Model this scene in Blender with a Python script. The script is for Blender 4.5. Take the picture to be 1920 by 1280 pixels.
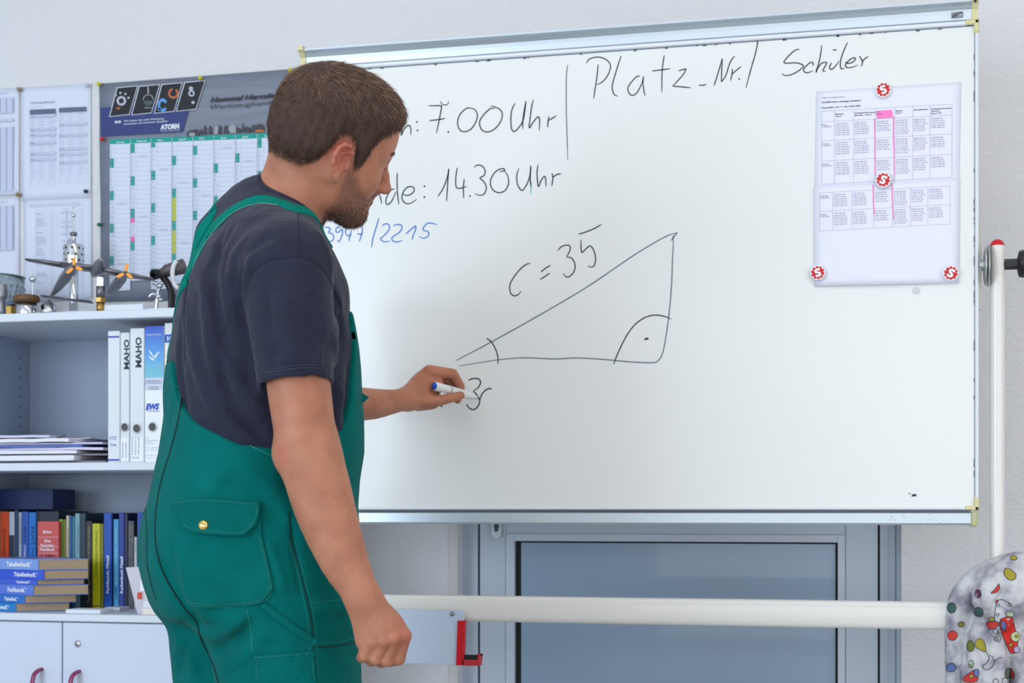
import bpy, math, random
import numpy as np
from mathutils import Vector
from mathutils.bvhtree import BVHTree
random.seed(7); np.random.seed(7)
for o in list(bpy.data.objects): bpy.data.objects.remove(o)
import time as _tm; _T0 = _tm.time()
SC = bpy.context.scene
COL = SC.collection
# ---------------------------------------------------------------- camera
TH = math.atan(0.2332); CT, ST = math.cos(TH), math.sin(TH)
FPX = 2800.0; CAMH = 1.0; HOR = 955.0
cam_d = bpy.data.cameras.new('camera'); cam = bpy.data.objects.new('camera', cam_d); COL.objects.link(cam)
cam.location = (0, 0, CAMH); cam.rotation_euler = (math.pi/2, 0, TH)
cam_d.sensor_width = 36.0; cam_d.lens = FPX/1920*36; cam_d.shift_y = (HOR-640)/1920
cam_d.clip_start = 0.05; cam_d.clip_end = 50
cam_d.dof.use_dof = True; cam_d.dof.focus_distance = 2.85; cam_d.dof.aperture_fstop = 5.6
SC.camera = cam
# ---------------------------------------------------------------- light
W_ = bpy.data.worlds.new('world'); SC.world = W_; W_.use_nodes = True
W_.node_tree.nodes['Background'].inputs[0].default_value = (0.62, 0.78, 1.0, 1)
W_.node_tree.nodes['Background'].inputs[1].default_value = 0.5
def area(name, loc, target, sx, sy, power, col):
    d = bpy.data.lights.new(name, 'AREA'); d.shape = 'RECTANGLE'; d.size = sx; d.size_y = sy
    d.energy = power; d.color = col
    o = bpy.data.objects.new(name, d); COL.objects.link(o); o.location = loc
    v = Vector(target)-Vector(loc); o.rotation_euler = v.to_track_quat('-Z', 'Y').to_euler()
    return o
area('window_light_left', (-3.55, -0.5, 1.6), (-0.8, 2.4, 1.2), 3.4, 1.8, 230, (0.74, 0.87, 1.0))
area('window_light_rear', (0.9, -3.2, 1.25), (0.9, 3.0, 0.9), 4.6, 2.3, 112, (0.93, 0.96, 1.0))
area('ceiling_light_front', (-0.45, 1.75, 2.96), (-0.40, 1.95, 0.0), 2.6, 0.35, 16, (1.0, 0.96, 0.90))
area('ceiling_light_right', (1.9, 1.2, 2.96), (1.9, 1.5, 0.0), 2.2, 0.35, 18, (1.0, 0.93, 0.85))
area('fill_light_right', (3.1, 1.0, 1.2), (1.1, 3.6, 0.8), 2.2, 1.8, 42, (1.0, 0.94, 0.90))  # added fill lamp that brightens the right wall and door
SC.view_settings.view_transform = 'Standard'; SC.view_settings.look = 'None'
SC.view_settings.gamma = 1.0; SC.view_settings.use_curve_mapping = False
SC.view_settings.exposure = -0.6
SC.cycles.use_denoising = True
SC.cycles.max_bounces = 8; SC.cycles.diffuse_bounces = 4; SC.cycles.glossy_bounces = 4
SC.cycles.transmission_bounces = 8; SC.cycles.caustics_reflective = False; SC.cycles.caustics_refractive = False

# ---------------------------------------------------------------- geometry of the place
def P(px, py, Z):                      # point at depth Z along the photograph's ray
    u = (px-960)/FPX; v = (HOR-py)/FPX
    return np.array([Z*(CT*u-ST), Z*(ST*u+CT), CAMH+Z*v])
def WP(px, py, y):                     # point on the plane y = const
    u = (px-960)/FPX
    return P(px, py, y/(ST*u+CT))
def X_(px, y): return WP(px, 900, y)[0]
def Z_(px, py, y): return WP(px, py, y)[2]
def proj(p):
    p = np.asarray(p); x = p[..., 0]; y = p[..., 1]
    Z = -ST*x+CT*y; u = (CT*x+ST*y)/Z
    return 960+u*FPX, HOR-(p[..., 2]-CAMH)/Z*FPX, Z

# ---------------------------------------------------------------- materials
def lin(c):
    return tuple((v/255/12.92 if v/255 <= 0.04045 else ((v/255+0.055)/1.055)**2.4) for v in c)
MATS = {}
def mat(name, rgb, rough=0.5, metal=0.0, spec=0.5, noise=0.0, nscale=40.0, bump=0.0, bscale=200.0, coat=0.0, trans=0.0, sss=0.0, sheen=0.0, emis=0.0, alpha=1.0, bdist=0.001, ior=1.45):
    if name in MATS: return MATS[name]
    m = bpy.data.materials.new(name); m.use_nodes = True
    nt = m.node_tree; b = nt.nodes['Principled BSDF']
    c = lin(rgb)
    b.inputs['Base Color'].default_value = (*c, 1); b.inputs['Roughness'].default_value = rough
    b.inputs['Metallic'].default_value = metal; b.inputs['Specular IOR Level'].default_value = spec
    b.inputs['IOR'].default_value = ior
    b.inputs['Coat Weight'].default_value = coat; b.inputs['Transmission Weight'].default_value = trans
    if sss: b.inputs['Subsurface Weight'].default_value = sss; b.inputs['Subsurface Radius'].default_value = (1, .35, .2); b.inputs['Subsurface Scale'].default_value = 0.008
    if sheen: b.inputs['Sheen Weight'].default_value = sheen; b.inputs['Sheen Roughness'].default_value = 0.5
    tc = nt.nodes.new('ShaderNodeTexCoord')
    if noise:
        n = nt.nodes.new('ShaderNodeTexNoise'); n.inputs['Scale'].default_value = nscale; n.inputs['Detail'].default_value = 4
        nt.links.new(tc.outputs['Object'], n.inputs['Vector'])
        mx = nt.nodes.new('ShaderNodeMix'); mx.data_type = 'RGBA'
        mx.inputs['A'].default_value = (*[v*(1-noise) for v in c], 1); mx.inputs['B'].default_value = (*[min(1, v*(1+noise)) for v in c], 1)
        nt.links.new(n.outputs['Fac'], mx.inputs['Factor']); nt.links.new(mx.outputs['Result'], b.inputs['Base Color'])
    if bump:
        n2 = nt.nodes.new('ShaderNodeTexNoise'); n2.inputs['Scale'].default_value = bscale; n2.inputs['Detail'].default_value = 3
        nt.links.new(tc.outputs['Object'], n2.inputs['Vector'])
        bp = nt.nodes.new('ShaderNodeBump'); bp.inputs['Strength'].default_value = bump; bp.inputs['Distance'].default_value = bdist
        nt.links.new(n2.outputs['Fac'], bp.inputs['Height']); nt.links.new(bp.outputs['Normal'], b.inputs['Normal'])
    MATS[name] = m
    return m
def nodes_of(m): return m.node_tree, m.node_tree.nodes['Principled BSDF']

# ---------------------------------------------------------------- object helpers
def tag(o, label=None, cat=None, group=None, kind=None):
    if label: o['label'] = label
    if cat: o['category'] = cat
    if group: o['group'] = group
    if kind: o['kind'] = kind
    return o
def empty(name, loc, label=None, cat=None, group=None, rz=0.0):
    o = bpy.data.objects.new(name, None); COL.objects.link(o); o.location = tuple(loc); o.rotation_euler = (0, 0, rz)
    o.empty_display_size = 0.05
    return tag(o, label, cat, group)
def link(name, me, m, parent=None):
    o = bpy.data.objects.new(name, me); COL.objects.link(o)
    if m is not None and not me.materials: me.materials.append(m)
    if parent is not None:
        o.parent = parent
        o.matrix_parent_inverse = pmat(parent).inverted()
    return o
def pmat(o):
    from mathutils import Matrix
    m = Matrix.LocRotScale(o.location, o.rotation_euler, o.scale)
    if o.parent is not None: m = pmat(o.parent) @ o.matrix_parent_inverse @ m
    return m
def mesh_from(name, V, Fs, smooth=True):
    me = bpy.data.meshes.new(name)
    V = np.asarray(V, dtype=np.float32)
    if isinstance(Fs, np.ndarray):
        n, k = Fs.shape
        me.vertices.add(len(V)); me.vertices.foreach_set('co', V.ravel())
        me.loops.add(n*k); me.loops.foreach_set('vertex_index', Fs.astype(np.int32).ravel())
        me.polygons.add(n); me.polygons.foreach_set('loop_start', np.arange(0, n*k, k, dtype=np.int32))
        me.update(calc_edges=True)
    else:
        me.from_pydata([tuple(map(float, v)) for v in V], [], Fs); me.update()
    me.polygons.foreach_set('use_smooth', [smooth]*len(me.polygons))
    return me
class MB:
    """collects shapes, builds one mesh object"""
    def __init__(s): s.v = []; s.f = []; s.sm = []
    def add(s, vs, fs, smooth=False):
        b = len(s.v); s.v += [tuple(map(float, v)) for v in vs]
        s.f += [tuple(i+b for i in f) for f in fs]; s.sm += [smooth]*len(fs); return s
    def box(s, lo, hi, bev=0.0):
        x0, y0, z0 = [min(a, b) for a, b in zip(lo, hi)]; x1, y1, z1 = [max(a, b) for a, b in zip(lo, hi)]
        if bev <= 0:
            v = [(x0,y0,z0),(x1,y0,z0),(x1,y1,z0),(x0,y1,z0),(x0,y0,z1),(x1,y0,z1),(x1,y1,z1),(x0,y1,z1)]
            return s.add(v, [(0,3,2,1),(4,5,6,7),(0,1,5,4),(1,2,6,5),(2,3,7,6),(3,0,4,7)])
        bev = min(bev, (x1-x0)*.45, (y1-y0)*.45, (z1-z0)*.45)
        vs = []; 
        for sx in (0,1):
            for sy in (0,1):
                for sz in (0,1):
                    cx = x1 if sx else x0; cy = y1 if sy else y0; cz = z1 if sz else z0
                    dx = -bev if sx else bev; dy = -bev if sy else bev; dz = -bev if sz else bev
                    vs += [(cx, cy+dy, cz+dz), (cx+dx, cy, cz+dz), (cx+dx, cy+dy, cz)]
        import bmesh
        bm = bmesh.new(); 
        for v in vs: bm.verts.new(v)
        r = bmesh.ops.convex_hull(bm, input=bm.verts)
        bmesh.ops.dissolve_limit(bm, angle_limit=0.01, verts=bm.verts, edges=bm.edges)
        bm.verts.index_update()
        s.add([v.co for v in bm.verts], [tuple(v.index for v in f.verts) for f in bm.faces]); bm.free()
        return s
    def obox(s, c, ax, ay, az):      # oriented box, half vectors
        c, ax, ay, az = map(np.array, (c, ax, ay, az)); v = []
        for k in (-1, 1):
            for i, j in ((-1,-1),(1,-1),(1,1),(-1,1)): v.append(c+i*ax+j*ay+k*az)
        return s.add(v, [(0,3,2,1),(4,5,6,7),(0,1,5,4),(1,2,6,5),(2,3,7,6),(3,0,4,7)])
    def prism(s, poly, y0, y1):      # poly in (x,z), extruded along y, poly CCW seen from -y
        n = len(poly); v = [(x, y0, z) for x, z in poly]+[(x, y1, z) for x, z in poly]
        f = [tuple(range(n)), tuple(range(2*n-1, n-1, -1))]
        f += [(i, i+n, (i+1) % n+n, (i+1) % n) for i in range(n)]
        return s.add(v, f)
    def tube(s, pts, r, n=12, cap=True, smooth=True, flat=None):
        pts = [np.array(p, float) for p in pts]
        if not hasattr(r, '__len__'): r = [r]*len(pts)
        rings = []; up = None
        for i, p in enumerate(pts):
            t = pts[min(i+1, len(pts)-1)]-pts[max(i-1, 0)]; t = t/(np.linalg.norm(t)+1e-12)
            if up is None:
                a = np.array([0, 0, 1.0]) if abs(t[2]) < .9 else np.array([1.0, 0, 0])
            else: a = up
            b = np.cross(t, a); b /= np.linalg.norm(b)+1e-12; a = np.cross(b, t); up = a
            fl = flat or (1, 1)
            rings.append([p+r[i]*(fl[0]*math.cos(2*math.pi*k/n)*a+fl[1]*math.sin(2*math.pi*k/n)*b) for k in range(n)])
        v = [q for R in rings for q in R]; f = []
        for i in range(len(pts)-1):
            for k in range(n):
                f.append((i*n+k, i*n+(k+1) % n, (i+1)*n+(k+1) % n, (i+1)*n+k))
        s.add(v, [q[::-1] for q in f], smooth)
        if cap: s.add(rings[0], [tuple(range(n))]); s.add(rings[-1], [tuple(range(n-1, -1, -1))])
        return s
    def lathe(s, prof, c, n=32, axis=(0, 0, 1), smooth=True):   # prof: (r, h)
        az = np.array(axis, float); az /= np.linalg.norm(az)
        a = np.cross(az, [0, 1, 0] if abs(az[1]) < .9 else [1, 0, 0]); a /= np.linalg.norm(a); b = np.cross(az, a)
        c = np.array(c, float); v = []
        for r, h in prof:
            for k in range(n):
                t = 2*math.pi*k/n; v.append(c+az*h+max(r, 1e-5)*(math.cos(t)*a+math.sin(t)*b))
        f = []
        for i in range(len(prof)-1):
            for k in range(n): f.append((i*n+k, i*n+(k+1) % n, (i+1)*n+(k+1) % n, (i+1)*n+k))
        return s.add(v, f, smooth)
    def ball(s, c, r, n=16, sc=(1, 1, 1)):
        v = []; f = []
        for i in range(n+1):
            for j in range(n*2):
                a = math.pi*i/n; b = math.pi*j/n
                v.append((c[0]+r*sc[0]*math.sin(a)*math.cos(b), c[1]+r*sc[1]*math.sin(a)*math.sin(b), c[2]+r*sc[2]*math.cos(a)))
        for i in range(n):
            for j in range(n*2): f.append((i*2*n+j, (i+1)*2*n+j, (i+1)*2*n+(j+1) % (2*n), i*2*n+(j+1) % (2*n)))
        return s.add(v, f, True)
    def build(s, name, m, parent=None):
        me = bpy.data.meshes.new(name); me.from_pydata(s.v, [], s.f); me.update()
        me.polygons.foreach_set('use_smooth', s.sm)
        me.validate()
        return link(name, me, m, parent)

# ---------------------------------------------------------------- text
_TX = {}
def glyphs(txt, bold=0.0, shear=0.0):
    key = (txt, bold, shear)
    if key in _TX: return _TX[key]
    cu = bpy.data.curves.new('t', 'FONT'); cu.body = txt; cu.size = 1.0; cu.resolution_u = 2; cu.offset = bold; cu.shear = shear
    ob = bpy.data.objects.new('t', cu); COL.objects.link(ob)
    me = ob.to_mesh()
    v = np.array([(q.co.x, q.co.y) for q in me.vertices]).reshape(-1, 2); f = [tuple(p.vertices) for p in me.polygons]
    ob.to_mesh_clear(); bpy.data.objects.remove(ob); bpy.data.curves.remove(cu)
    if len(v): v = v-np.array([v[:, 0].min(), 0])
    _TX[key] = (v, f)
    return v, f
def put_text(mb, txt, mapper, x, y, h, width=None, rot=0.0, bold=0.0, shear=0.0, center=False):
    """write text at (x, y) in a flat 2D frame, mapper takes (N,2) to world points; h = capital height"""
    v, f = glyphs(txt, bold, shear)
    if not len(v): return
    q = v*(h/0.70); w = q[:, 0].max()
    if width: q = q*np.array([width/w, 1.0]); w = width
    if center: q = q-np.array([w/2, 0])
    c, s = math.cos(rot), math.sin(rot)
    q = np.stack([q[:, 0]*c-q[:, 1]*s+x, q[:, 0]*s+q[:, 1]*c+y], 1)
    mb.add(mapper(q), f)
def plane_map(y):                      # frame = (x, z) on a plane facing the camera
    return lambda q: np.stack([q[:, 0], np.full(len(q), y), q[:, 1]], 1)
def quad_map(c00, c10, c11, c01, y):   # frame = unit square, corners given on the photograph (top-left, top-right, bottom-right, bottom-left)
    A, B, C, D = [WP(*c, y) for c in (c00, c10, c11, c01)]
    def f(q):
        s = q[:, 0:1]; t = 1-q[:, 1:2]
        return (A*(1-s)+B*s)*(1-t)+(D*(1-s)+C*s)*t
    return f
def rect(mb, mp, x0, y0, x1, y1, dy=0.0):
    p = mp(np.array([(x0, y0), (x1, y0), (x1, y1), (x0, y1)], float)); p[:, 1] -= dy
    mb.add(p, [(0, 1, 2, 3)])
def crom(pts, n=6):
    pts = [np.array(p, float) for p in pts]
    if len(pts) < 3:
        return [pts[0]*(1-t)+pts[-1]*t for t in np.linspace(0, 1, n+1)]
    out = []; q = [2*pts[0]-pts[1]]+pts+[2*pts[-1]-pts[-2]]
    for i in range(1, len(q)-2):
        for k in range(n):
            t = k/n
            out.append(.5*((2*q[i])+(-q[i-1]+q[i+1])*t+(2*q[i-1]-5*q[i]+4*q[i+1]-q[i+2])*t*t+(-q[i-1]+3*q[i]-3*q[i+1]+q[i+2])*t**3))
    out.append(pts[-1]); return out
# ================================================================ the setting
WY = 3.60          # wall plane
BY = 3.14          # whiteboard plane
m_wall = mat('rough_plaster', (226, 226, 228), 0.9, spec=0.2)
nt, b = nodes_of(m_wall)
tc = nt.nodes.new('ShaderNodeTexCoord'); n1 = nt.nodes.new('ShaderNodeTexNoise'); n1.inputs['Scale'].default_value = 75; n1.inputs['Detail'].default_value = 5; n1.inputs['Distortion'].default_value = 0.6
mp_ = nt.nodes.new('ShaderNodeMapping'); mp_.inputs['Scale'].default_value = (0.8, 1, 1.5); mp_.inputs['Rotation'].default_value = (0, 0.6, 0)
nt.links.new(tc.outputs['Object'], mp_.inputs['Vector']); nt.links.new(mp_.outputs['Vector'], n1.inputs['Vector'])
bp = nt.nodes.new('ShaderNodeBump'); bp.inputs['Strength'].default_value = 0.85; bp.inputs['Distance'].default_value = 0.004
nt.links.new(n1.outputs['Fac'], bp.inputs['Height']); nt.links.new(bp.outputs['Normal'], b.inputs['Normal'])
m_ceil = mat('ceiling_paint', (235, 235, 235), 0.9)
m_floor = mat('grey_linoleum', (188, 188, 186), 0.55, noise=0.15, nscale=12)
m_plain = mat('plain_plaster', (226, 228, 232), 0.9)
XL, XR, YB, YT, ZC = -3.7, 3.2, -3.4, 3.86, 3.0
dx0, dx1, dzt = X_(858, WY), X_(1690, WY), 2.03
w = MB()
for lo, hi in (((XL, WY, 0), (dx0, YT, ZC)), ((dx1, WY, 0), (XR, YT, ZC)), ((dx0, WY, dzt), (dx1, YT, ZC))): w.box(lo, hi)
tag(w.build('wall_back', m_wall), kind='structure')
tag(MB().box((XL, YB, -0.1), (XR, YT, 0)).build('floor', m_floor), kind='structure')
tag(MB().box((XL, YB, ZC), (XR, YT, ZC+0.1)).build('ceiling', m_ceil), kind='structure')
tag(MB().box((XL-0.1, YB, 0), (XL, YT, ZC)).build('wall_left', m_plain), kind='structure')
tag(MB().box((XR, YB, 0), (XR+0.1, YT, ZC)).build('wall_right', m_plain), kind='structure')
tag(MB().box((XL, YB-0.1, 0), (XR, YB, ZC)).build('wall_rear', m_plain), kind='structure')
# smooth plaster bead along the left door reveal
m_bead = mat('smooth_plaster', (214, 212, 210), 0.8)
tag(MB().box((X_(841, WY), WY-0.004, 0), (dx0+0.002, WY+0.01, dzt+0.02), 0.002).build('trim_1', m_bead), kind='structure')
# door behind the board
m_alu = mat('grey_painted_aluminium', (196, 207, 222), 0.42, noise=0.03, nscale=8)
m_alu2 = mat('grey_aluminium_bead', (202, 212, 226), 0.4)
m_gask = mat('black_rubber_gasket', (18, 18, 22), 0.6)
m_pane = mat('frosted_panel', (150, 172, 196), 0.3, coat=0.3)
door = empty('door_1', ((dx0+dx1)/2, 3.66, 0)); tag(door, kind='structure')
FY = 3.655
fr = MB()
fr.box((dx0, FY, 0), (X_(895.5, FY), FY+0.06, dzt)); fr.box((X_(1650, FY), FY, 0), (dx1, FY+0.06, dzt)); fr.box((dx0, FY, dzt-0.05), (dx1, FY+0.06, dzt))
fr.box((dx0, FY-0.012, 0), (X_(872, FY), FY, dzt)); fr.box((X_(1668, FY), FY-0.006, 0), (X_(1678, FY), FY, dzt)); fr.box((X_(1681, FY), FY-0.016, 0), (dx1, FY, dzt))
fr.build('door_frame', m_alu, door)
lx0, lx1 = X_(899.5, FY), X_(1646, FY)
MB().box((dx0+0.02, FY+0.02, 0), (dx1-0.02, FY+0.055, dzt-0.02)).build('gap_seal', m_gask, door)
gx0, gx1 = X_(968, FY), X_(1567, FY); gz = Z_(1100, 1017, FY)
st = MB()
st.box((lx0, FY, 0.02), (X_(949, FY), FY+0.05, dzt-0.06), 0.002); st.box((X_(1585, FY), FY, 0.02), (lx1, FY+0.05, dzt-0.06), 0.002)
st.build('door_leaf', m_alu, door)
rl = MB(); rl.box((X_(949, FY)+.0006, FY+.0006, gz+0.022), (X_(1585, FY)-.0006, FY+0.05, 1.12)); rl.box((X_(949, FY), FY, 1.95-.03), (X_(1585, FY), FY+0.05, 1.97)); rl.box((X_(949, FY), FY, 0.02), (X_(1585, FY), FY+0.05, 0.14))
rl.build('door_rail', m_alu, door)
bd = MB(); bd.box((X_(949, FY)+.0006, FY-0.004, 0.141), (gx0-0.004, FY+0.04, gz+0.0213)); bd.box((gx1+0.005, FY-0.004, 0.141), (X_(1585, FY)-.0006, FY+0.04, gz+0.0213)); bd.box((gx0-.0034, FY-0.0036, gz+0.0035), (gx1+0.0044, FY+0.04, gz+0.0213))
bd.build('glazing_bead', m_alu2, door)
MB().box((gx0-.004, FY+0.012, 0.141), (gx1+.005, FY+0.035, gz+.003)).build('gasket', m_gask, door)
pn = MB().box((X_(976, FY), FY+0.008, 0.145), (gx1-0.001, FY+0.014, gz-0.001)).build('frosted_pane', m_pane, door)
MB().box((X_(976, FY), FY+0.008, 1.13), (gx1-0.001, FY+0.014, 1.91)).build('frosted_pane', m_pane, door)
hp = MB(); hx = X_(932, FY); hz = Z_(932, 990, FY)
prof = [(hx+0.0135*math.cos(t), hz-0.012+0.0135*math.sin(t)) for t in np.linspace(math.pi, 2*math.pi, 12)]+[(hx+0.0135*math.cos(t), hz+0.13+0.0135*math.sin(t)) for t in np.linspace(0, math.pi, 12)]
hp.prism(prof, FY-0.008, FY+0.001); hpo = hp.build('handle_plate', mat('handle_alloy', (190, 194, 200), 0.35, metal=0.6), door)
hk = MB(); hk.tube([(hx, FY-0.006, hz+.005), (hx, FY-0.012, hz+.005)], 0.006); hk.prism([(hx-.0045, hz-.008), (hx+.0045, hz-.008), (hx+.0045, hz+.03), (hx-.0045, hz+.03)], FY-0.0092, FY-.007); hk.build('keyhole', mat('key_slot', (70, 74, 80), 0.4, metal=.5), hpo)

# ================================================================ whiteboard
m_board = mat('whiteboard_enamel', (230, 232, 230), 0.22, spec=0.5, noise=0.012, nscale=3)
m_bal = mat('board_aluminium', (196, 206, 214), 0.38, metal=0.55)
m_bal2 = mat('board_frame_white', (226, 230, 236), 0.4, metal=0.1)
m_cream = mat('yellowed_plastic', (216, 208, 160), 0.5)
m_line = mat('dark_joint', (120, 134, 148), 0.5)
bx0, bx1 = X_(572, BY), X_(1835, BY); bz0, bz1 = Z_(1700, 956.5, BY), Z_(1834, 38, BY)
board = empty('whiteboard', ((bx0+bx1)/2, BY+0.012, bz0), 'large white enamel drawing board covered in handwriting, held in a rolling stand', 'whiteboard')
MB().box((bx0+.004, BY, bz0+.003), (bx1-.004, BY+0.02, bz1-.004)).build('writing_surface', m_board, board)
fw = 0.0095
for nm, lo, hi in (('frame_rail', (bx0, BY-0.006, bz1-fw), (bx1, BY+0.024, bz1)), ('frame_rail', (bx0, BY-0.006, bz0), (bx1, BY+0.024, bz0+0.007)),
                   ('frame_stile', (bx0, BY-0.006, bz0+.007), (bx0+fw*.8, BY+0.024, bz1-fw)), ('frame_stile', (bx1-fw*.75, BY-0.006, bz0+.007), (bx1, BY+0.024, bz1-fw))):
    MB().box(lo, hi, 0.0025).build(nm, m_bal2, board)
jl = MB(); jl.box((bx0+.01, BY-0.0012, bz1-fw-.002), (bx1-.01, BY+.001, bz1-fw)); jl.box((bx0, BY-.003, bz1), (bx1, BY+.01, bz1+.0022)); jl.box((bx1-fw*.75-.0012, BY-.0012, bz0+.01), (bx1-fw*.75, BY+.001, bz1-.01))
jl.build('dark_joint', m_line, board)
def corner(cx, cz, sx, sz, L=0.028, t=0.0105):
    m = MB(); m.box((cx, BY-0.0085, cz), (cx-sx*L, BY+0.026, cz-sz*t), 0.003); m.box((cx, BY-0.0085, cz), (cx-sx*t, BY+0.026, cz-sz*L), 0.003)
    m.build('frame_corner', m_cream, board)
for sx, cx in ((1, bx1+.001), (-1, bx0-.001)):
    for sz, cz in ((1, bz1+.001), (-1, bz0-.001)): corner(cx, cz, sx, sz)
# upper rail, a deep profile with a dark upper lip
rz0, rz1 = bz1+0.0025, Z_(1822, 4, BY-0.02)
rl0, rl1 = bx0+0.004, bx1-0.014
u = MB(); u.prism([(0, 0)], 0, 0) if False else None
prof = [(BY-0.002, rz0), (BY-0.004, rz0+.012), (BY-0.006, rz0+.019), (BY-0.012, rz0+.026), (BY-0.022, rz0+.030), (BY-0.022, rz0+.034), (BY+.012, rz0+.036), (BY+.02, rz0+.02), (BY+.02, rz0)]
def xprof(mb, prof, xa, xb):
    n = len(prof); v = [(xa, y, z) for y, z in prof]+[(xb, y, z) for y, z in prof]
    f = [(i, (i+1) % n, (i+1) % n+n, i+n) for i in range(n)]+[tuple(range(n-1, -1, -1)), tuple(range(n, 2*n))]
    mb.add(v, f); return mb
xprof(MB(), prof, rl0, rl1).build('upper_rail', m_bal, board)
capp = [(BY-0.004, rz0-.003), (BY-0.007, rz0+.018), (BY-0.016, rz0+.027), (BY-0.026, rz0+.031), (BY-0.026, rz0+.040), (BY+.014, rz0+.040), (BY+.022, rz0+.02), (BY+.022, rz0-.003)]
xprof(MB(), capp, rl1, rl1+.0125).build('rail_end_cap', m_cream, board)
xprof(MB(), capp, rl0-.0125, rl0).build('rail_end_cap', m_cream, board)
MB().tube([(rl1+.006, BY-.018, rz0+.030), (rl1+.006, BY-.0275, rz0+.030)], .0025, 8).build('screw', m_gask, board)
stx = X_(1795, BY); sb = MB(); sb.box((stx-.012, BY-.0075, rz0+.004), (stx+.011, BY-.004, rz0+.0155), .001)
sbo = sb.build('maker_plate', mat('grey_plate', (150, 156, 162), .5), board)
mk = MB(); 
for (ax, az, ar) in ((-.0065, .0075, .0028), (-.002, .0095, .0026), (.0055, .0105, .0033)):
    pts = [(stx+ax+ar*math.cos(t), BY-.0079, rz0+az+ar*math.sin(t)) for t in np.linspace(.3, 5.6 if ax < 0 else 3.4, 12)]
    mk.tube(pts, .0008, 5)
mk.build('plate_mark', m_gask, sbo)
# lower rail
lz1, lz0 = bz0-0.002, Z_(1700, 984, BY-.012)
prof = [(BY-0.010, lz0), (BY-0.014, lz0+.004), (BY-0.012, lz1-.004), (BY-.004, lz1), (BY+.02, lz1), (BY+.02, lz0)]
xprof(MB(), prof[::-1][::-1], bx0+.004, bx1-.016).build('lower_rail', m_bal, board)
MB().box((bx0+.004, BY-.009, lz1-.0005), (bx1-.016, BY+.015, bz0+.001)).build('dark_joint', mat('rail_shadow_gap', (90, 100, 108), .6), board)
m_olive = mat('olive_plastic', (186, 186, 140), 0.5)
MB().box((bx1-.016, BY-.017, lz0-.003), (bx1-.003, BY+.02, lz1-.002), .003).build('rail_end_cap', m_olive, board)
MB().box((bx0-.003, BY-.017, lz0-.003), (bx0+.01, BY+.02, lz1-.002), .003).build('rail_end_cap', m_olive, board)
# ink scuffs along the frame
sc_ = MB(); rr = random.Random(3)
for i in range(26):
    px = rr.uniform(640, 1800); x = X_(px, BY); L = rr.uniform(.002, .008); sc_.box((x, BY-.0016, bz1-fw-.003-rr.random()*.0015), (x+L, BY-.0004, bz1-fw-.0005))
for i in range(22):
    z = rr.uniform(bz0+.05, bz1-.06); L = rr.uniform(.003, .018); sc_.box((bx1-fw*.75-.0022, BY-.0016, z), (bx1-fw*.75-.0008, BY-.0004, z+L))
for i in range(14):
    px = rr.uniform(1600, 1810); x = X_(px, BY-.014); z = rr.uniform(lz0+.004, lz1-.005); sc_.box((x, BY-.0146, z), (x+rr.uniform(.0006, .003), BY-.0118, z+.0009))
sc_.build('ink_scuff', mat('ink_scuff', (92, 100, 108), .6), board)

# handwriting, each stroke a thin layer of marker ink on the enamel
def crop(ox, oy, s): return lambda p: (ox+p[0]/s, oy+p[1]/s)
cA, cB, cC, cD, cE, cF, cG = crop(720,160,5.333), crop(1040,60,4.8), crop(1440,60,8.727), crop(580,390,7.385), crop(930,400,7.109), crop(840,420,4.267), crop(800,690,12.8)
cH, cK = crop(480,100,3.766), crop(1560,880,6.4)
def ink(name, label, m, strokes, wpx=2.4):
    mb = MB()
    for st in strokes:
        cr, pts = st[0], st[1]; wm = (st[2] if len(st) > 2 else wpx)*0.00115/2
        W3 = [WP(*cr(p), BY-0.0007) for p in pts]
        if len(W3) == 1:
            c = W3[0]; n = 12
            mb.add([c+np.array([math.cos(2*math.pi*k/n)*wm*1.5, 0, math.sin(2*math.pi*k/n)*wm*1.5]) for k in range(n)], [tuple(range(n))]); continue
        q = crom(W3, 6); L = len(q); vs = []
        for i in range(L):
            t = q[min(i+1, L-1)]-q[max(i-1, 0)]; t = t/(np.linalg.norm(t)+1e-9); nn = np.array([-t[2], 0, t[0]])
            s = i/(L-1); ww = wm*(0.55+0.45*min(1, 8*s+.2)*min(1, 5*(1-s)+.1))*(0.93+.07*math.sin(i*1.7))
            vs += [q[i]+nn*ww, q[i]-nn*ww]
        mb.add(vs, [(2*i, 2*i+1, 2*i+3, 2*i+2) for i in range(L-1)])
    o = mb.build(name, m, board)
    if label: o['label'] = label
m_ink = mat('black_marker_ink', (62, 72, 80), .6); m_inkl = mat('faded_marker_ink', (112, 124, 134), .6); m_inkb = mat('blue_marker_ink', (84, 132, 212), .6); m_inkd = mat('fresh_marker_ink', (52, 54, 66), .5)
m_inkg = mat('green_marker_ink', (130, 205, 195), .6)
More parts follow.
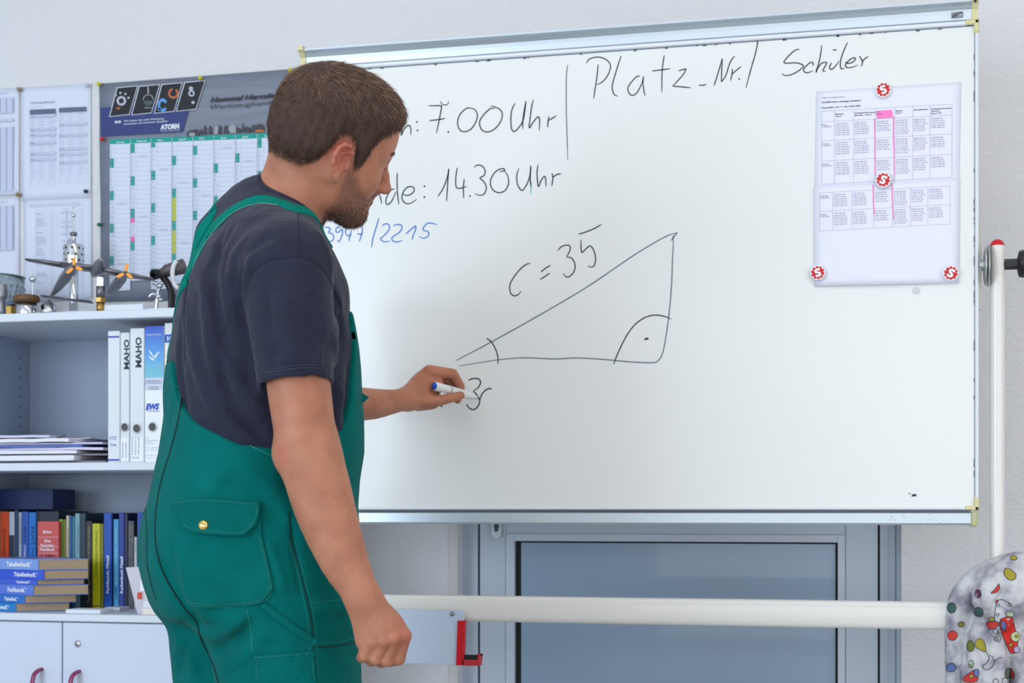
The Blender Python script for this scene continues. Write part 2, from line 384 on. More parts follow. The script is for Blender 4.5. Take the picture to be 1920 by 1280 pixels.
ink('handwriting', 'handwritten start time 7.00 Uhr', m_ink, [
 (cA,[(445,203),(560,203),(575,215),(560,300),(545,380),(523,475)]),(cA,[(455,352),(540,342),(610,330)]),(cA,[(643,465)]),
 (cA,[(865,225),(820,232),(760,290),(735,370),(755,440),(805,463),(870,435),(920,360),(933,290),(905,240),(845,222)]),
 (cA,[(1110,228),(1060,235),(990,300),(955,370),(975,440),(1030,465),(1100,440),(1160,370),(1183,300),(1165,245),(1110,215),(1065,207)]),
 (cA,[(1310,180),(1280,240),(1268,330),(1275,430),(1300,460),(1340,430),(1390,350),(1410,240),(1420,155)]),(cA,[(1420,155),(1400,260),(1388,350),(1387,435)]),
 (cA,[(1492,142),(1475,220),(1460,330),(1453,425),(1490,370),(1530,320),(1550,320),(1556,380),(1551,452)]),
 (cA,[(1650,310),(1640,360),(1635,420)]),(cA,[(1643,350),(1680,330),(1722,302)]),
 (cA,[(105,395),(125,405),(135,450),(122,500)]),(cA,[(170,415),(178,440),(172,500),(200,440),(240,400),(262,410),(268,450),(266,495)]),(cA,[(327,367)]),(cA,[(335,450)])])
ink('handwriting', 'handwritten end time 14.30 Uhr', m_ink, [
 (cH,[(808,1062),(835,1000)]),(cH,[(845,990),(872,1000),(888,1062)]),
 (cA,[(105,1035),(70,1045),(25,1120),(20,1175),(40,1190),(80,1150),(120,1060)]),(cA,[(132,872),(130,950),(135,1080),(148,1192)]),
 (cA,[(185,1085),(230,1100),(280,1080),(303,1040),(280,1012),(230,1020),(190,1070),(180,1130),(210,1175),(260,1180),(325,1140)]),(cA,[(405,1008)]),(cA,[(403,1116)]),
 (cA,[(540,1108),(590,1030),(635,910),(647,832)]),(cA,[(647,832),(640,920),(632,1050),(625,1158)]),
 (cA,[(732,822),(718,920),(718,1000),(735,1028),(780,1025),(825,1008)]),(cA,[(802,935),(793,1020),(796,1128)]),(cA,[(860,1106)]),
 (cA,[(900,820),(930,797),(980,805),(1010,850),(1000,900),(960,925),(1000,965),(1022,1020),(1005,1080),(960,1098),(908,1082)]),
 (cA,[(1155,865),(1205,850),(1190,832),(1130,850),(1080,910),(1063,980),(1090,1045),(1150,1072),(1210,1050),(1245,980),(1235,900),(1200,850)]),
 (cA,[(1347,830),(1328,900),(1335,990),(1370,1045),(1400,1035),(1445,950),(1465,860),(1467,800)]),(cA,[(1467,800),(1462,920),(1470,1020)]),
 (cA,[(1540,792),(1530,880),(1543,1010),(1570,950),(1605,908),(1618,950),(1618,1012)]),
 (cA,[(1680,880),(1688,930),(1677,1005)]),(cA,[(1685,920),(1730,890),(1770,885)])])
ink('handwriting', 'faded smear above the seven', m_inkl, [(cA,[(560,158),(585,190),(620,195)]),(cA,[(605,195),(635,190),(645,155)])], 2.0)
ink('handwriting', None, m_inkg, [(cA,[(1468,960),(1470,1020),(1465,1095)])], 2.0)
ink('handwriting', 'heading Platz_Nr./ Schüler in black marker', m_ink, [
 (cB,[(285,280),(310,245),(380,225),(450,240),(495,280),(500,330),(470,400),(420,455),(375,472)]),(cB,[(392,290),(380,400),(365,500),(350,600)]),
 (cB,[(598,213),(560,330),(525,450),(518,510),(535,560),(568,578)]),
 (cB,[(770,398),(740,400),(690,450),(660,500),(670,550),(700,570),(740,545),(780,470),(800,398)]),(cB,[(800,398),(795,460),(805,540),(817,570)]),
 (cB,[(986,208),(972,300),(965,400),(965,545)]),(cB,[(878,350),(960,340),(1040,330)]),
 (cB,[(1115,348),(1150,338),(1185,330)]),(cB,[(1185,330),(1150,390),(1062,487)]),(cB,[(1062,487),(1130,492),(1225,500)]),(cB,[(1298,477),(1340,478),(1363,468)]),
 (cB,[(1435,480),(1470,370),(1508,238)]),(cB,[(1508,238),(1503,350),(1500,450)]),(cB,[(1500,450),(1540,390),(1580,270),(1620,215)]),
 (cB,[(1600,330),(1595,380),(1583,437)]),(cB,[(1597,380),(1640,340),(1677,310)]),(cB,[(1660,422)]),
 (cB,[(1812,58),(1828,75),(1810,180),(1770,320),(1722,500)]),
 (cC,[(515,285),(470,285),(400,330),(310,420),(262,490),(300,512),(400,503),(500,510),(570,540),(575,570),(520,620),(430,675),(330,710),(260,705),(230,678)]),
 (cC,[(735,555),(740,515),(710,492),(650,530),(595,590),(585,635),(620,665),(670,660),(735,632)]),
 (cC,[(877,215),(865,330),(840,470),(785,660),(820,580),(880,510),(940,495),(960,505),(930,570),(900,620),(910,645),(945,640)]),
 (cC,[(1040,500),(1010,560),(1015,600),(1045,608),(1100,560),(1165,470)]),(cC,[(1060,295),(1090,292),(1125,290)]),
 (cC,[(1300,170),(1230,330),(1190,460),(1185,570),(1210,603),(1250,595)]),
 (cC,[(1265,490),(1300,510),(1370,500),(1420,460),(1430,430),(1400,420),(1340,450),(1275,520),(1270,560),(1300,582),(1380,575),(1465,540)]),
 (cC,[(1495,390),(1530,450),(1545,490),(1530,562)]),(cC,[(1540,490),(1580,440),(1640,398)])], 2.2)
ink('handwriting', 'long thin vertical divider line', m_inkl, [(cB,[(118,295),(106,380),(104,550),(105,720),(110,900),(118,1150)])], 2.0)
ink('handwriting', 'telephone number in blue marker', m_inkb, [
 (cD,[(115,270),(160,275),(185,330),(180,400)]),(cD,[(210,270),(250,262),(290,290),(265,335),(320,360),(338,410),(310,455),(260,460),(230,435)]),
 (cD,[(440,285),(400,260),(370,285),(370,325),(400,335),(440,300),(460,310),(450,380),(410,465),(385,440)]),
 (cD,[(520,265),(500,320),(515,370),(550,380),(585,365)]),(cD,[(585,310),(560,380),(550,462)]),
 (cD,[(630,250),(690,248),(728,265),(733,320),(715,390),(690,465)]),(cD,[(660,358),(735,360)]),(cD,[(963,135),(930,250),(880,420),(862,542)]),
 (cD,[(1005,245),(1050,218),(1095,225),(1110,270),(1080,330),(1010,400),(985,425),(1020,460),(1070,465),(1115,452)]),
 (cD,[(1160,245),(1220,225),(1275,240),(1280,285),(1240,340),(1150,400),(1145,435),(1180,465),(1240,463),(1285,448)]),
 (cD,[(1335,360),(1400,300),(1475,240)]),(cD,[(1475,240),(1470,300),(1440,370),(1422,445)]),
 (cD,[(1770,227),(1700,210),(1640,208),(1600,240),(1570,290),(1590,310),(1640,325),(1655,360),(1630,400),(1570,415),(1520,388)])], 2.4)
ink('handwriting', 'equation c = 35 above the long side', m_inkd, [
 (cE,[(458,665),(400,680),(320,745),(230,860),(185,950),(185,1030),(210,1080),(255,1098),(300,1075),(335,1038)]),
 (cE,[(598,780),(660,730),(728,690)]),(cE,[(590,880),(650,840),(718,795)]),
 (cE,[(823,493),(870,445),(930,423),(980,430),(990,470),(970,525),(940,578)]),(cE,[(940,578),(1000,590),(1040,640),(1055,710),(1030,790),(980,838),(940,845),(893,800)]),
 (cE,[(1135,350),(1132,430),(1140,500),(1150,518),(1190,480),(1235,440),(1270,440),(1310,510),(1328,600),(1310,690),(1270,715),(1222,697)]),(cE,[(1103,275),(1200,245),(1310,200),(1405,145)])], 2.3)
ink('triangle_drawing', 'right-angled triangle drawn in black marker', m_inkl, [
 (cF,[(65,1090),(350,940),(700,745),(1100,510),(1500,240),(1740,100),(1835,67)]),(cF,[(1835,67),(1812,95),(1785,133)]),
 (cF,[(1800,90),(1803,150),(1795,300),(1788,500),(1765,750),(1735,950),(1710,1050),(1670,1100),(1620,1108),(1480,1103),(1340,1090),(1150,1075),(1000,1070),(850,1078),(640,1068),(500,1075),(350,1092),(85,1135)])], 2.2)
ink('triangle_drawing', 'angle arcs of the triangle', m_inkd, [(cF,[(308,912),(350,945),(385,1010),(400,1070),(398,1122)]),
 (cF,[(1325,1122),(1360,1030),(1430,890),(1500,800),(1580,745),(1660,727),(1740,740),(1785,760)]),(cF,[(1573,925),(1590,915),(1603,922)],4)], 2.3)
ink('handwriting', 'figures being written under the triangle', m_inkd, [
 (cG,[(1005,297),(1070,258),(1160,243),(1240,255),(1290,310),(1285,380),(1230,470),(1120,545)]),(cG,[(1120,545),(1180,610),(1250,710),(1275,790),(1250,880),(1190,960),(1110,993),(1030,960),(975,900),(955,860)]),
 (cG,[(1565,505),(1510,488),(1430,515),(1360,580),(1310,660),(1290,750)]),(cG,[(315,875),(350,915),(380,918)])], 2.5)
ink('ink_smudge', None, m_inkl, [(cK,[(920,290),(945,290)]),(cK,[(955,322),(985,300),(1008,310),(965,318)],3),(cK,[(970,295),(990,312)])], 2)
ink('ink_smudge', None, mat('grey_smudge', (205, 208, 212), .6), [(lambda p: p, [(1718, 545)], 9), (lambda p: p, [(902, 529)], 2)], 2)

# ================================================================ rolling stand
m_tube = mat('white_powder_coated_tube', (226, 224, 218), 0.28, coat=0.3)
m_red = mat('red_plastic', (200, 24, 34), 0.35)
m_blk = mat('black_plastic', (28, 26, 30), 0.35)
PXR = X_(1870, 3.15); PXL = bx0-0.04
pr = 0.0142
stand = empty('board_stand', ((PXL+PXR)/2, 3.15, 0), 'white tubular rolling stand with red post caps carrying the board', 'stand')
ptop = Z_(1870, 461, 3.15)
bzt, bzb = Z_(1300, 1122.5, 3.125), Z_(1300, 1174, 3.125)
for px_ in (PXL, PXR):
    po = MB().tube([(px_, 3.15, 0.09), (px_, 3.15, ptop)], pr, 20).build('post', m_tube, stand)
    MB().lathe([(pr+.0004, 0), (pr*.97, .003), (pr*.75, .009), (pr*.4, .0125), (0, .0138)], (px_, 3.15, ptop), 20).build('post_cap', m_red, po)
    ft = MB().tube([(px_, 2.86, .07), (px_, 3.44, .07)], .022, 12, flat=(.8, 1)).build('foot', m_tube, stand)
    for yy in (2.88, 3.42):
        MB().lathe([(0, -.012), (.022, -.012), (.025, -.006), (.025, .006), (.022, .012), (0, .012)], (px_, yy, .026), 16, axis=(1, 0, 0)).build('caster', m_blk, ft)
zc = (bzt+bzb)/2; hh = (bzt-bzb)/2
prof = [(3.15+.016*math.copysign(abs(math.cos(t))**.6, math.cos(t)), zc+hh*math.copysign(abs(math.sin(t))**.6, math.sin(t))) for t in np.linspace(0, 2*math.pi, 24, endpoint=False)]
cb = MB(); n = len(prof); xa, xb = PXL+.012, PXR-.012
cb.add([(xa, y, z) for y, z in prof]+[(xb, y, z) for y, z in prof], [(i, i+n, (i+1) % n+n, (i+1) % n) for i in range(n)], True)
cb.build('cross_bar', m_tube, stand)
kz = Z_(1870, 496, 3.15)
kn = MB().tube([(PXR+pr, 3.15, kz), (PXR+pr+.024, 3.15, kz)], .011, 6, smooth=False).build('clamp_knob', m_blk, stand)
k2 = MB(); k2.lathe([(0, 0), (.014, .001), (.026, .004), (.028, .010), (.028, .018), (.02, .024), (0, .026)], (PXR+pr+.023, 3.15, kz), 8, axis=(1, 0, 0)); k2.build('knob_grip', m_blk, kn)
pv = MB(); x0 = bx1+.004
pv.lathe([(.0, 0), (.042, .0015), (.042, .0035), (0, .003)], (PXR-pr-.006, 3.15, kz-.002), 28, axis=(1, 0, 0)); pv.lathe([(.0, 0), (.03, .001), (.04, .004), (0, .004)], (PXR-pr-.0125, 3.15, kz-.002), 28, axis=(1, 0, 0))
pv.tube([(x0-.002, 3.152, kz), (PXR-pr, 3.152, kz)], .011, 12)
pv.build('pivot_disc', mat('brushed_steel', (190, 194, 192), .35, metal=.7), stand)
MB().box((bx1-.001, BY+.004, Z_(1838, 580, BY)), (bx1+.0055, BY+.022, Z_(1838, 412, BY)), .001).build('pivot_strip', mat('pale_strip', (198, 198, 190), .5), board)
# sheet metal holder screwed to the bar
hy = 3.125
hold = empty('sheet_metal_holder', WP(790, 1245, hy), 'flat aluminium plate with red edge strip screwed to the lower stand bar', 'holder')
m_plate = mat('anodised_plate', (196, 208, 226), .45, metal=.25)
hx0, hx1 = X_(610, hy), X_(870, hy); hzt, hzb = Z_(800, 1143, hy), Z_(800, 1244.5, hy)
MB().box((hx0, hy, hzb), (hx1, hy+.0025, hzt), .0006).build('plate', m_plate, hold)
MB().lathe([(0, .0045), (.0025, .004), (.0047, .002), (.0052, 0)], WP(848, 1150.5, hy), 16, axis=(0, -1, 0)).build('screw', mat('screw_steel', (150, 150, 150), .25, metal=1), hold)
re = MB(); q = [WP(a, c, hy-.006) for a, c in ((858, 1163.5), (871.5, 1163.5), (868.5, 1246.5), (855, 1247.5))]
re.prism([(p[0], p[2]) for p in (q[3], q[2], q[1], q[0])], hy-.006, hy+.010); re.build('red_edge_strip', m_red, hold)
rf = MB(); zb = q[2][2]; fx0, fx1 = X_(867, hy), X_(901, hy)
rf.box((fx0, hy-.006, zb-.001), (fx1, hy+.014, zb+.0115), .001); rf.box((fx1-.006, hy-.005, zb+.010), (fx1, hy+.02, zb+.0235), .001); rf.box((fx0+.03, hy+.0, zb+.018), (fx1, hy+.02, zb+.0235), .001)
rf.build('red_foot', mat('red_plastic_lit', (186, 50, 56), .35), hold)  # paler copy of the red plastic, light put into its colour
MB().box((fx0-.002, hy-.001, zb+.0113), (fx1-.007, hy+.014, zb+.021)).build('black_brush', m_gask, hold)

# ================================================================ timetable sheets and magnets on the board
m_paper = mat('lavender_white_paper', (228, 229, 243), .8); m_prt = mat('grey_print', (112, 116, 142), .8); m_grid = mat('thin_grid_print', (168, 172, 198), .8)
m_pink = mat('pink_highlighter', (250, 130, 196), .8); m_prtd = mat('dark_print', (72, 74, 98), .8)
def sheet(name, label, cs, yy, group=None, th=.0006, cat='paper', curl=None, m=None):
    e = empty(name, WP(*cs[3], yy), label, cat, group)
    mp = quad_map(*cs, yy); N = 14; vs = []
    for j in range(N+1):
        for i in range(N+1):
            p = mp(np.array([[i/N, j/N]]))[0]
            if curl: p[1] -= curl(i/N, j/N)
            vs.append(p)
    fs = [(j*(N+1)+i, j*(N+1)+i+1, (j+1)*(N+1)+i+1, (j+1)*(N+1)+i) for j in range(N) for i in range(N)]
    n0 = len(vs); vs2 = vs+[v+np.array([0, th, 0]) for v in vs]
    fs2 = fs+[tuple(n0+k for k in f[::-1]) for f in fs]
    bo = [i for i in range(N)]+[N+i*(N+1) for i in range(N)]+[(N+1)*(N+1)-1-i for i in range(N)]+[(N+1)*N-i*(N+1) for i in range(N)]
    fs2 += [(bo[k], n0+bo[k], n0+bo[(k+1) % len(bo)], bo[(k+1) % len(bo)]) for k in range(len(bo))]
    link('page', mesh_from('page', vs2, fs2), m or m_paper, e)
    return e, mp
def cmap(mp, curl, off): 
    def f(q):
        p = mp(q)
        p[:, 1] -= off+(np.array([curl(a, b) for a, b in q]) if curl else 0)
        return p
    return f
up_c = [(1530,171),(1803,153.5),(1799,349),(1526.5,360)]
lo_c = [(1526,349),(1799.5,334),(1798,531),(1527,537)]
crv = lambda s, t: .0008+.003*(1-t)**6*math.sin(s*3.1)
e1, mp1 = sheet('timetable_sheet', 'upper paper timetable with pink marked column, held by red gear magnet', up_c, BY-.0006)
e2, mp2 = sheet('timetable_sheet', 'lower timetable sheet, mostly blank, with three gear magnets', lo_c, BY-.0022, curl=crv)
cols = [1540, 1564.5, 1600.5, 1641.5, 1677.5, 1711, 1743.5, 1785]
rows1 = [(208.5, 196)]
T = ['7.40-7.50 Uhr','8.45-9.15 Uhr','10.20-10.30 Uhr','11.30-12.00 Uhr','13.10-13.20 Uhr','14.20-14.30 Uhr']
T3 = ['8.10-8.20 Uhr','9.00-9.30 Uhr','10.40-10.50 Uhr','12.-12.30 Uhr','13.20-13.30 Uhr']; T4 = ['7.40-7.50 Uhr','9.05-9.20 Uhr','10.-10.10 Uhr','11.-11.10 Uhr','12.-12.20 Uhr','13.10-13.20 Uhr','14.-14.10 Uhr']
T5 = ['8.00-8.10 Uhr','9.20-9.30 Uhr','11.00-11.10 Uhr','12.30-13 Uhr','14.-14.10 Uhr','15-15.10 Uhr']; T6 = ['8.30-8.40 Uhr','9.50-10.20 Uhr','11.10-11.20 Uhr','12.30-13.00 Uhr','13.50-14.00 Uhr']
TT = [T, T, T3, T4, T5, T6]
def pxmap(q, yy): return np.array([WP(a, c, yy) for a, c in q])
def pxtext(mb, s, x, y, h, yy, slope, width=None, bold=0.0):
    v, f = glyphs(s, bold)
    q = v*(h/.7); 
    if width: q = q*np.array([width/q[:, 0].max(), 1])
    mb.add(pxmap(np.stack([x+q[:, 0], y+q[:, 0]*slope-q[:, 1]], 1), yy), f)
def pxline(mb, x0, y0, x1, y1, w, yy):
    d = np.array([x1-x0, y1-y0]); d = d/np.linalg.norm(d); nn = np.array([-d[1], d[0]])*w/2
    a = np.array([x0, y0]); c = np.array([x1, y1]); mb.add(pxmap([a+nn, c+nn, c-nn, a-nn], yy), [(0, 1, 2, 3)])
def flipq(o):     # make flat print face the room
    return o
SL = -0.054
def timetable(e, yy, xo, ytops, first, days):
    g = MB(); t = MB(); td = MB()
    X = [c+xo for c in cols]
    yl = lambda x, y: y+(x-X[0])*SL
    for y in ytops: pxline(g, X[0], y, X[-1], yl(X[-1], y), .55, yy)
    for x in X: pxline(g, x, yl(x, ytops[0]), x, yl(x, ytops[-1]), .55, yy)
    for r, (a, c) in enumerate(zip(ytops[:-1], ytops[1:])):
        if first and r == 0:
            for ci, ls in enumerate((['Maschine','Haus K'],['Prüfungsvorbereitung','Maschine - Haus A'],['CNC','Haus A'],['Elektro','Haus H'],['Schweißtechnik'],['Prüfungsvorbereitung','VM Haus A','Raum A 103'])):
                for k, s in enumerate(ls): pxtext(td, s, X[ci+1]+2, yl(X[ci+1], a)+8+k*4.2, 2.6, yy, SL, width=min(len(s)*1.9, 38), bold=.02)
            continue
        d = days[r-1 if first else r]
        pxtext(td, d[0], X[0]+1.5, a+7, 2.4, yy, SL, width=len(d[0])*1.5); pxtext(td, d[1], X[0]+1.5, a+10.6, 2.2, yy, SL, width=17)
        for ci, L in enumerate(TT):
            for k, s in enumerate(L): pxtext(t, s, X[ci+1]+2.2, yl(X[ci+1], a)+6.2+k*4.15, 2.5, yy, SL, width=len(s)*1.75)
    g.build('printed_grid', m_grid, e); t.build('printed_text', m_prt, e)
    return td
yy1 = BY-.0011; td = timetable(e1, yy1, 0, [208.5, 228.5, 264, 302, 345.5], True, [('Montag','11.05.2020'),('Dienstag','12.05.2020'),('Mittwoch','13.05.2020')])
pxtext(td, 'Anlage zum Hygienekonzept', 1540.5, 184.5, 2.3, yy1, SL, width=44)
pxtext(td, 'PAUSEN bitte unbedingt einhalten!', 1540.5, 193.5, 3.0, yy1, SL, width=73, bold=.025)
pxtext(td, 'Pausenplan vom 11. bis 15.05.2020', 1540.5, 203.5, 3.0, yy1, SL, width=73, bold=.025)
td.build('printed_heading', m_prtd, e1)
# the lower sheet is curved: its print follows at the deepest swell
crv_off = BY-.0022-.0045
lo = MB
def timetable2():
    yy = BY-.0034
    t = timetable(e2, yy, -3.8, [361.5, 396.5, 433], False, [('Donnerstag','14.05.2020'),('Freitag','15.05.2020')]); t.build('printed_heading', m_prtd, e2)
    pk = MB()
    for pts in ([(1637, 346), (1637.5, 375), (1639, 402)], [(1672.5, 343), (1673, 370), (1675, 411)]):
        q = [WP(a, c, yy-.0003) for a, c in pts]; ww = .0011
        pk.add([p+np.array([s*ww, 0, 0]) for p in q for s in (-1, 1)], [(2*i, 2*i+1, 2*i+3, 2*i+2) for i in range(len(q)-1)])
    pk.build('pink_marking', m_pink, e2)
timetable2()
pk = MB()
for pts in ([(1639.5, 223), (1640.5, 260), (1640.5, 300), (1641, 328)], [(1675.5, 220), (1675, 250), (1676.5, 290), (1677, 330)]):
    q = [WP(a, c, yy1-.0002) for a, c in pts]; pk.add([p+np.array([s*.0011, 0, 0]) for p in q for s in (-1, 1)], [(2*i, 2*i+1, 2*i+3, 2*i+2) for i in range(len(q)-1)])
pk.add(pxmap([(1643,208),(1672,205.5),(1674,212),(1673.5,217),(1677,220),(1644,222.5),(1643.5,217)], yy1+.0001), [tuple(range(7))])
pk.build('pink_marking', m_pink, e1)
m_mag = mat('white_magnet_plastic', (238, 240, 244), .35)
def magnet(px, py, rot, label, yy):
    c = WP(px, py, yy); r = .0158
    o = empty('round_magnet', c, label, 'magnet', 'round gear magnets on the timetable')
    MB().lathe([(0, .0075), (r*.9, .0075), (r, .006), (r, 0)], c, 36, axis=(0, -1, 0)).build('disc', m_mag, o)
    g = []; n = 10; R1, R2 = r*.66, r*.86
    for k in range(n):
        a0 = 2*math.pi*k/n+rot
        for da, R in ((-.30, R1), (-.17, R2), (.17, R2), (.30, R1)): g.append((c[0]+R*math.cos(a0+da), c[2]+R*math.sin(a0+da)))
    gm = MB(); gm.prism(g, c[1]-.0081, c[1]-.0074); gm.build('gear_emblem', m_red, o)
    S = [(.42,.52),(.05,.60),(-.38,.42),(-.30,.10),(.0,.02),(.30,-.10),(.38,-.42),(-.05,-.60),(-.42,-.52)]
    q = crom([(r*.72*a, r*.72*b_) for a, b_ in S], 5); vs = []
    cr, sr = math.cos(rot-.35), math.sin(rot-.35)
    for i, p in enumerate(q):
        t = q[min(i+1, len(q)-1)]-q[max(i-1, 0)]; t = t/np.linalg.norm(t); nn = np.array([-t[1], t[0]])*r*.135
        for s in (1, -1):
            w_ = p+s*nn; vs.append((c[0]+w_[0]*cr-w_[1]*sr, c[1]-.0086, c[2]+w_[0]*sr+w_[1]*cr))
    sm = MB(); sm.add(vs, [(2*i, 2*i+1, 2*i+3, 2*i+2) for i in range(len(q)-1)]); sm.build('letter_emblem', m_mag, o)
magnet(1656, 170, .55, 'white round magnet with red gear at the top edge of the upper timetable', BY-.0012)
magnet(1656, 338.5, -.25, 'white round magnet with red gear where the two timetable sheets overlap', BY-.0055)
magnet(1533.5, 512, .45, 'white round magnet with red gear at the lower left corner of the timetable', BY-.005)
magnet(1782.5, 513, -.3, 'white round magnet with red gear at the lower right corner of the timetable', BY-.005)
# ================================================================ shelving cabinet
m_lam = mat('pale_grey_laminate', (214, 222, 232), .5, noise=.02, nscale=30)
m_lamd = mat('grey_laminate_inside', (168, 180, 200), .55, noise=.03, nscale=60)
m_door = mat('cabinet_door_laminate', (205, 214, 232), .5, noise=.02, nscale=50)
CF, CBK = 3.17, 3.575
xl = X_(60, CBK); xr = X_(500, CF)
zt1 = Z_(10, 588, CF); zt0 = Z_(10, 603.5, CF)
zs1 = Z_(10, 868, CF); zs0 = Z_(10, 882.5, CF)
zb1 = Z_(200, 1152, CF); zb0 = Z_(200, 1165.5, CF)
shelf = empty('shelving_cabinet', ((xl+xr)/2, (CF+CBK)/2, 0), 'pale grey open shelving cabinet with lower doors, behind the person', 'cabinet')
MB().box((xl-.5, CF, zt0), (xr+.02, CBK, zt1), .0015).build('top_board', m_lam, shelf)
MB().box((xl+.0005, CF+.004, zs0), (xr-.0005, CBK-.013, zs1), .001).build('shelf_board', m_lam, shelf)
MB().box((xl-.5, CF-.002, zb0), (xr+.02, CBK, zb1), .001).build('base_top_board', m_lam, shelf)
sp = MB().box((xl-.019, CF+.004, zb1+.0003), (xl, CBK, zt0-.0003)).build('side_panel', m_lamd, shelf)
MB().box((xr, CF+.004, zb1+.0003), (xr+.019, CBK, zt0-.0003)).build('side_panel', m_lam, shelf)
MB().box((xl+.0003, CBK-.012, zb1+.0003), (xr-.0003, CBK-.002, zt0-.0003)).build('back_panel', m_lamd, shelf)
MB().box((xl-.5, CF+.02, .08), (xr+.02, CBK, zb0-.0005)).build('base_carcass', m_lam, shelf)
MB().box((xl-.5, CF+.05, 0), (xr+.02, CBK, .08)).build('plinth', mat('dark_plinth', (60, 62, 66), .6), shelf)
hm = MB()
def on_x(px, py, x):
    u = (px-960)/FPX; Z = x/(CT*u-ST); return P(px, py, Z)
for py in (671.5, 690, 708, 726, 744.5, 763, 781, 799): hm.lathe([(0, .0006), (.0026, .0006), (.0026, -.001)], on_x(38, py, xl), 10, axis=(1, 0, 0))
hm.build('shelf_pin_hole', mat('dark_hole', (40, 44, 54), .8), sp)
xg = X_(116.5, CF); m_mgt = mat('magenta_handle', (136, 34, 92), .3, coat=.3)
for k, (a, b_) in enumerate(((xl-.31, xg-.0016), (xg+.0016, xg+.42))):
    d = MB().box((a, CF, .1), (b_, CF+.018, zb0-.0035), .0015).build('cabinet_door', m_door, shelf)
    hxp, hyp = ((76, 1257), (146.5, 1261))[k]
    a0 = WP(hxp, hyp, CF); h = MB()
    q = crom([a0+np.array([.002, .001, .004]), a0+np.array([-.0, -.016, .0]), a0+np.array([-.004, -.025, -.013]), a0+np.array([-.007, -.028, -.05]), a0+np.array([-.006, -.025, -.088]), a0+np.array([-.002, -.016, -.101]), a0+np.array([.0, .001, -.105])], 5)
    h.tube(q, .0058, 10, flat=(.7, 1.15)); h.build('door_handle', m_mgt, d)
    if k == 1:
        c = WP(146, 1206.5, CF); l = MB(); l.lathe([(0, .0035), (.007, .003), (.0085, .001), (.0085, 0)], c, 20, axis=(0, -1, 0)); lo_ = l.build('lock', mat('chrome_lock', (200, 200, 205), .2, metal=1), d)
        MB().box((c[0]-.0007, c[1]-.0038, c[2]-.004), (c[0]+.0007, c[1]-.003, c[2]+.004)).build('key_slot', m_gask, lo_)

# ---------------- things on the top board
m_chr = mat('polished_steel', (215, 218, 222), .16, metal=1); m_chd = mat('dull_steel', (150, 152, 158), .38, metal=.9); m_dkm = mat('dark_metal', (122, 120, 126), .32, metal=.85)
m_brs = mat('brass', (176, 142, 78), .35, metal=.9); m_brn = mat('brown_turned_wood', (104, 74, 42), .4, noise=.35, nscale=60); m_orn = mat('orange_plastic', (252, 164, 62), .4)
def sc(px, y): u = (px-960)/FPX; return (y/(ST*u+CT))/FPX          # metres per pixel
zt = zt1
def top(px, y): p = WP(px, 900, y); return np.array([p[0], y, zt])
def zz(px, py, y): return Z_(px, py, y)-zt
m_glass = mat('cut_glass', (226, 236, 240), .06, trans=.9, ior=1.3)
y = 3.42; s = sc(0, y); c = top(-8, y); H = zz(0, 519, y)
ob = empty('glass_bowl', c, 'round cut glass bowl behind the steel parts on top of the cabinet', 'bowl')
g = MB(); R = 53*s
g.lathe([(R*.45, 0), (R*.5, .001), (R*.62, H*.12), (R*.86, H*.5), (R*.97, H*.85), (R*1.0, H), (R*.97, H), (R*.94, H*.85), (R*.82, H*.5), (R*.58, H*.15), (R*.3, H*.08), (0, H*.08)], c, 40); g.build('bowl_body', m_glass, ob)
g = MB(); g.lathe([(R*1.0+.0013*math.cos(t), H+.0013*math.sin(t)) for t in np.linspace(0, 2*math.pi, 9)], c, 40); g.build('rim', mat('glass_rim', (150, 176, 182), .1, spec=.8), ob)
g = MB()
for k in range(22):
    for zf, rf_ in ((.34, .755), (.56, .885), (.76, .95)):
        t = 2*math.pi*(k+.5*(zf > .5))/22; p = c+np.array([R*rf_*math.cos(t), R*rf_*math.sin(t), H*zf]); g.ball(p, .0045, 5, (1, 1, 1.5))
g.build('cut_facets', m_glass, ob)
y = 3.24; s = sc(3, y); c = top(2, y)
ob = empty('steel_turned_part', c, 'matt steel cylinder on a narrow neck at the left end of the cabinet top', 'metal part')
h0, h1, h2 = zz(3, 562, y), zz(3, 558, y), zz(3, 534, y)
MB().lathe([(0, 0), (9.5*s, 0), (9*s, h0*.5), (8*s, h0), (12*s, h1), (12.5*s, h1+.002), (12.5*s, h2-.001), (12*s, h2), (0, h2)], c, 28).build('turned_body', m_chd, ob)
y = 3.30; s = sc(20, y); c = top(21, y); tag(MB().lathe([(.0, 0), (10.3*s, 0), (10.6*s, .001), (10.6*s, zz(20, 575, y)-.001), (10.2*s, zz(20, 574, y)), (0, zz(20, 574, y))], c, 6, smooth=False).build('brass_nut', m_brs), 'small brass hexagonal nut beside the jar with brown lid', 'nut')
bl = MB(); p = WP(21, 569, y); bl.obox((p[0], y, zt+zz(20, 574, y)+.006), (.011, 0, .002), (0, .012, 0), (-.001, 0, .0045)); tag(bl.build('slate_block', mat('slate_blue', (92, 104, 130), .5)), 'small slate blue block lying on the brass nut', 'block')
y = 3.23; s = sc(50, y); c = top(49.5, y)
ob = empty('wood_topped_jar', c, 'polished steel jar topped by a brown wooden ring', 'jar')
h = zz(50, 567, y); MB().lathe([(0, 0), (18.5*s, 0), (19*s, .001), (19*s, h), (0, h)], c, 36).build('jar_body', m_chr, ob)
h2 = zz(50, 553.5, y); MB().lathe([(19*s, h), (23*s, h+.001), (25*s, (h+h2)/2), (23.6*s, h2-.002), (20*s, h2), (12*s, h2-.003), (0, h2-.004)], c, 36).build('wooden_ring', m_brn, ob)
y = 3.42; s = sc(61, y); c = top(61.5, y)
ob = empty('ball_needle', c, 'thin steel needle with a ball halfway up, standing behind the wood topped jar', 'model')
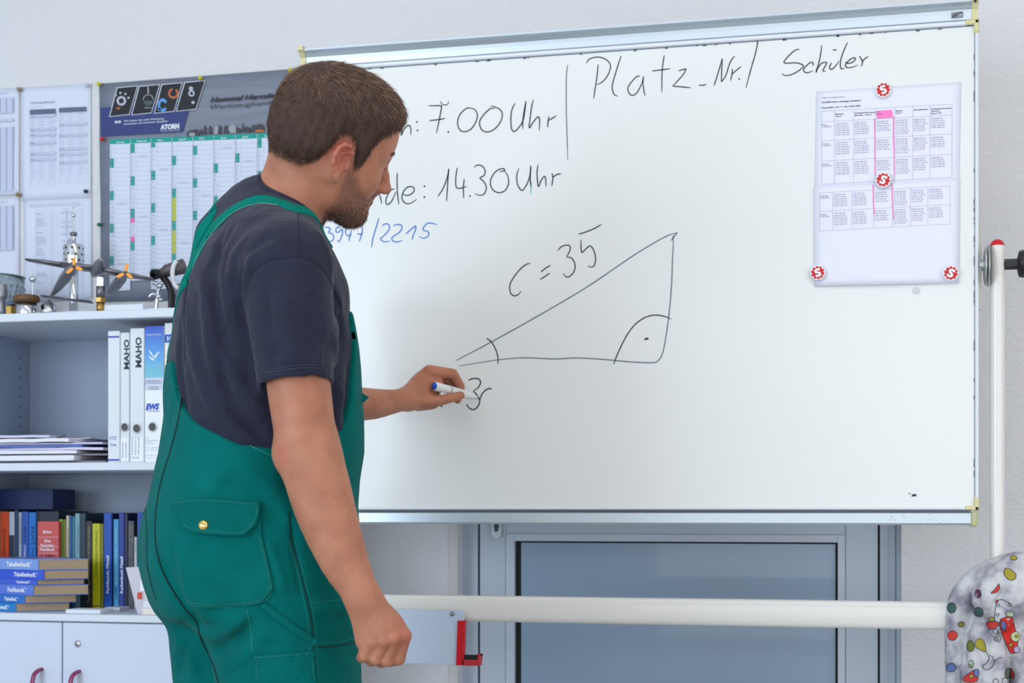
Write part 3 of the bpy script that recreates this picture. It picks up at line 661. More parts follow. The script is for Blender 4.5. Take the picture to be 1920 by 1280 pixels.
MB().lathe([(.012, 0), (.012, .003), (.003, .006), (1.9*s, .01), (1.5*s, zz(61, 528, y)), (.3*s, zz(61, 500, y)), (.15*s, zz(61, 478, y))], c, 12).build('needle', m_chr, ob)
MB().ball((c[0], y, zt+zz(61, 523.5, y)), 6.3*s, 14).build('ball', m_chr, ob)
y = 3.25; s = sc(91, y); c = top(91, y)
ob = empty('steel_cup_with_cone', c, 'small steel cup with a grey cone on top under the model aeroplane tail', 'metal part')
h = zz(91, 573, y); MB().lathe([(0, 0), (13.5*s, 0), (14*s, h), (0, h)], c, 30).build('cup', m_chr, ob)
MB().lathe([(14*s, h), (10*s, h+.005), (4*s, zz(91, 564, y)), (2*s, zz(91, 561, y)), (0, zz(91, 560.5, y))], c, 30).build('cone', m_chd, ob)
c = top(112, 3.3); s = sc(112, 3.3); tag(MB().lathe([(0, 0), (5*s, 0), (5*s, 4*s), (3.5*s, 5*s), (3.5*s, 11*s), (0, 12*s)], c, 14).build('small_steel_knob', m_dkm), 'tiny dark steel knob between the cup and the tower model', 'knob')
# tower model
y = 3.47; s = sc(138, y); c = top(138, y)
tw = empty('tower_model', c, 'tall turned steel television tower model with drilled cabin and needle top', 'model')
hh_ = lambda py: zz(138, py, y)
MB().lathe([(0, 0), (8.4*s, 0), (8.2*s, hh_(498)), (0, hh_(498))], c, 24).build('shaft', m_chr, tw)
cb = MB(); za, zb_ = hh_(496.5), hh_(459); R = 18.7*s
cb.lathe([(.5*R, za), (R*.97, za), (R, za+.002), (R, zb_-.002), (R*.96, zb_), (R*.5, zb_)], c, 32)
cbo = cb.build('drilled_cabin', m_chr, tw); hl = MB()
for r_ in range(3):
    for k in range(9):
        t = 2*math.pi*(k+.5*(r_ % 2))/9-1.2; d = np.array([math.cos(t), math.sin(t), 0])
        hl.lathe([(0, .0006), (2.2*s, .0004), (2.2*s, -.001)], c+d*R+np.array([0, 0, za+(zb_-za)*(.2+.3*r_)]), 10, axis=d)
hl.build('drilled_hole', m_gask, cbo)
up = MB(); up.lathe([(6*s, zb_-.002), (4.2*s, zb_), (4*s, hh_(442)), (3.5*s, hh_(440)), (2*s, hh_(436)), (1.6*s, hh_(405)), (1.2*s, hh_(400)), (.9*s, hh_(387)), (0, hh_(386))], c, 14); up.build('mast', m_chr, tw)
MB().lathe([(3*s, hh_(443)), (6.3*s, hh_(442)), (6.6*s, hh_(439)), (6*s, hh_(435.5)), (2*s, hh_(434.5))], c, 18).build('collar', m_dkm, tw)
MB().ball(c+np.array([0, 0, hh_(403.5)]), 4.2*s, 12).build('ball', m_chr, tw)
for dx in (-8, -3.5, 7): MB().tube([c+np.array([dx*s, -.01, zb_-.004]), c+np.array([dx*s, -.01, hh_(446+abs(dx)*.3)])], .9*s, 8).build('post', m_dkm, tw)
# model aeroplane with twin booms
ya = 3.24
def A(px, py, dy=0.0): return WP(px, py, ya+dy)
pl = empty('aeroplane_model', top(185, ya), 'polished metal twin boom model aeroplane with two orange propellers on a stand', 'model aeroplane')
def blob(mb, pts, rad, n=16): 
    q = crom(pts, 5); rr_ = np.interp(np.linspace(0, 1, len(q)), np.linspace(0, 1, len(rad)), rad); mb.tube(q, list(rr_), n)
wn = MB()
def wing(mb, a, b_, ca, cb_, ta, tb):       # airfoil slab from a to b, chord along +y-ish down
    ch = np.array([-.15, .97, -.10]); ch /= np.linalg.norm(ch); up_ = np.array([0.1, .25, .96])
    rings = []
    for p, cc, t in ((a, ca, ta), (b_, cb_, tb)):
        rings.append([p+ch*cc*x+up_*t*z for x, z in ((-.5, 0), (-.46, .35), (-.3, .5), (0, .45), (.5, 0), (0, -.35), (-.3, -.4), (-.46, -.3))])
    v = rings[0]+rings[1]; n = 8; mb.add(v, [(i, (i+1) % n, (i+1) % n+n, i+n) for i in range(n)]+[tuple(range(n-1, -1, -1)), tuple(range(n, 2*n))], True)
wing(wn, A(186, 507, .02), A(122, 499, .02), .07, .058, .014, .012); wing(wn, A(122, 499, .02), A(51, 488, .03), .058, .03, .012, .006)
wing(wn, A(186, 507, .02), A(240, 517, .02), .07, .055, .014, .011); wing(wn, A(240, 517, .02), A(287, 524, .03), .055, .03, .011, .006)
wn.build('wing', m_dkm, pl)
bo = MB()
blob(bo, [A(139, 500, -.03), A(131, 508, -.01), A(121, 522, .03), A(108, 540, .08), A(95, 556, .13)], [.004, .0125, .0135, .009, .003])
bo.build('engine_boom', m_chd, pl)
bo = MB(); blob(bo, [A(235, 514, -.03), A(228, 522, -.01), A(218, 534, .03), A(207, 545, .07), A(199, 551, .11)], [.004, .012, .013, .010, .004]); bo.build('engine_boom', m_chd, pl)
bo = MB(); blob(bo, [A(189, 486, -.035), A(186, 494, -.02), A(182, 505, .0), A(176, 514, .05)], [.004, .0115, .016, .008]); bo.build('cockpit_pod', m_chd, pl)
tl = MB(); wing(tl, A(80, 556, .10), A(173, 567, .10), .03, .03, .005, .005); tl.build('tailplane', m_dkm, pl)
for (cx_, cy_, a0) in ((139, 500, 100), (235, 511, 85)):
    c0 = A(cx_, cy_, -.045); pb = MB(); s = sc(cx_, ya)
    for k in range(3):
        t = math.radians(a0+120*k); d = np.array([math.cos(t), .25*math.sin(t), math.sin(t)]); e_ = np.cross(d, [0, 1, 0]); L = 19*s
        out = [c0+d*L*q_+e_*w_*s for q_, w_ in ((.05, 1.2), (.35, 3.2), (.65, 3.4), (.9, 2.0), (1.0, 0), (.9, -2.0), (.65, -3.0), (.35, -2.6), (.05, -1.2))]
        v = out+[p+np.array([0, .0016, 0]) for p in out]; n = len(out)
        pb.add(v, [tuple(range(n)), tuple(range(2*n-1, n-1, -1))]+[(i, i+n, (i+1) % n+n, (i+1) % n) for i in range(n)])
    po = pb.build('propeller', m_orn, pl)
    MB().lathe([(0, .008), (.0028, .006), (.0042, 0), (.0042, -.01)], c0+np.array([0, 0, 0]), 14, axis=(0, -1, 0)).build('spinner', m_dkm, po)
br = MB(); br.prism([(A(176, 575)[0], zt+.001), (A(190, 575)[0], zt+.001), (A(188, 515)[0], A(188, 515)[2]), (A(178, 515)[0], A(178, 515)[2])], ya+.012, ya+.016); br.build('stand_bracket', m_chr, pl)
s = sc(187, ya); c = top(188.5, ya-.02)
b1 = MB(); hA, hB, hC = zz(188, 566.5, ya-.02), zz(188, 558.5, ya-.02), zz(188, 537, ya-.02)
b1.lathe([(0, 0), (7.5*s, 0), (7.5*s, hA), (0, hA)], c, 24); b1.build('stand_foot', m_brs, pl)
MB().lathe([(0, hA), (10*s, hA), (10*s, hB), (0, hB)], c, 6, smooth=False).build('stand_nut', m_brs, pl)
MB().lathe([(0, hB), (8*s, hB), (8*s, hC), (6*s, hC+.001), (0, hC+.001)], c, 24).build('stand_cylinder', m_dkm, pl)
m_wbox = mat('white_card', (222, 228, 238), .55)
def box_on(name, label, cat, px0, px1, pyb, pyt, y0, d, m, rz=0, z0=None):
    x0, x1 = X_(px0, y0), X_(px1, y0); zb_ = zt if z0 is None else z0; h = (pyb-pyt)*sc((px0+px1)/2, y0)
    o = MB(); cx = (x0+x1)/2; c_, s_ = math.cos(rz), math.sin(rz)
    o.obox((cx, y0+d/2, zb_+h/2), (c_*(x1-x0)/2, s_*(x1-x0)/2, 0), (-s_*d/2, c_*d/2, 0), (0, 0, h/2))
    return tag(o.build(name, m), label, cat), zb_+h
box_on('grey_tray', 'flat grey tray under the aeroplane stand', 'tray', 120, 175, 582, 577, 3.20, .05, mat('grey_tray_plastic', (176, 186, 200), .5))
o_, z1_ = box_on('round_tin_lid', None, None, 208, 238, 582, 579, 3.24, .05, m_chd); tag(o_, 'thin steel plate under the white card box', 'plate')
box_on('white_card_box', 'long flat white card box in front of the calendar on the cabinet top', 'box', 193, 268, 578.5, 566, 3.22, .06, m_wbox, .0, z1_)
box_on('white_card_box', 'small white card box behind the long flat one', 'box', 249, 287, 572, 559, 3.42, .06, mat('cream_card', (214, 220, 226), .6), -.1)
box_on('folded_paper', 'low stack of folded white paper at the foot of the eyepiece instrument', 'paper', 272, 332, 580, 571.5, 3.235, .09, m_wbox, .03)
# eyepiece instrument
yi = 3.36
def I(px, py, dy=0): return WP(px, py, yi+dy)
ins = empty('eyepiece_instrument', top(325, yi), 'dark eyepiece tube with white ring on a curved black arm beside the shoulder', 'instrument')
t_ = MB(); t_.tube([I(289, 514.5, -.03), I(296, 513, -.02), I(297, 512.5, -.02), I(306, 510, 0), I(311, 508, .0), I(345, 499, .03)], [.0115, .0115, .0095, .0105, .015, .019], 24); tb = t_.build('eyepiece_tube', mat('dark_brown_grey_metal', (98, 90, 92), .45, metal=.4), ins)
MB().tube([I(287.5, 515, -.033), I(295, 513.3, -.021)], [.0125, .0128], 24).build('eye_cup', m_blk, tb)
MB().tube([I(286.8, 515.2, -.034), I(286.6, 515.2, -.0345)], [.006, .0058], 20).build('eye_lens', mat('lens_black', (4, 5, 8), .05), tb)
rg = MB(); c0 = I(334, 513, -.01); pts = [c0+np.array([.017*math.cos(t), .004, .034*math.sin(t)]) for t in np.linspace(1.9, 4.7, 18)]; rg.tube(pts, .0055, 10); rg.build('white_ring', mat('white_plastic', (226, 228, 230), .4), ins)
am = MB(); am.tube(crom([I(306, 520), I(314, 530), I(321, 546), I(322, 560), (I(322, 560)[0], yi, zt+.012)], 5), [.006]*10+[.008]*11 if False else .008, 12, flat=(1, 1.6)); am.build('curved_arm', m_blk, ins)
MB().box((I(312, 570)[0], yi-.03, zt), (I(350, 570)[0], yi+.05, zt+.016), .003).build('base', m_blk, ins)
jt = MB()
for px, py, r_ in ((291, 531, .007), (299, 536, .008), (303, 531, .006), (296, 545, .006), (297, 556, .008), (302, 562, .006), (292, 565, .005)): jt.ball(I(px, py, -.02), r_, 10, (1, 1, .8))
jt.tube([I(290, 530, -.02), I(300, 536, -.02), I(296, 548, -.02), (I(298, 560)[0], yi-.02, zt+.004)], .0045, 10)
jt.tube(crom([I(280, 556, -.02), I(286, 551, -.02), I(294, 553, -.02), I(300, 560, -.02)], 4), .004, 8)
jt.build('steel_joint', m_chr, ins)

# ---------------- middle shelf: binders and a heap of papers
m_bind = mat('white_binder_card', (220, 226, 232), .5, noise=.02, nscale=20); m_bw = mat('bright_label', (236, 240, 248), .5)
m_blue = mat('print_blue', (44, 84, 190), .6); m_dk = mat('print_dark', (52, 66, 76), .6); m_vio = mat('print_violet', (70, 80, 190), .6)
YBI = 3.195
def binder(px0, px1, pyt, label, y=YBI, m=m_bind, lean=0):
    x0, x1 = X_(px0, y)+.0004, X_(px1, y)-.0004; h = Z_((px0+px1)/2, pyt, y)
    e = empty('ring_binder', ((x0+x1)/2, y+.14, zs1), label, 'binder', 'white ring binders on the middle shelf')
    b = MB(); b.box((x0, y, zs1), (x1, y+.003, h), .0012); b.build('spine', m, e)
    b = MB(); b.box((x0, y+.003, zs1), (x0+.003, y+.285, h-.001)); b.box((x1-.003, y+.003, zs1), (x1, y+.285, h-.001)); b.build('cover', m, e)
    MB().box((x0+.004, y+.02, zs1+.004), (x1-.004, y+.27, h-.012)).build('pages', mat('binder_pages', (205, 205, 200), .8), e)
    return e, x0, x1, h
def hole(e, px, py, y, r):
    c = WP(px, py, y)
    rg = MB().lathe([(r, -.001), (r*1.22, .0), (r*1.2, .0018), (r, .0018), (r*.97, -.0005)], c, 28, axis=(0, -1, 0)).build('finger_ring', mat('ring_metal', (190, 194, 198), .25, metal=.9), e)
    MB().lathe([(0, .0005), (r, .0005)], c, 24, axis=(0, -1, 0)).build('finger_hole', mat('hole_dark_grey', (84, 86, 84), .7), rg)
def spine_text(e, s, px, py, hpx, wpx, y, m, rot=True, bold=.0, name='printed_text', shear=0.0):
    k = sc(px, y); c = WP(px, py, y); mb = MB()
    put_text(mb, s, plane_map(y), c[0], c[2], hpx*k, width=wpx*k, rot=math.pi/2 if rot is True else rot, bold=bold, shear=shear)
    return mb.build(name, m, e)
def patch(e, px0, py0, px1, py1, y, m, name='printed_band'):
    a, b_ = WP(px0, py0, y), WP(px1, py1, y); mb = MB(); mb.add([(a[0], y, b_[2]), (b_[0], y, b_[2]), (b_[0], y, a[2]), (a[0], y, a[2])], [(0, 1, 2, 3)]); return mb.build(name, m, e)
e, *_ = binder(202, 224.5, 620, 'slim white binder with thin blue bands, leftmost of the row')
y_ = YBI-.0006
patch(e, 203, 630, 223.5, 632.6, y_, m_vio); patch(e, 203, 860.5, 223.5, 863.5, y_, m_vio)
spine_text(e, 'ETZ', 205, 824, 6, 16, y_, m_vio, rot=0.0, shear=.4); spine_text(e, 'Thale', 206, 836, 5, 13, y_, m_vio, rot=0.0)
e, *_ = binder(225, 243, 623, 'white binder with MAHO on its spine, second from the left and partly covered', y=YBI+.004)
y2_ = YBI+.004-.0006
spine_text(e, 'MAHO', 241.6, 692, 10, 56, y2_, m_dk, bold=.035); hole(e, 234, 800.5, y2_, .0088)
patch(e, 226, 821, 240.5, 864, y2_+.0003, m_bw)
for k, xx in enumerate((231, 237)): spine_text(e, 'Steuerung Handbuch', xx, 858, 2.6, 30, y2_-.0003, m_dk)
e, *_ = binder(243.5, 270.5, 615, 'white binder with MAHO on its spine, third from the left with full label')
spine_text(e, 'MAHO', 264.8, 688.5, 11.5, 57, y_, m_dk, bold=.035); hole(e, 256.5, 803, y_, .0092)
patch(e, 244.5, 820, 268, 864, y_+.0003, m_bw)
for xx, t in ((248.8, 'Programmierung'), (255, 'Bedienung Teil 2'), (261, 'CNC Steuerung')): spine_text(e, t, xx, 852, 2.6, 32, y_-.0003, m_dk)
spine_text(e, 'CNC 432', 246.5, 859.5, 3.4, 15, y_, m_dk, rot=0.0)
e, bx_0, bx_1, _ = binder(271, 307.5, 611, 'white and blue binder with sky picture and EWS lettering, fourth from the left', m=m_bw)
m_sky = mat('printed_sky', (70, 110, 205), .55); nt_, b_s = nodes_of(m_sky)
tc_ = nt_.nodes.new('ShaderNodeTexCoord'); sx_ = nt_.nodes.new('ShaderNodeSeparateXYZ'); mr = nt_.nodes.new('ShaderNodeMapRange'); cr_ = nt_.nodes.new('ShaderNodeValToRGB')
zA, zB = Z_(290, 707, y_), Z_(290, 611, y_)
nt_.links.new(tc_.outputs['Object'], sx_.inputs[0]); nt_.links.new(sx_.outputs['Z'], mr.inputs[0]); mr.inputs[1].default_value = zA; mr.inputs[2].default_value = zB
nt_.links.new(mr.outputs[0], cr_.inputs[0]); nt_.links.new(cr_.outputs[0], b_s.inputs['Base Color'])
cr_.color_ramp.elements[0].color = (*lin((120, 200, 220)), 1); cr_.color_ramp.elements[1].color = (*lin((62, 92, 196)), 1)
el = cr_.color_ramp.elements.new(.45); el.color = (*lin((96, 160, 224)), 1)
patch(e, 271.6, 611.5, 307, 707, y_, m_sky, 'printed_picture')
spine_text(e, 'Precision in Motion', 275, 629, 3.6, 29, y_-.0004, m_bw, rot=0.0)
gl = MB()
for pts in ([(278, 655), (284, 661), (290, 672), (286, 668), (280, 660)], [(301, 658), (296, 664), (290, 673), (289, 668), (294, 662)], [(277, 666), (287, 672), (291, 676), (284, 674)]): gl.add([WP(a, c, y_-.0004) for a, c in pts], [tuple(range(len(pts)))])
gl.build('printed_bird_shape', m_bw, e)
lg = MB()
for k in range(10): pxline(lg, 272, 681+k*2.7, 306, 680.5+k*2.7, .5, y_-.0003)
for k in range(12): pxline(lg, 273.5+k*2.9, 680, 273.5+k*2.9, 707, .4, y_-.0003)
lg.build('printed_grid', mat('pale_cyan_print', (150, 220, 232), .6), e)
patch(e, 272, 708, 307, 730, y_, mat('pale_lilac_band', (206, 212, 232), .6))
for k, (t, ww) in enumerate((('Werkzeugaufnahmen', 30), ('für CNC-Drehmaschinen', 33), ('', 0), ('Tool holders', 20), ('for CNC lathes', 22))):
    if t: spine_text(e, t, 289-ww/2, 715+k*3.9, 2.6, ww, y_-.0004, m_dk, rot=0.0)
spine_text(e, 'EWS', 273, 767.5, 10.5, 28, y_, m_blue, rot=0.0, bold=.06, shear=.25); spine_text(e, 'Tool Technologies', 274, 772, 3, 27, y_, m_dk, rot=0.0)
hole(e, 286, 800, y_, .0092)
for k, (t, ww) in enumerate((('EWS', 6), ('Maybachstraße 1', 26), ('D-73066 Uhingen', 20), ('', 0), ('Tel. 07161', 28), ('Fax 07161', 27), ('', 0), ('info', 22), ('www', 28))):
    if t: spine_text(e, t, 272.5, 822+k*4.6, 2.2, ww, y_, mat('pale_print', (150, 164, 182), .6), rot=0.0)
e, *_ = binder(308.2, 345, 605, 'pale binder with a blue 10 label, partly hidden by the dark shirt')
patch(e, 309, 627, 344, 641, y_, m_blue); spine_text(e, '10.1', 313.5, 638.5, 8, 18, y_-.0004, m_bw, rot=0.0, bold=.04)
patch(e, 309, 645, 344, 775, y_+.0003, mat('yellowish_label', (232, 232, 226), .6))
for k in range(5): patch(e, 309.5, 666+k*22, 344, 666.6+k*22, y_-.0002, mat('faint_rule', (190, 196, 204), .6), 'rule_line')
for k in range(4): binder(346+k*27, 372.5+k*27, 610+3*(k % 2), 'white binder standing behind the person, %s' % ('next to the blue 10 label', 'second from the blue 10 label', 'third from the blue 10 label', 'at the right end of the shelf')[k])
# heap of papers
rr = random.Random(11)
m_p1, m_p2, m_p3, m_p4 = mat('heap_white', (232, 232, 240), .8), mat('heap_lilac', (212, 208, 232), .8), mat('heap_blue', (92, 112, 178), .7), mat('heap_grey', (150, 146, 160), .8)
def slab(name, label, cat, px0, px1, z0, h, y0, d, m, rz=0.0, wave=0.0, grp='papers heaped on the middle shelf'):
    x0, x1 = X_(px0, y0), X_(px1, y0); N = 12; vs = []; cx, cy = (x0+x1)/2, y0+d/2; c_, s_ = math.cos(rz), math.sin(rz)
    for zz_ in (0, 1):
        for j in range(N+1):
            for i in range(N+1):
                a, b_ = (i/N-.5)*(x1-x0), (j/N-.5)*d
                wv = wave*(math.sin(i*.9+rz*40+y0*9)*.5+math.sin(j*.7+i*.35)*.5)*((i/N)**1.5 if wave > 0 else 1)
                vs.append((cx+a*c_-b_*s_, cy+a*s_+b_*c_, z0+zz_*h+abs(wv)))
    n = (N+1)**2; fs = []
    for j in range(N):
        for i in range(N):
            a = j*(N+1)+i; fs += [(a, a+N+1, a+N+2, a+1), (n+a, n+a+1, n+a+N+2, n+a+N+1)]
    bo = [i for i in range(N)]+[N+i*(N+1) for i in range(N)]+[(N+1)*(N+1)-1-i for i in range(N)]+[(N+1)*N-i*(N+1) for i in range(N)]
    fs += [(bo[k], bo[(k+1) % len(bo)], n+bo[(k+1) % len(bo)], n+bo[k]) for k in range(len(bo))]
    mb = MB(); mb.add(vs, fs); return tag(mb.build(name, m), label, cat, grp)
zc = zs1; k_ = sc(80, 3.2)
L = [(-70, 198, .0055, 3.22, m_p4, .0, 'bottom grey booklet of the paper heap'), (-75, 136, .0035, 3.19, m_p1, .01, 'white pad at the bottom left of the paper heap'),
     (-75, 140, .0085, 3.195, m_p1, -.01, 'thick white catalogue low in the paper heap'), (-70, 199, .004, 3.22, m_p4, .012, 'grey brochure under the blue pages'), (-80, 142, .007, 3.20, m_p1, .01, 'white catalogue just below the blue pages'),
     (-60, 196, .006, 3.205, m_p2, -.02, 'lilac magazine in the middle of the heap'), (-80, 150, .006, 3.2, m_p3, .02, 'blue-edged sheaf in the paper heap'), (-70, 190, .004, 3.21, m_p2, .015, 'lilac sheaf reaching far right in the heap'), (-75, 133, .008, 3.2, m_p1, -.03, 'curled white sheets near the top of the heap'), (-60, 166, .002, 3.25, mat('heap_pale_grey', (206, 208, 220), .8), .03, 'pale grey sheet on top of the heap'), (-80, 95, .006, 3.23, m_p2, -.02, 'topmost lilac sheets at the left of the heap')]
for i, (a, b_, h, y0, m, rz, lb) in enumerate(L):
    slab('paper_sheaf', lb, 'papers', a, b_, zc+.0003, h, y0, .21, m, rz, wave=0 if i < 5 else .003)
    zc += h+(.0003 if i < 5 else .0012)
cp = MB(); p = WP(115, 817, 3.26); cp.obox((p[0], 3.26, zc-.003), (.010, 0, .003), (0, .003, 0), (0, 0, .0015)); tag(cp.build('paper_clip', mat('dark_clip', (80, 80, 78), .5, metal=.5)), 'small dark clip on the top sheet of the paper heap', 'clip')

# ---------------- base: books
YB_ = 3.37; z0 = zb1+.0003
def bk(name): return name
def book(px0, px1, pyt, rgb, label, texts=(), y=YB_, d=.15, pyb=None, bands=(), rough=.45):
    x0, x1 = X_(px0, y)+.0003, X_(px1, y)-.0003; h = Z_((px0+px1)/2, pyt, y)
    e = empty('book', ((x0+x1)/2, y+d/2, z0), label, 'book', 'books standing on the cabinet')
    m = mat('book_cover_%d_%d_%d' % rgb, rgb, rough); b = MB()
    b.box((x0, y, z0), (x1, y+.002, h), .0008); t = min(.0015, (x1-x0)*.2)
    b.box((x0, y+.002, z0), (x0+t, y+d, h-.0003)); b.box((x1-t, y+.002, z0), (x1, y+d, h-.0003)); b.build('cover', m, e)
    MB().box((x0+t+.0001, y+.004, z0+.002), (x1-t-.0001, y+d-.004, h-.004)).build('pages', mat('book_pages', (200, 190, 170), .8), e)
    for bd_ in bands: patch(e, px0+.4, bd_[0], px1-.4, bd_[1], y-.0004, mat('book_band_%d_%d_%d' % bd_[2], bd_[2], .5))
    for (s, fx, py, hp_, wp_, rgbt, bold) in texts:
        spine_text(e, s, px0+(px1-px0)*fx, py, hp_, wp_, y-.0008, mat('book_print_%d_%d_%d' % rgbt, rgbt, .6), bold=bold)
    return e
def up_(s, pb, hp_, wp_, rgb, fx=.78, bold=0.0): return (s, fx, pb, hp_, wp_, rgb, bold)
Wt = (225, 235, 248); Bk = (24, 28, 40)
book(-30, -14, 962, (60, 90, 150), 'mid blue book left of the orange one at the picture edge'); book(-13, -1, 958, (190, 190, 190), 'pale grey book at the left picture edge')
book(0, 16.5, 959, (222, 78, 30), 'bright orange book at the left end of the row', [up_('Elektrotechnik', 1049, 7, 58, (120, 40, 20), .62)])
book(17, 27, 959, (190, 196, 205), 'white and black spined book next to the orange one', bands=[(1003, 1100, (34, 46, 66))]); book(27.3, 34.3, 955.5, (40, 58, 96), 'dark slate blue book beside the white and black one')
book(34.8, 40.5, 960, (172, 180, 192), 'thin grey book between two blue ones', [up_('Fertigungstechnik', 1020, 3, 50, (80, 86, 110))])
book(41, 53.8, 958.5, (36, 84, 176), 'royal blue book with handwriting on its spine', [up_('Tabellenbuch', 1049, 5, 28, Wt, .55), up_('Lucke', 1013, 7, 26, (20, 36, 90), .62)])
book(54.2, 67.2, 960, (18, 118, 204), 'sky blue book with large handwritten name Lucke', [up_('Lucke', 1020, 9, 34, (14, 30, 60), .75), up_('Bildung', 1048, 5, 22, (20, 60, 130), .6)])
book(67.8, 71.5, 957, (26, 36, 66), 'very thin navy book beside the sky blue one')
# red handbook facing out
yr = 3.356; x0, x1 = X_(70.5, yr), X_(110, yr); h0, h1 = z0+.0, Z_(90, 977, yr)
e = empty('book', ((x0+x1)/2, yr+.02, z0), 'salmon red technical handbook standing with white title lines', 'book', 'books standing on the cabinet')
MB().box((x0, yr, z0), (x1, yr+.0125, h1), .001).build('cover', mat('salmon_cover', (214, 88, 82), .45), e)
pt = MB(); ptd = MB(); ym = yr-.0005
for s, a, c, ww, m_ in (('Böge', 81, 999, 17, 0), ('Das', 83.5, 1016, 13, 0), ('Techniker', 75.5, 1024.5, 29, 0), ('Handbuch', 75, 1032, 30, 0), ('15. Auflage', 75, 1043.5, 31, 1)):
    k = sc(90, ym); p = WP(a, c, ym); put_text(ptd if m_ else pt, s, plane_map(ym), p[0], p[2], 4.8*k, width=ww*k, bold=.03)
for py in (1007, 1015.5-.4+10, 1037): pxline(pt, 71.5, py, 109, py-.5, .5, ym)
pt.build('printed_text', m_bw, e); ptd.build('printed_text', mat('maroon_print', (92, 30, 34), .6), e)
book(71.8, 110, 958, (24, 30, 56), 'wide navy book standing behind the salmon handbook')
book(110.4, 117.6, 973, (134, 172, 66), 'lime green thin book right of the salmon handbook', [up_('Werkstoffkunde Metall', 1045, 2.6, 50, (70, 100, 40))]); book(118, 123.2, 973.5, (112, 118, 38), 'olive green thin book beside the lime one')
book(123.6, 129.6, 966, (196, 188, 160), 'cream thin book among the green and blue ones', [up_('Zerspanungstechnik', 1040, 2.6, 52, (90, 80, 60))]); book(130, 134.8, 966.5, (18, 92, 156), 'thin cobalt book beside the cream one')
book(135.2, 140, 968, (60, 124, 148), 'thin teal book between cobalt and pale teal'); book(140.4, 149.5, 962, (124, 168, 178), 'pale teal book with vertical lettering', [up_('Maschinenbau', 1035, 4, 50, (70, 110, 130))])
book(150, 160.5, 961.5, (30, 56, 72), 'dark petrol book beside the pale teal one'); book(161, 172.5, 976, (44, 42, 44), 'black book with cream vertical title in two lines', [up_('Technik und Produktion in Übersichten', 1131, 5, 145, (176, 160, 128), .62)])
book(173, 187.5, 981, (196, 196, 20), 'bright yellow book in the middle of the row', [up_('Werkstoffprüfung für Metallberufe', 1082, 4, 88, (96, 98, 20), .62)], bands=[(1134.5, 1136.5, (110, 112, 20))]); book(187.8, 193.6, 982, (128, 128, 22), 'darker side of the bright yellow book, built as a thin shaded book')  # second book is the yellow one's side, its shade put into the colour
book(194.2, 209.2, 961.5, (24, 82, 182), 'tall blue book titled Fachkunde Metall', [up_('Fachkunde Metall', 1112, 5.5, 71, Wt, .66, .03)]); book(209.6, 212.2, 963, (20, 30, 70), 'very thin navy book beside Fachkunde Metall', y=YB_+.004)
book(212.6, 222.3, 973, (66, 156, 208), 'light blue narrow book with pen name near its foot', [up_('Bohren, Drehen, Fräsen', 1095, 3.6, 104, (190, 224, 240), .64), up_('Lucke', 1122, 5.5, 22, (14, 40, 90), .7)])
book(222.7, 232.4, 961, (32, 62, 152), 'blue book titled Rechenbuch Metall', [up_('Rechenbuch Metall', 1112, 5.8, 69, Wt, .8, .03)]); book(232.8, 239.6, 962, (16, 24, 66), 'dark navy narrow book beside Rechenbuch Metall')
book(240, 251, 976, (70, 74, 80), 'dark grey book with cream lettering', [up_('Formeln und Tabellen', 1043, 3.6, 60, (160, 156, 140), .45), up_('Maschinenbau', 1018, 3, 34, (160, 156, 140), .85)])
book(251.3, 256.6, 1006, (192, 198, 204), 'short thin white book between grey and blue', [up_('Metall', 1034, 2.4, 22, (100, 104, 120))]); book(257, 270.5, 960, (28, 72, 158), 'blue book at the right end beside the trouser pocket', [up_('Der Werkzeugbau', 1056, 4.6, 46, Wt, .6)])
book(271, 286, 962, (40, 60, 120), 'dark blue book behind the person, right of the row'); book(287, 300, 968, (180, 60, 50), 'brick red book hidden behind the green trousers')
nv = MB(); nv.box((X_(-50, 3.39), 3.39, Z_(27, 955.4, YB_)+.0008), (X_(99, 3.39), 3.50, Z_(50, 916.5, 3.39)), .001); tag(nv.build('navy_folder', mat('navy_card', (14, 30, 84), .5)), 'large navy box file lying on top of the books at the left', 'folder')
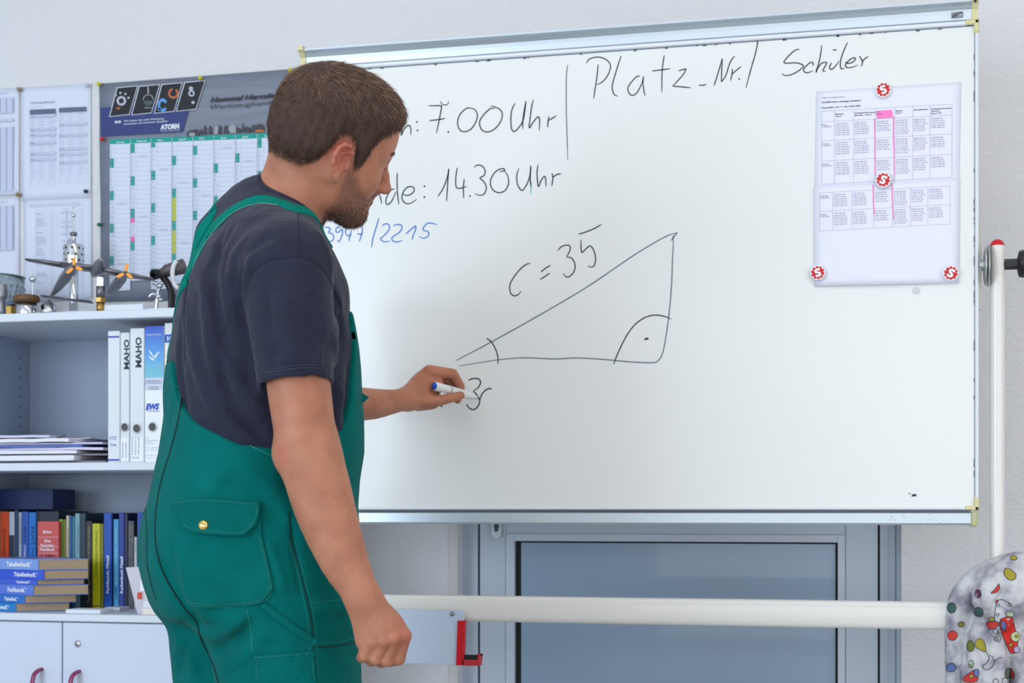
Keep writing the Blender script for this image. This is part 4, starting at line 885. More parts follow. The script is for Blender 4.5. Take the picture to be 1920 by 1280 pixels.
# lying stack of worn books with blue spines
m_pg = mat('worn_page_edges', (168, 146, 118), .85, noise=.2, nscale=220)
nt_, b_s = nodes_of(m_pg)
zc = z0
def lying(pyt, pyb, pxc, pxr, rgb, title, label, tx=0.0, z_in=None):
    y0 = 3.197; k = sc(pxc, y0); a = WP(pxc, 1100, y0); x1 = WP(pxr, 1100, y0+.05)[0]; zA = z_in; h = (pyb-pyt)*k
    e = empty('book', (a[0], y0+.08, zA), label, 'book', 'books lying in a pile')
    # corner at a; spine runs left and slightly back, page edge runs right and back
    dS = np.array([-1, .30, 0]); dS /= np.linalg.norm(dS); dP = np.array([dS[1], -dS[0], 0]); 
    Ls = .235; Lp = max(.05, (x1-a[0])/max(dP[0], .2)); Lp = min(Lp, .26)
    dP = np.array([x1-a[0], .07, 0]); Lp = np.linalg.norm(dP); dP /= Lp
    A0 = np.array([a[0], y0, zA]); up3 = np.array([0, 0, 1.0]); t = .0012
    def quadprism(p, q, r, s_, z_0, z_1): 
        v = [np.array([w_[0], w_[1], z_0]) for w_ in (p, q, r, s_)]+[np.array([w_[0], w_[1], z_1]) for w_ in (p, q, r, s_)]
        return v, [(0, 3, 2, 1), (4, 5, 6, 7), (0, 1, 5, 4), (1, 2, 6, 5), (2, 3, 7, 6), (3, 0, 4, 7)]
    Lp2 = .15
    B0 = A0+dS*Ls; C0 = A0+dP*Lp; D0 = B0+dP*Lp*.98+np.array([0, .12, 0]); C1 = C0+np.array([0, .12, 0])
    cv = MB(); cv.add(*quadprism(A0, C0, D0, B0, zA, zA+t)); cv.add(*quadprism(A0, C0, D0, B0, zA+h-t, zA+h)); cv.add(*quadprism(A0, A0+dP*.006, B0+dP*.006, B0, zA+t, zA+h-t))
    cv.build('cover', mat('lying_cover_%d_%d_%d' % rgb, rgb, .35), e)
    i0 = dP*.0062; pg = MB(); N = 8; rows = []
    for j in range(2):
        for i in range(N+1):
            p = A0+i0+(C0-A0-i0)*(i/N)*.985+np.array([0, .0015, 0]); sag = -.0006*math.sin(i*1.1+zA*300)
            rows.append(np.array([p[0], p[1], zA+t+.0001+(h-2*t-.0002)*j+sag*0]))
    pg.add(rows, [(i, i+1, N+2+i, N+1+i) for i in range(N)]); q1 = C0+np.array([-.001, .10, 0]); q0 = B0+dP*.01
    v, f = quadprism(A0+i0+np.array([0, .002, 0]), C0*.985+(A0+i0)*.015+np.array([0, .002, 0]), D0*.99+A0*.01, B0+i0, zA+t+.0001, zA+h-t-.0001); pg.add(v, f)
    pg.build('page_block', m_pg, e)
    pm = MB(); nS = np.array([-dS[1], dS[0], 0])*-1; nS = np.array([dS[1], -dS[0], 0]); 
    if nS[1] > 0: nS = -nS
    mpf = lambda q: np.stack([(A0+nS*.0006)[0]-dS[0]*0+dS[0]*(-q[:, 0]), (A0+nS*.0006)[1]+dS[1]*(-q[:, 0]), q[:, 1]], 1)
    hp_ = h*.42; nch = len(title)
    put_text(pm, title, mpf, -.012-tx-nch*hp_*.62, zA+h*.30, hp_, width=nch*hp_*.62, bold=.03)
    pm.build('printed_text', m_bw, e)
    em = MB(); c0 = A0+nS*.0006+dS*(.012+tx*.4); 
    pts = [c0-dS*.006*math.cos(t_)+np.array([0, 0, h*.5+h*.2*math.sin(t_)]) for t_ in np.linspace(.2, 5, 10)]; em.tube([p-dS*-.004 for p in pts], .0007, 5); em.build('swirl_emblem', m_bw, e)
    return zA+h
Lz = [(1138, 1154, 25, 122, (34, 128, 200), 'Metall', 'light blue book at the bottom of the worn pile'), (1123, 1138, 42, 135, (44, 110, 196), 'Tabellen', 'small blue book second from the bottom of the pile'),
      (1104, 1123, 58, 158, (92, 124, 214), 'Fachkunde', 'blue worn book titled Fachkunde with thick page block'), (1094, 1104, 65, 150, (66, 98, 206), 'Tabellenbuch', 'thin blue book with grey page edges above the Fachkunde one'),
      (1076, 1094, 78, 158, (58, 92, 208), 'Tabellenbuch', 'blue book with white title second from the top of the pile'), (1056, 1076, 68, 158, (126, 158, 222), 'Tabellenbuch', 'pale blue worn book on top of the pile')]
zc = z0
for t in Lz: zc = lying(*t, tx=.01, z_in=zc+.0003)
# white pads in front, folder and plastic at the right
def low(px0, px1, pyt, pyb, y0, d, label, m, name='paper_pad'):
    k = sc(px0, y0); b = MB(); b.box((X_(px0, y0), y0, z0), (X_(px1, y0), y0+d, z0+(pyb-pyt)*k), .0005); return tag(b.build(name, m), label, 'paper', 'paper pads on the cabinet')
low(123, 188, 1144, 1151.5, 3.185, .06, 'flat white pad in front of the black and yellow books', m_wbox); low(196, 224, 1141, 1149, 3.26, .05, 'small grey white pad in front of the blue books', mat('pad_grey_white', (200, 204, 220), .6))
fo = MB(); q = [WP(a, c, yy) for a, c, yy in ((236, 1063.5, 3.24), (300, 1060, 3.22), (300, 1152, 3.2), (258, 1152, 3.2))]; q[2][2] = q[3][2] = z0
fo.add(q+[p+np.array([0, .0012, 0]) for p in q], [(0, 1, 2, 3), (7, 6, 5, 4), (0, 4, 5, 1), (1, 5, 6, 2), (2, 6, 7, 3), (3, 7, 4, 0)]); tag(fo.build('leaning_card_folder', mat('pale_lilac_card', (206, 204, 214), .6)), 'pale card folder leaning against the books near the trousers', 'folder')
def lowbox(px0, px1, py0, py1, y0, d, rgb, nm, label, cat, bev=.001):
    b = MB(); b.box((X_(px0, y0), y0, Z_(px0, py1, y0)), (X_(px1, y0), y0+d, Z_(px0, py0, y0)), bev); return tag(b.build(nm, mat(nm+'_c', rgb, .6)), label, cat)
yq = 3.18; zq = z0
def stackbox(px0, px1, hpx, rgb, nm, label, cat, d=.012, m=None):
    global zq
    b = MB(); h = hpx*sc(290, yq); b.box((X_(px0, yq), yq, zq), (X_(px1, yq), yq+d, zq+h), .001); o = b.build(nm, m or mat(nm+'_c', rgb, .6)); zq += h+.0003; return tag(o, label, cat)
stackbox(266, 340, 13, (232, 222, 214), 'thick_book', 'thick cream book lying by the trousers at the cabinet edge', 'book')
stackbox(268, 340, 13, (226, 226, 240), 'white_booklet', 'white booklet lying on the thick cream book', 'book')
stackbox(270, 340, 17, (224, 214, 208), 'cream_packet', 'cream packet lying above the white booklet', 'packet')
lowbox(257, 266, 1110, 1123, 3.176, .002, (206, 76, 56), 'red_label_card', 'small red label card beside the cream packet', 'card')
pb = MB()
m_film = mat('plastic_wrap', (226, 228, 240), .15, coat=.6, bump=.8, bscale=60, bdist=.004)
stackbox(262, 340, 22, None, 'plastic_bag', 'crumpled clear plastic bag on top of the lying books', 'bag', m=m_film, d=.02)

# ================================================================ papers and calendar on the wall
m_wp = mat('wall_paper_sheet', (222, 227, 244), .8); m_hdr = mat('print_slate', (104, 110, 138), .8); m_lt = mat('print_light_grey', (176, 184, 212), .8); m_mid = mat('print_mid', (140, 148, 178), .8)
WYP = WY-.002
wav = lambda s, t: .002+.004*s*s*(1-t)+.0015*math.sin(6*t+2)*s
def wallsheet(name, label, cs, grp='notices pinned left of the calendar', m=None): return sheet(name, label, cs, WYP, grp, curl=lambda s, t: .0015+.002*s*math.sin(3*t+1)**2, m=m or m_wp)
e, mp = wallsheet('notice_sheet', 'notice with two columned list under dark header bars, left of the calendar', [(40, 164), (171, 158), (172, 371), (41, 376)])
of = WYP-.0052
mpp = quad_map((40, 164), (171, 158), (172, 371), (41, 376), of)
a = MB(); b = MB(); d = MB(); hd = MB()
put_text(d, 'Geburtstage Mitarbeiter', mpp, .13, .855, .014, width=.36, bold=.02); put_text(b, 'Stand 2020', mpp, .13, .82, .008, width=.14)
rect(hd, mpp, .12, .755, .49, .80); rect(hd, mpp, .54, .765, .93, .805)
r2 = random.Random(5)
for (x0, x1, yt, nrow) in ((.12, .49, .755, 27), (.54, .93, .765, 26)):
    for k in range(nrow):
        yy = yt-.024*(k+1)
        if k in (0, 5, 7, 10, 14, 16) if x0 < .3 else k in (4, 8, 13, 15, 18): rect(a, mpp, x0, yy+.001, x1, yy+.023); put_text(d, r2.choice(['Juni', 'Mai', 'Juli', 'April', 'August']), mpp, x0+.01, yy+.006, .011, width=.06)
        elif k < nrow-3:
            for xx, ww in ((x0+.01, .07), (x0+.15, .06), (x0+.29, .07)): put_text(b, r2.choice(['Meier', 'Schulz', 'Anna', 'Peter', 'Lehmann', '12.05.', '03.11.']), mpp, xx, yy+.006, .009, width=ww*r2.uniform(.6, 1.1))
        rect(b, mpp, x0, yy, x1, yy+.0012)
    for xx in (x0, x0+.13, x0+.27, x1): rect(b, mpp, xx-.001, yt-.024*nrow, xx+.001, yt, .0)
a.build('printed_bar', mat('print_bar', (200, 206, 228), .8), e); b.build('printed_text', m_lt, e); d.build('printed_heading', m_mid, e); hd.build('header_bar', m_hdr, e)
cs = [(45, 376), (172, 370), (173, 560), (46, 566)]
e, mp = wallsheet('notice_sheet', 'notice with two column table hanging behind the tower model', cs)
mpp = quad_map(*cs, of); b = MB(); d = MB()
put_text(d, 'Unterweisungen und Termine der Werkstatt im Überblick', mpp, .09, .952, .010, width=.72); put_text(d, 'Belegung der Räume und Maschinen in der Ausbildung', mpp, .09, .932, .010, width=.78)
for xx in (.17, .41, .86): rect(b, mpp, xx, .05, xx+.003, .90)
for k in range(36): rect(b, mpp, .17, .90-.0235*k, .86, .9012-.0235*k)
for k in (1, 3, 4, 5, 6, 9, 11, 12, 13, 14, 16, 17, 18, 20, 22, 26, 27, 30): put_text(d, 'Fräsen Drehen'[:4+k % 9], mpp, .19, .895-.0235*(k+.6), .012, width=.05+.015*(k % 7))
for k in (1, 5, 7, 10, 13): put_text(d, '7.00  12.00', mpp, .55, .895-.0235*(k+.6), .012, width=.16)
rect(d, mpp, .625, .62, .63, .90); b.build('printed_grid', m_lt, e); d.build('printed_text', m_mid, e)
def chart(cs, label, rows_):
    e, mp = wallsheet('chart_sheet', label, cs, 'column charts at the left picture edge'); mpp = quad_map(*cs, of); a = MB(); b = MB(); c_ = MB()
    for t0, t1 in rows_:
        rect(a, mpp, .05, t0, .93, t1); 
        for k in range(12): rect(b, mpp, .09+.075*k, t0+.01, .098+.075*k, t1-.01, .0004)
        for k in range(int((t1-t0)/.014)): rect(c_, mpp, .05, t0+.014*k, .93, t0+.014*k+.0016, .0003)
    put_text(b, 'Anlage 3', mpp, .72, .955, .011, width=.14); a.build('tinted_column', mat('tint', (206, 214, 234), .8), e); b.build('printed_column', m_mid, e); c_.build('printed_rule', m_lt, e)
chart([(-120, 172), (37, 165), (37, 365), (-120, 374)], 'column chart at the upper left picture edge', [(.04, .645), (.69, .72), (.77, .92)])
chart([(-120, 377), (37, 369), (37, 566), (-120, 578)], 'column chart at the lower left picture edge', [(.5, .93)])
# wall calendar
m_cal = mat('calendar_steel_grey', (128, 134, 150), .5, noise=.22, nscale=7)
nt_, b_s = nodes_of(m_cal); nz = [n for n in nt_.nodes if n.type == 'TEX_NOISE'][0]; mpn = nt_.nodes.new('ShaderNodeMapping'); mpn.inputs['Scale'].default_value = (1, 1, 9); mpn.inputs['Rotation'].default_value = (0, -.5, 0)
tcn = [n for n in nt_.nodes if n.type == 'TEX_COORD'][0]; nt_.links.new(tcn.outputs['Object'], mpn.inputs['Vector']); nt_.links.new(mpn.outputs['Vector'], nz.inputs['Vector'])
cs = [(187, 157.5), (705, 117.5), (700, 556), (191, 566)]
cal, mp = sheet('wall_calendar', 'large grey year planner with teal header row, pinned to the wall behind the head', cs, WYP, None, cat='calendar', curl=lambda s, t: .0015+.003*abs(math.sin(7*t))*max(0, 1-6*s), m=m_cal)
OY = WYP-.0058
def cbox(mb, pts, dy=0.0): mb.add(pxmap(pts, OY-dy), [tuple(range(len(pts)))])
mb = MB(); cbox(mb, [(188, 202), (352, 190), (352, 211), (342, 247), (189, 256.5)]); mb.build('printed_band', mat('calendar_navy', (48, 60, 120), .5), cal)
cal_l = MB(); m_blkp = mat('calendar_black', (22, 22, 30), .5)
dp = MB(); wl = MB()
for x0, yt_, yb_, xs in ((206, 165, 218, 14), (247.5, 162.5, 215, 14), (290, 159, 212, 14), (331, 155, 208, 16)):
    q = [(x0+xs, yt_), (x0+xs+37, yt_-3.5), (x0+36, yb_-4), (x0, yb_)]
    cbox(wl, [(q[0][0]-1, q[0][1]-1), (q[1][0]+1.3, q[1][1]-1), (q[2][0]+.7, q[2][1]+1), (q[3][0]-1.3, q[3][1]+1)], .0002); cbox(dp, q, .0005)
wl.build('picture_border', m_bw, cal); dpo = dp.build('dark_picture', m_blkp, cal)
def arc(mb, cx, cy, r0, r1, a0=0, a1=6.2832, n=20, dy=.0008, sy=1.0):
    for k in range(n):
        t0, t1 = a0+(a1-a0)*k/n, a0+(a1-a0)*(k+1)/n
        mb.add(pxmap([(cx+r*math.cos(t), cy+r*sy*math.sin(t)) for r, t in ((r0, t0), (r1, t0), (r1, t1), (r0, t1))], OY-dy), [(0, 1, 2, 3)])
mb = MB(); arc(mb, 227.5, 189, 5, 9); [arc(mb, 227.5+14*math.cos(t), 187+13*math.sin(t), 0, 2.2, n=8) for t in (-2.4, -1.7, -1.0, -.3)]; arc(mb, 359, 175, 3, 6); arc(mb, 358, 166, 0, 4); arc(mb, 362, 192, 0, 3); cbox(mb, [(276.5, 163), (278.5, 163), (279, 175), (277, 175)], .0008); arc(mb, 278, 187, 9, 10, math.pi, 2*math.pi); [arc(mb, 273+4.5*k, 202, 0, 1.3, n=6) for k in range(3)]; mb.build('printed_tool_picture', mat('print_silver', (186, 190, 200), .5), dpo)
mb = MB(); arc(mb, 278, 189, 0, 9, 0, math.pi, sy=1.0); mb.build('printed_gauge', mat('gauge_green', (70, 92, 88), .5), dpo)
mb = MB(); arc(mb, 325, 175, 6, 10, -1, 4.5); arc(mb, 222, 201, 1, 4, 0, 3.1); mb.build('printed_flame', mat('flame_print', (190, 104, 60), .5), dpo)
mb = MB(); arc(mb, 305, 197, 5, 9, .6, 5.8, sy=1.4); arc(mb, 299, 205, 0, 3); mb.build('printed_blue_ring', mat('ring_print', (90, 160, 220), .5), dpo)
tw_ = MB(); tb_ = MB(); ts = MB()
pxtext(tw_, '»»', 214.5, 231, 6, OY-.0006, -.07, 13, bold=.03); pxtext(tw_, 'Wir haben das volle Werkzeug-', 232, 228.5, 3, OY-.0006, -.07, 76, .01); pxtext(tw_, 'Sortiment mit höchster Qualität', 232, 234, 3, OY-.0006, -.07, 82, .01)
v_, f_ = glyphs('ATORN', .05, .3); pxtext(tw_, 'ATORN', 301, 243, 9, OY-.0006, -.07, 35, .05); pxtext(tw_, 'Leistung, Qualität & Preis', 302, 247, 2, OY-.0006, -.07, 35)
tw_.build('printed_text', m_bw, cal)
def pxtext_sh(mb, s, x, y, h, yy, slope, width, bold=0.0, sh=.3):
    v, f = glyphs(s, bold, sh); q = v*(h/.7); q = q*np.array([width/q[:, 0].max(), 1]); mb.add(pxmap(np.stack([x+q[:, 0], y+q[:, 0]*slope-q[:, 1]], 1), yy), f)
pxtext_sh(tb_, 'Hommel Hercules', 394, 191.5, 8.5, OY-.0006, -.075, 127, .04); pxtext_sh(ts, 'Werkzeughandel', 394, 204.5, 8.5, OY-.0006, -.075, 126, .0)
tb_.build('printed_text', mat('calendar_text_dark', (48, 50, 62), .6), cal); ts.build('printed_text', mat('calendar_text_grey', (70, 74, 88), .6), cal)
# small tool pictures along the header
tl_ = MB(); tl2 = MB(); tl3 = MB(); r3 = random.Random(9)
cbox(tl_, [(349, 249), (356, 244), (370, 242), (376, 248), (372, 254), (352, 257)], .0006); arc(tl2, 360, 252, 0, 6, dy=.0009, sy=.6)
for px_, hh2, ww in ((377, 12, 5), (384, 18, 6), (394, 17, 7), (406, 16, 8), (412, 17, 7), (424, 16, 10), (437, 17, 12), (447, 10, 9), (455, 20, 4), (463, 11, 12), (476, 14, 12), (487, 13, 8), (504, 20, 7), (515, 18, 9), (530, 16, 14), (545, 19, 6), (560, 14, 12)):
    yb2 = 252.5-(px_-380)*.055; cbox(tl_ if r3.random() < .7 else tl2, [(px_-ww/2, yb2), (px_-ww/2+1, yb2-hh2*.7), (px_-1, yb2-hh2), (px_+ww/2-1, yb2-hh2*.8), (px_+ww/2, yb2)], .0006)
arc(tl2, 435, 242, 3, 7, dy=.0009); arc(tl_, 487, 240, 4, 8, dy=.001); cbox(tl3, [(478, 248), (480, 243), (492, 243), (496, 247)], .0012)
tl_.build('printed_tool_picture', mat('tool_print_dark', (62, 62, 70), .5), cal); tl2.build('printed_tool_picture', mat('tool_print_silver', (158, 160, 168), .5), cal); tl3.build('printed_tool_picture', mat('tool_print_orange', (196, 110, 60), .5), cal)
m_teal = mat('calendar_teal', (20, 160, 146), .6); m_shw = mat('calendar_sheet', (222, 228, 244), .7)
cx_ = [205.5, 244.5, 283, 322, 361.5, 400.5, 441, 482.5, 523, 564, 605, 645]
ytop = lambda x: 261.5-(x-205)*.041; RP = 8.72; nd = [31, 29, 31, 30, 31, 30, 31, 31, 30, 31, 30, 31]; first = [2, 5, 6, 2, 4, 0, 2, 5, 1, 3, 6, 1]   # weekday of day 1, Monday = 0
mon = ['Januar', 'Februar', 'März', 'April', 'Mai', 'Juni', 'Juli', 'August', 'September', 'Oktober', 'November', 'Dezember']
sh = MB(); tk = MB(); rl_ = MB(); vl = MB(); nm_ = MB(); pkm = MB(); yel = MB(); hw = MB()
for ci, x in enumerate(cx_):
    x2 = cx_[ci+1] if ci < 11 else 684; W0 = x2-x; yt_ = ytop(x); sl = -.041
    Y = lambda px, k: ytop(px)+9.5+k*RP-(px-205)*.0
    cbox(sh, [(x, ytop(x)+1), (x2, ytop(x2)+1), (x2-.3, Y(x2, nd[ci])+4), (x-.3, Y(x, nd[ci])+4)])
    cbox(tk, [(x+.4, yt_), (x2-.4, ytop(x2)), (x2-.4, ytop(x2)+9), (x+.4, yt_+9)], .0004)
    pxtext(nm_, mon[ci], x+W0*.32, yt_+7-.5, 3.6, OY-.0007, sl, min(W0*.55, len(mon[ci])*2.7), .01)
    pxline(vl, x, yt_+9, x-.3, Y(x, nd[ci])+3, .6, OY-.0003)
    for dday in range(1, nd[ci]+1):
        wd = (first[ci]+dday-1) % 7; ya_ = Y(x, dday-1); q = [(x+.5, ya_), (x+8, ya_-.3), (x+8, ya_+RP-.3), (x+.5, ya_+RP)]
        pxline(rl_, x, ya_+RP, x2-.5, ya_+RP-W0*.041, .4, OY-.0003)
        if wd >= 5: cbox(tk, q, .0004)
        elif ci == 1 and dday in (17, 21): cbox(pkm, q, .0004)
        elif ci == 3 and dday in (13, 14, 15, 16, 17, 20, 21, 22, 23, 24): cbox(yel, q, .0004)
        pxtext(rl_, str(dday), x+1.5, ya_+RP-1.6, 5.0, OY-.0006, sl); pxtext(rl_, ('Mo', 'Di', 'Mi', 'Do', 'Fr', 'Sa', 'So')[wd], x+9.5, ya_+RP-2, 2.2, OY-.0006, sl)
        if (dday*7+ci*5) % 13 == 0: pxtext(rl_, 'Prüfung Raum', x+16, ya_+RP-2, 2.6, OY-.0006, sl, W0*.42)
sh.build('month_column', m_shw, cal); tk.build('printed_weekend', m_teal, cal); rl_.build('printed_day_numbers', mat('day_print', (158, 166, 196), .8), cal); vl.build('column_rule', mat('column_rule', (96, 110, 136), .8), cal)
nm_.build('month_name', m_bw, cal); pkm.build('marked_day', mat('mark_pink', (250, 104, 178), .7), cal); yel.build('marked_day', mat('mark_yellow', (196, 206, 30), .7), cal)
def pin(px, py, rgb, label):
    c = WP(px, py, WY-.004); m = mat('pin_%d_%d_%d' % rgb, rgb, .3, coat=.3); ax = np.array([.25, -1, -.18])
    o = MB(); o.lathe([(0, -.002), (.0045, 0), (.0050, .002), (.0026, .004), (.0024, .010), (.0048, .012), (.0055, .014), (.0048, .017), (0, .018)], c, 16, axis=ax)
    tag(o.build('push_pin', m), label, 'push pin')
pin(187, 158.5, (206, 204, 20), 'yellow push pin at the upper left corner of the calendar'); pin(377, 147, (206, 204, 20), 'yellow push pin midway along the calendar top edge'); pin(545, 132.5, (206, 204, 20), 'yellow push pin just left of the hair at the calendar top')
pin(193, 261.5, (206, 34, 40), 'red push pin on the left edge of the calendar'); pin(188, 421, (20, 120, 84), 'green push pin on the left edge of the calendar'); pin(163, 359, (24, 26, 44), 'black push pin at the lower right of the dark headed notice')
pin(38, 168, (150, 140, 110), 'beige push pin at the upper left of the dark headed notice'); pin(36, 365, (150, 130, 90), 'beige push pin at the lower left of the dark headed notice'); pin(165, 160.5, (206, 208, 226), 'white push pin at the upper right of the dark headed notice')
# ================================================================ implicit surfaces for the figure and the cloths
class Model:
    def __init__(s): s.it = []
    def add(s, fn, c, R, op='u', k=.01): s.it.append((fn, np.array(c, float), float(R), op, k)); return s
    def cone(s, a, b, ra, rb, k=.01, op='u', flat=None, fl=1.0):
        a = np.array(a, float); b = np.array(b, float); ba = b-a; L2 = max(float(ba@ba), 1e-12)
        if flat is not None: n = np.array(flat, float); n /= np.linalg.norm(n)
        def fn(p):
            pa = p-a; t = np.clip(pa@ba/L2, 0, 1); d = pa-t[:, None]*ba
            if flat is not None:
                q = d@n; d = d+np.outer(q*(1/fl-1), n)
                return (np.sqrt((d*d).sum(1))-(ra+(rb-ra)*t))*min(1, (fl+1)/2)
            return np.sqrt((d*d).sum(1))-(ra+(rb-ra)*t)
        return s.add(fn, (a+b)/2, math.sqrt(L2)/2+max(ra, rb), op, k)
    def chain(s, pts, rs, k=.01, op='u', flat=None, fl=1.0, sub=3, cut=None):
        pts = [np.array(p, float) for p in pts]
        q = np.array(crom([np.append(p, r) for p, r in zip(pts, rs)], sub)); A = q[:-1, :3]; B = q[1:, :3]; ra = q[:-1, 3]; rb = q[1:, 3]; BA = B-A; LL = (BA*BA).sum(1)+1e-12
        if flat is not None: n = np.array(flat, float); n /= np.linalg.norm(n)
        def fn(p):
            out = np.full(len(p), 1e9)
            for i in range(len(A)):
                pa = p-A[i]; t = np.clip(pa@BA[i]/LL[i], 0, 1); d = pa-t[:, None]*BA[i]
                if flat is not None: w_ = d@n; d = d+np.outer(w_*(1/fl-1), n)
                v = (np.sqrt((d*d).sum(1))-(ra[i]+(rb[i]-ra[i])*t))*(1 if flat is None else (fl+1)/2)
                out = np.minimum(out, v)
            if cut is not None: out = cut(p, out)
            return out
        lo = q[:, :3].min(0); hi = q[:, :3].max(0)
        return s.add(fn, (lo+hi)/2, np.linalg.norm(hi-lo)/2+q[:, 3].max(), op, k)
    def ell(s, c, r, axes=None, k=.01, op='u'):
        c = np.array(c, float); r = np.array(r, float); A = np.eye(3) if axes is None else np.array(axes, float)
        def fn(p):
            q = (p-c)@A.T; k0 = np.sqrt(((q/r)**2).sum(1)); k1 = np.sqrt(((q/(r*r))**2).sum(1))+1e-9
            return k0*(k0-1)/k1
        return s.add(fn, c, max(r), op, k)
    def disp(s, pts, h, sig):           # ridge (h > 0) or groove along a polyline
        pts = [np.array(p, float) for p in pts]; lo = np.min(pts, 0); hi = np.max(pts, 0); c = (lo+hi)/2
        def fn(p):
            m = np.full(len(p), 1e9); n = len(pts)-1
            amp = np.zeros(len(p))
            for i in range(n):
                a, b = pts[i], pts[i+1]; ba = b-a; t = np.clip((p-a)@ba/(ba@ba+1e-12), 0, 1); d = p-a-t[:, None]*ba; dd = (d*d).sum(1)
                s_ = (i+t)/n; e = np.minimum(1, 4*np.minimum(s_, 1-s_)+.12)
                better = dd < m; amp = np.where(better, e, amp); m = np.minimum(m, dd)
            return -h*amp*np.exp(-m/(sig*sig))
        return s.add(fn, c, np.linalg.norm(hi-lo)/2+2.5*sig, 'd', 0)
    def field(s, fn, c, R): return s.add(fn, c, R, 'd', 0)
    def clip(s, fn, k=0.0): return s.add(fn, (0, 0, 1), 1e3, 'i', k)
    def ev(s, p, margin=.08):
        lo = p.min(0); hi = p.max(0); pc = (lo+hi)/2; pr = np.linalg.norm(hi-lo)/2
        d = np.full(len(p), 1.0)
        for fn, c, R, op, k in s.it:
            if np.linalg.norm(c-pc)-R-pr > (margin+k if op == 'u' else k+.002): continue
            v = fn(p)
            if op == 'u':
                if k > 0: h = np.maximum(k-np.abs(d-v), 0)/k; d = np.minimum(d, v)-h*h*k*.25
                else: d = np.minimum(d, v)
            elif op == 's':
                v = -v
                if k > 0: h = np.maximum(k-np.abs(d-v), 0)/k; d = np.maximum(d, v)+h*h*k*.25
                else: d = np.maximum(d, v)
            elif op == 'i':
                if k > 0: h = np.maximum(k-np.abs(d-v), 0)/k; d = np.maximum(d, v)+h*h*k*.25
                else: d = np.maximum(d, v)
            else: d = d+v
        return d
    def __call__(s, p): return s.ev(p)
def trace(fn, px, py, Z0=2.0, Z1=3.2):
    """first point of the surface along the photograph's rays"""
    px = np.atleast_1d(np.array(px, float)); py = np.atleast_1d(np.array(py, float)); Z = np.full(len(px), Z0)
    u = (px-960)/FPX; v = (HOR-py)/FPX; D = np.stack([CT*u-ST, ST*u+CT, v], 1); o = np.array([0, 0, CAMH])
    for _ in range(90):
        d = fn(o+D*Z[:, None]); Z = np.minimum(Z+np.clip(d, -.05, .12)*.8, Z1)
    return o+D*Z[:, None], Z < Z1-1e-3
def grad(fn, p, e=.0015):
    g = np.stack([fn(p+np.array(v)*e)-fn(p-np.array(v)*e) for v in ((1, 0, 0), (0, 1, 0), (0, 0, 1))], 1)
    return g/(np.linalg.norm(g, axis=1, keepdims=True)+1e-9)
def surface(fn, lo, hi, h, slack=1.25):
    lo = np.array(lo, float); hi = np.array(hi, float); H1 = 16*h
    n = np.ceil((hi-lo)/H1).astype(int); g = np.stack(np.meshgrid(*[np.arange(k) for k in n], indexing='ij'), -1).reshape(-1, 3)
    def keep(org, size):       # org in world, cube size
        out = np.zeros(len(org), bool); CH = 400
        for i in range(0, len(org), CH):
            d = fn(org[i:i+CH]+size/2); out[i:i+CH] = np.abs(d) < size*.87*slack+.004
        return out
    g = g[keep(lo+g*H1, H1)]*4
    sub = np.stack(np.meshgrid(*[np.arange(4)]*3, indexing='ij'), -1).reshape(-1, 3)
    g = (g[:, None, :]+sub[None]).reshape(-1, 3); g = g[keep(lo+g*4*h, 4*h)]
    N = n*16+4; c5 = np.stack(np.meshgrid(*[np.arange(5)]*3, indexing='ij'), -1).reshape(-1, 3)
    keyf = lambda q: (q[..., 0].astype(np.int64)*N[1]+q[..., 1])*N[2]+q[..., 2]
    CK = []; CP = []; EQ = []
    CH = 160
    for i in range(0, len(g), CH):
        b = g[i:i+CH]*4; gi = b[:, None, :]+c5[None]; p = lo+gi.reshape(-1, 3)*h
        V = fn(p).reshape(len(b), 5, 5, 5); S = V < 0
        cor = [(a, c, e) for a in (0, 1) for c in (0, 1) for e in (0, 1)]
        cv = np.stack([V[:, a:a+4, c:c+4, e:e+4] for a, c, e in cor], -1); cs = cv < 0; act = cs.any(-1) & ~cs.all(-1)
        idx = np.argwhere(act)
        if len(idx):
            vals = cv[act]; pos = np.zeros((len(vals), 3)); cnt = np.zeros(len(vals))
            for e0 in range(8):
                for ax in range(3):
                    if cor[e0][ax] == 0:
                        c1 = list(cor[e0]); c1[ax] = 1; e1 = cor.index(tuple(c1)); a, c = vals[:, e0], vals[:, e1]; m = (a < 0) != (c < 0)
                        t = np.where(m, a/(a-c+1e-20), 0); q = np.array(cor[e0], float)+0*pos; q[:, ax] += t; pos += q*m[:, None]; cnt += m
            pos /= cnt[:, None]; cell = b[idx[:, 0]]+idx[:, 1:]
            CK.append(keyf(cell)); CP.append(lo+(cell+pos)*h)
        for ax in range(3):
            sl0 = [slice(0, 4)]*3; sl1 = [slice(0, 4)]*3; sl1[ax] = slice(1, 5)
            s0 = S[:, sl0[0], sl0[1], sl0[2]]; s1 = S[:, sl1[0], sl1[1], sl1[2]]; e = np.argwhere(s0 != s1)
            if not len(e): continue
            q = b[e[:, 0]]+e[:, 1:]; o1 = np.zeros(3, int); o2 = np.zeros(3, int); o1[(ax+1) % 3] = 1; o2[(ax+2) % 3] = 1
            Q = np.stack([keyf(q), keyf(q-o1), keyf(q-o1-o2), keyf(q-o2)], 1)
            ins = s0[tuple(e.T)]; Q[~ins] = Q[~ins][:, ::-1]; EQ.append(Q)
    K = np.concatenate(CK); Pn = np.concatenate(CP); o = np.argsort(K); K = K[o]; Pn = Pn[o]
    Q = np.concatenate(EQ); ix = np.searchsorted(K, Q); ix = np.minimum(ix, len(K)-1); ok = (K[ix] == Q).all(1)
    return Pn, ix[ok]
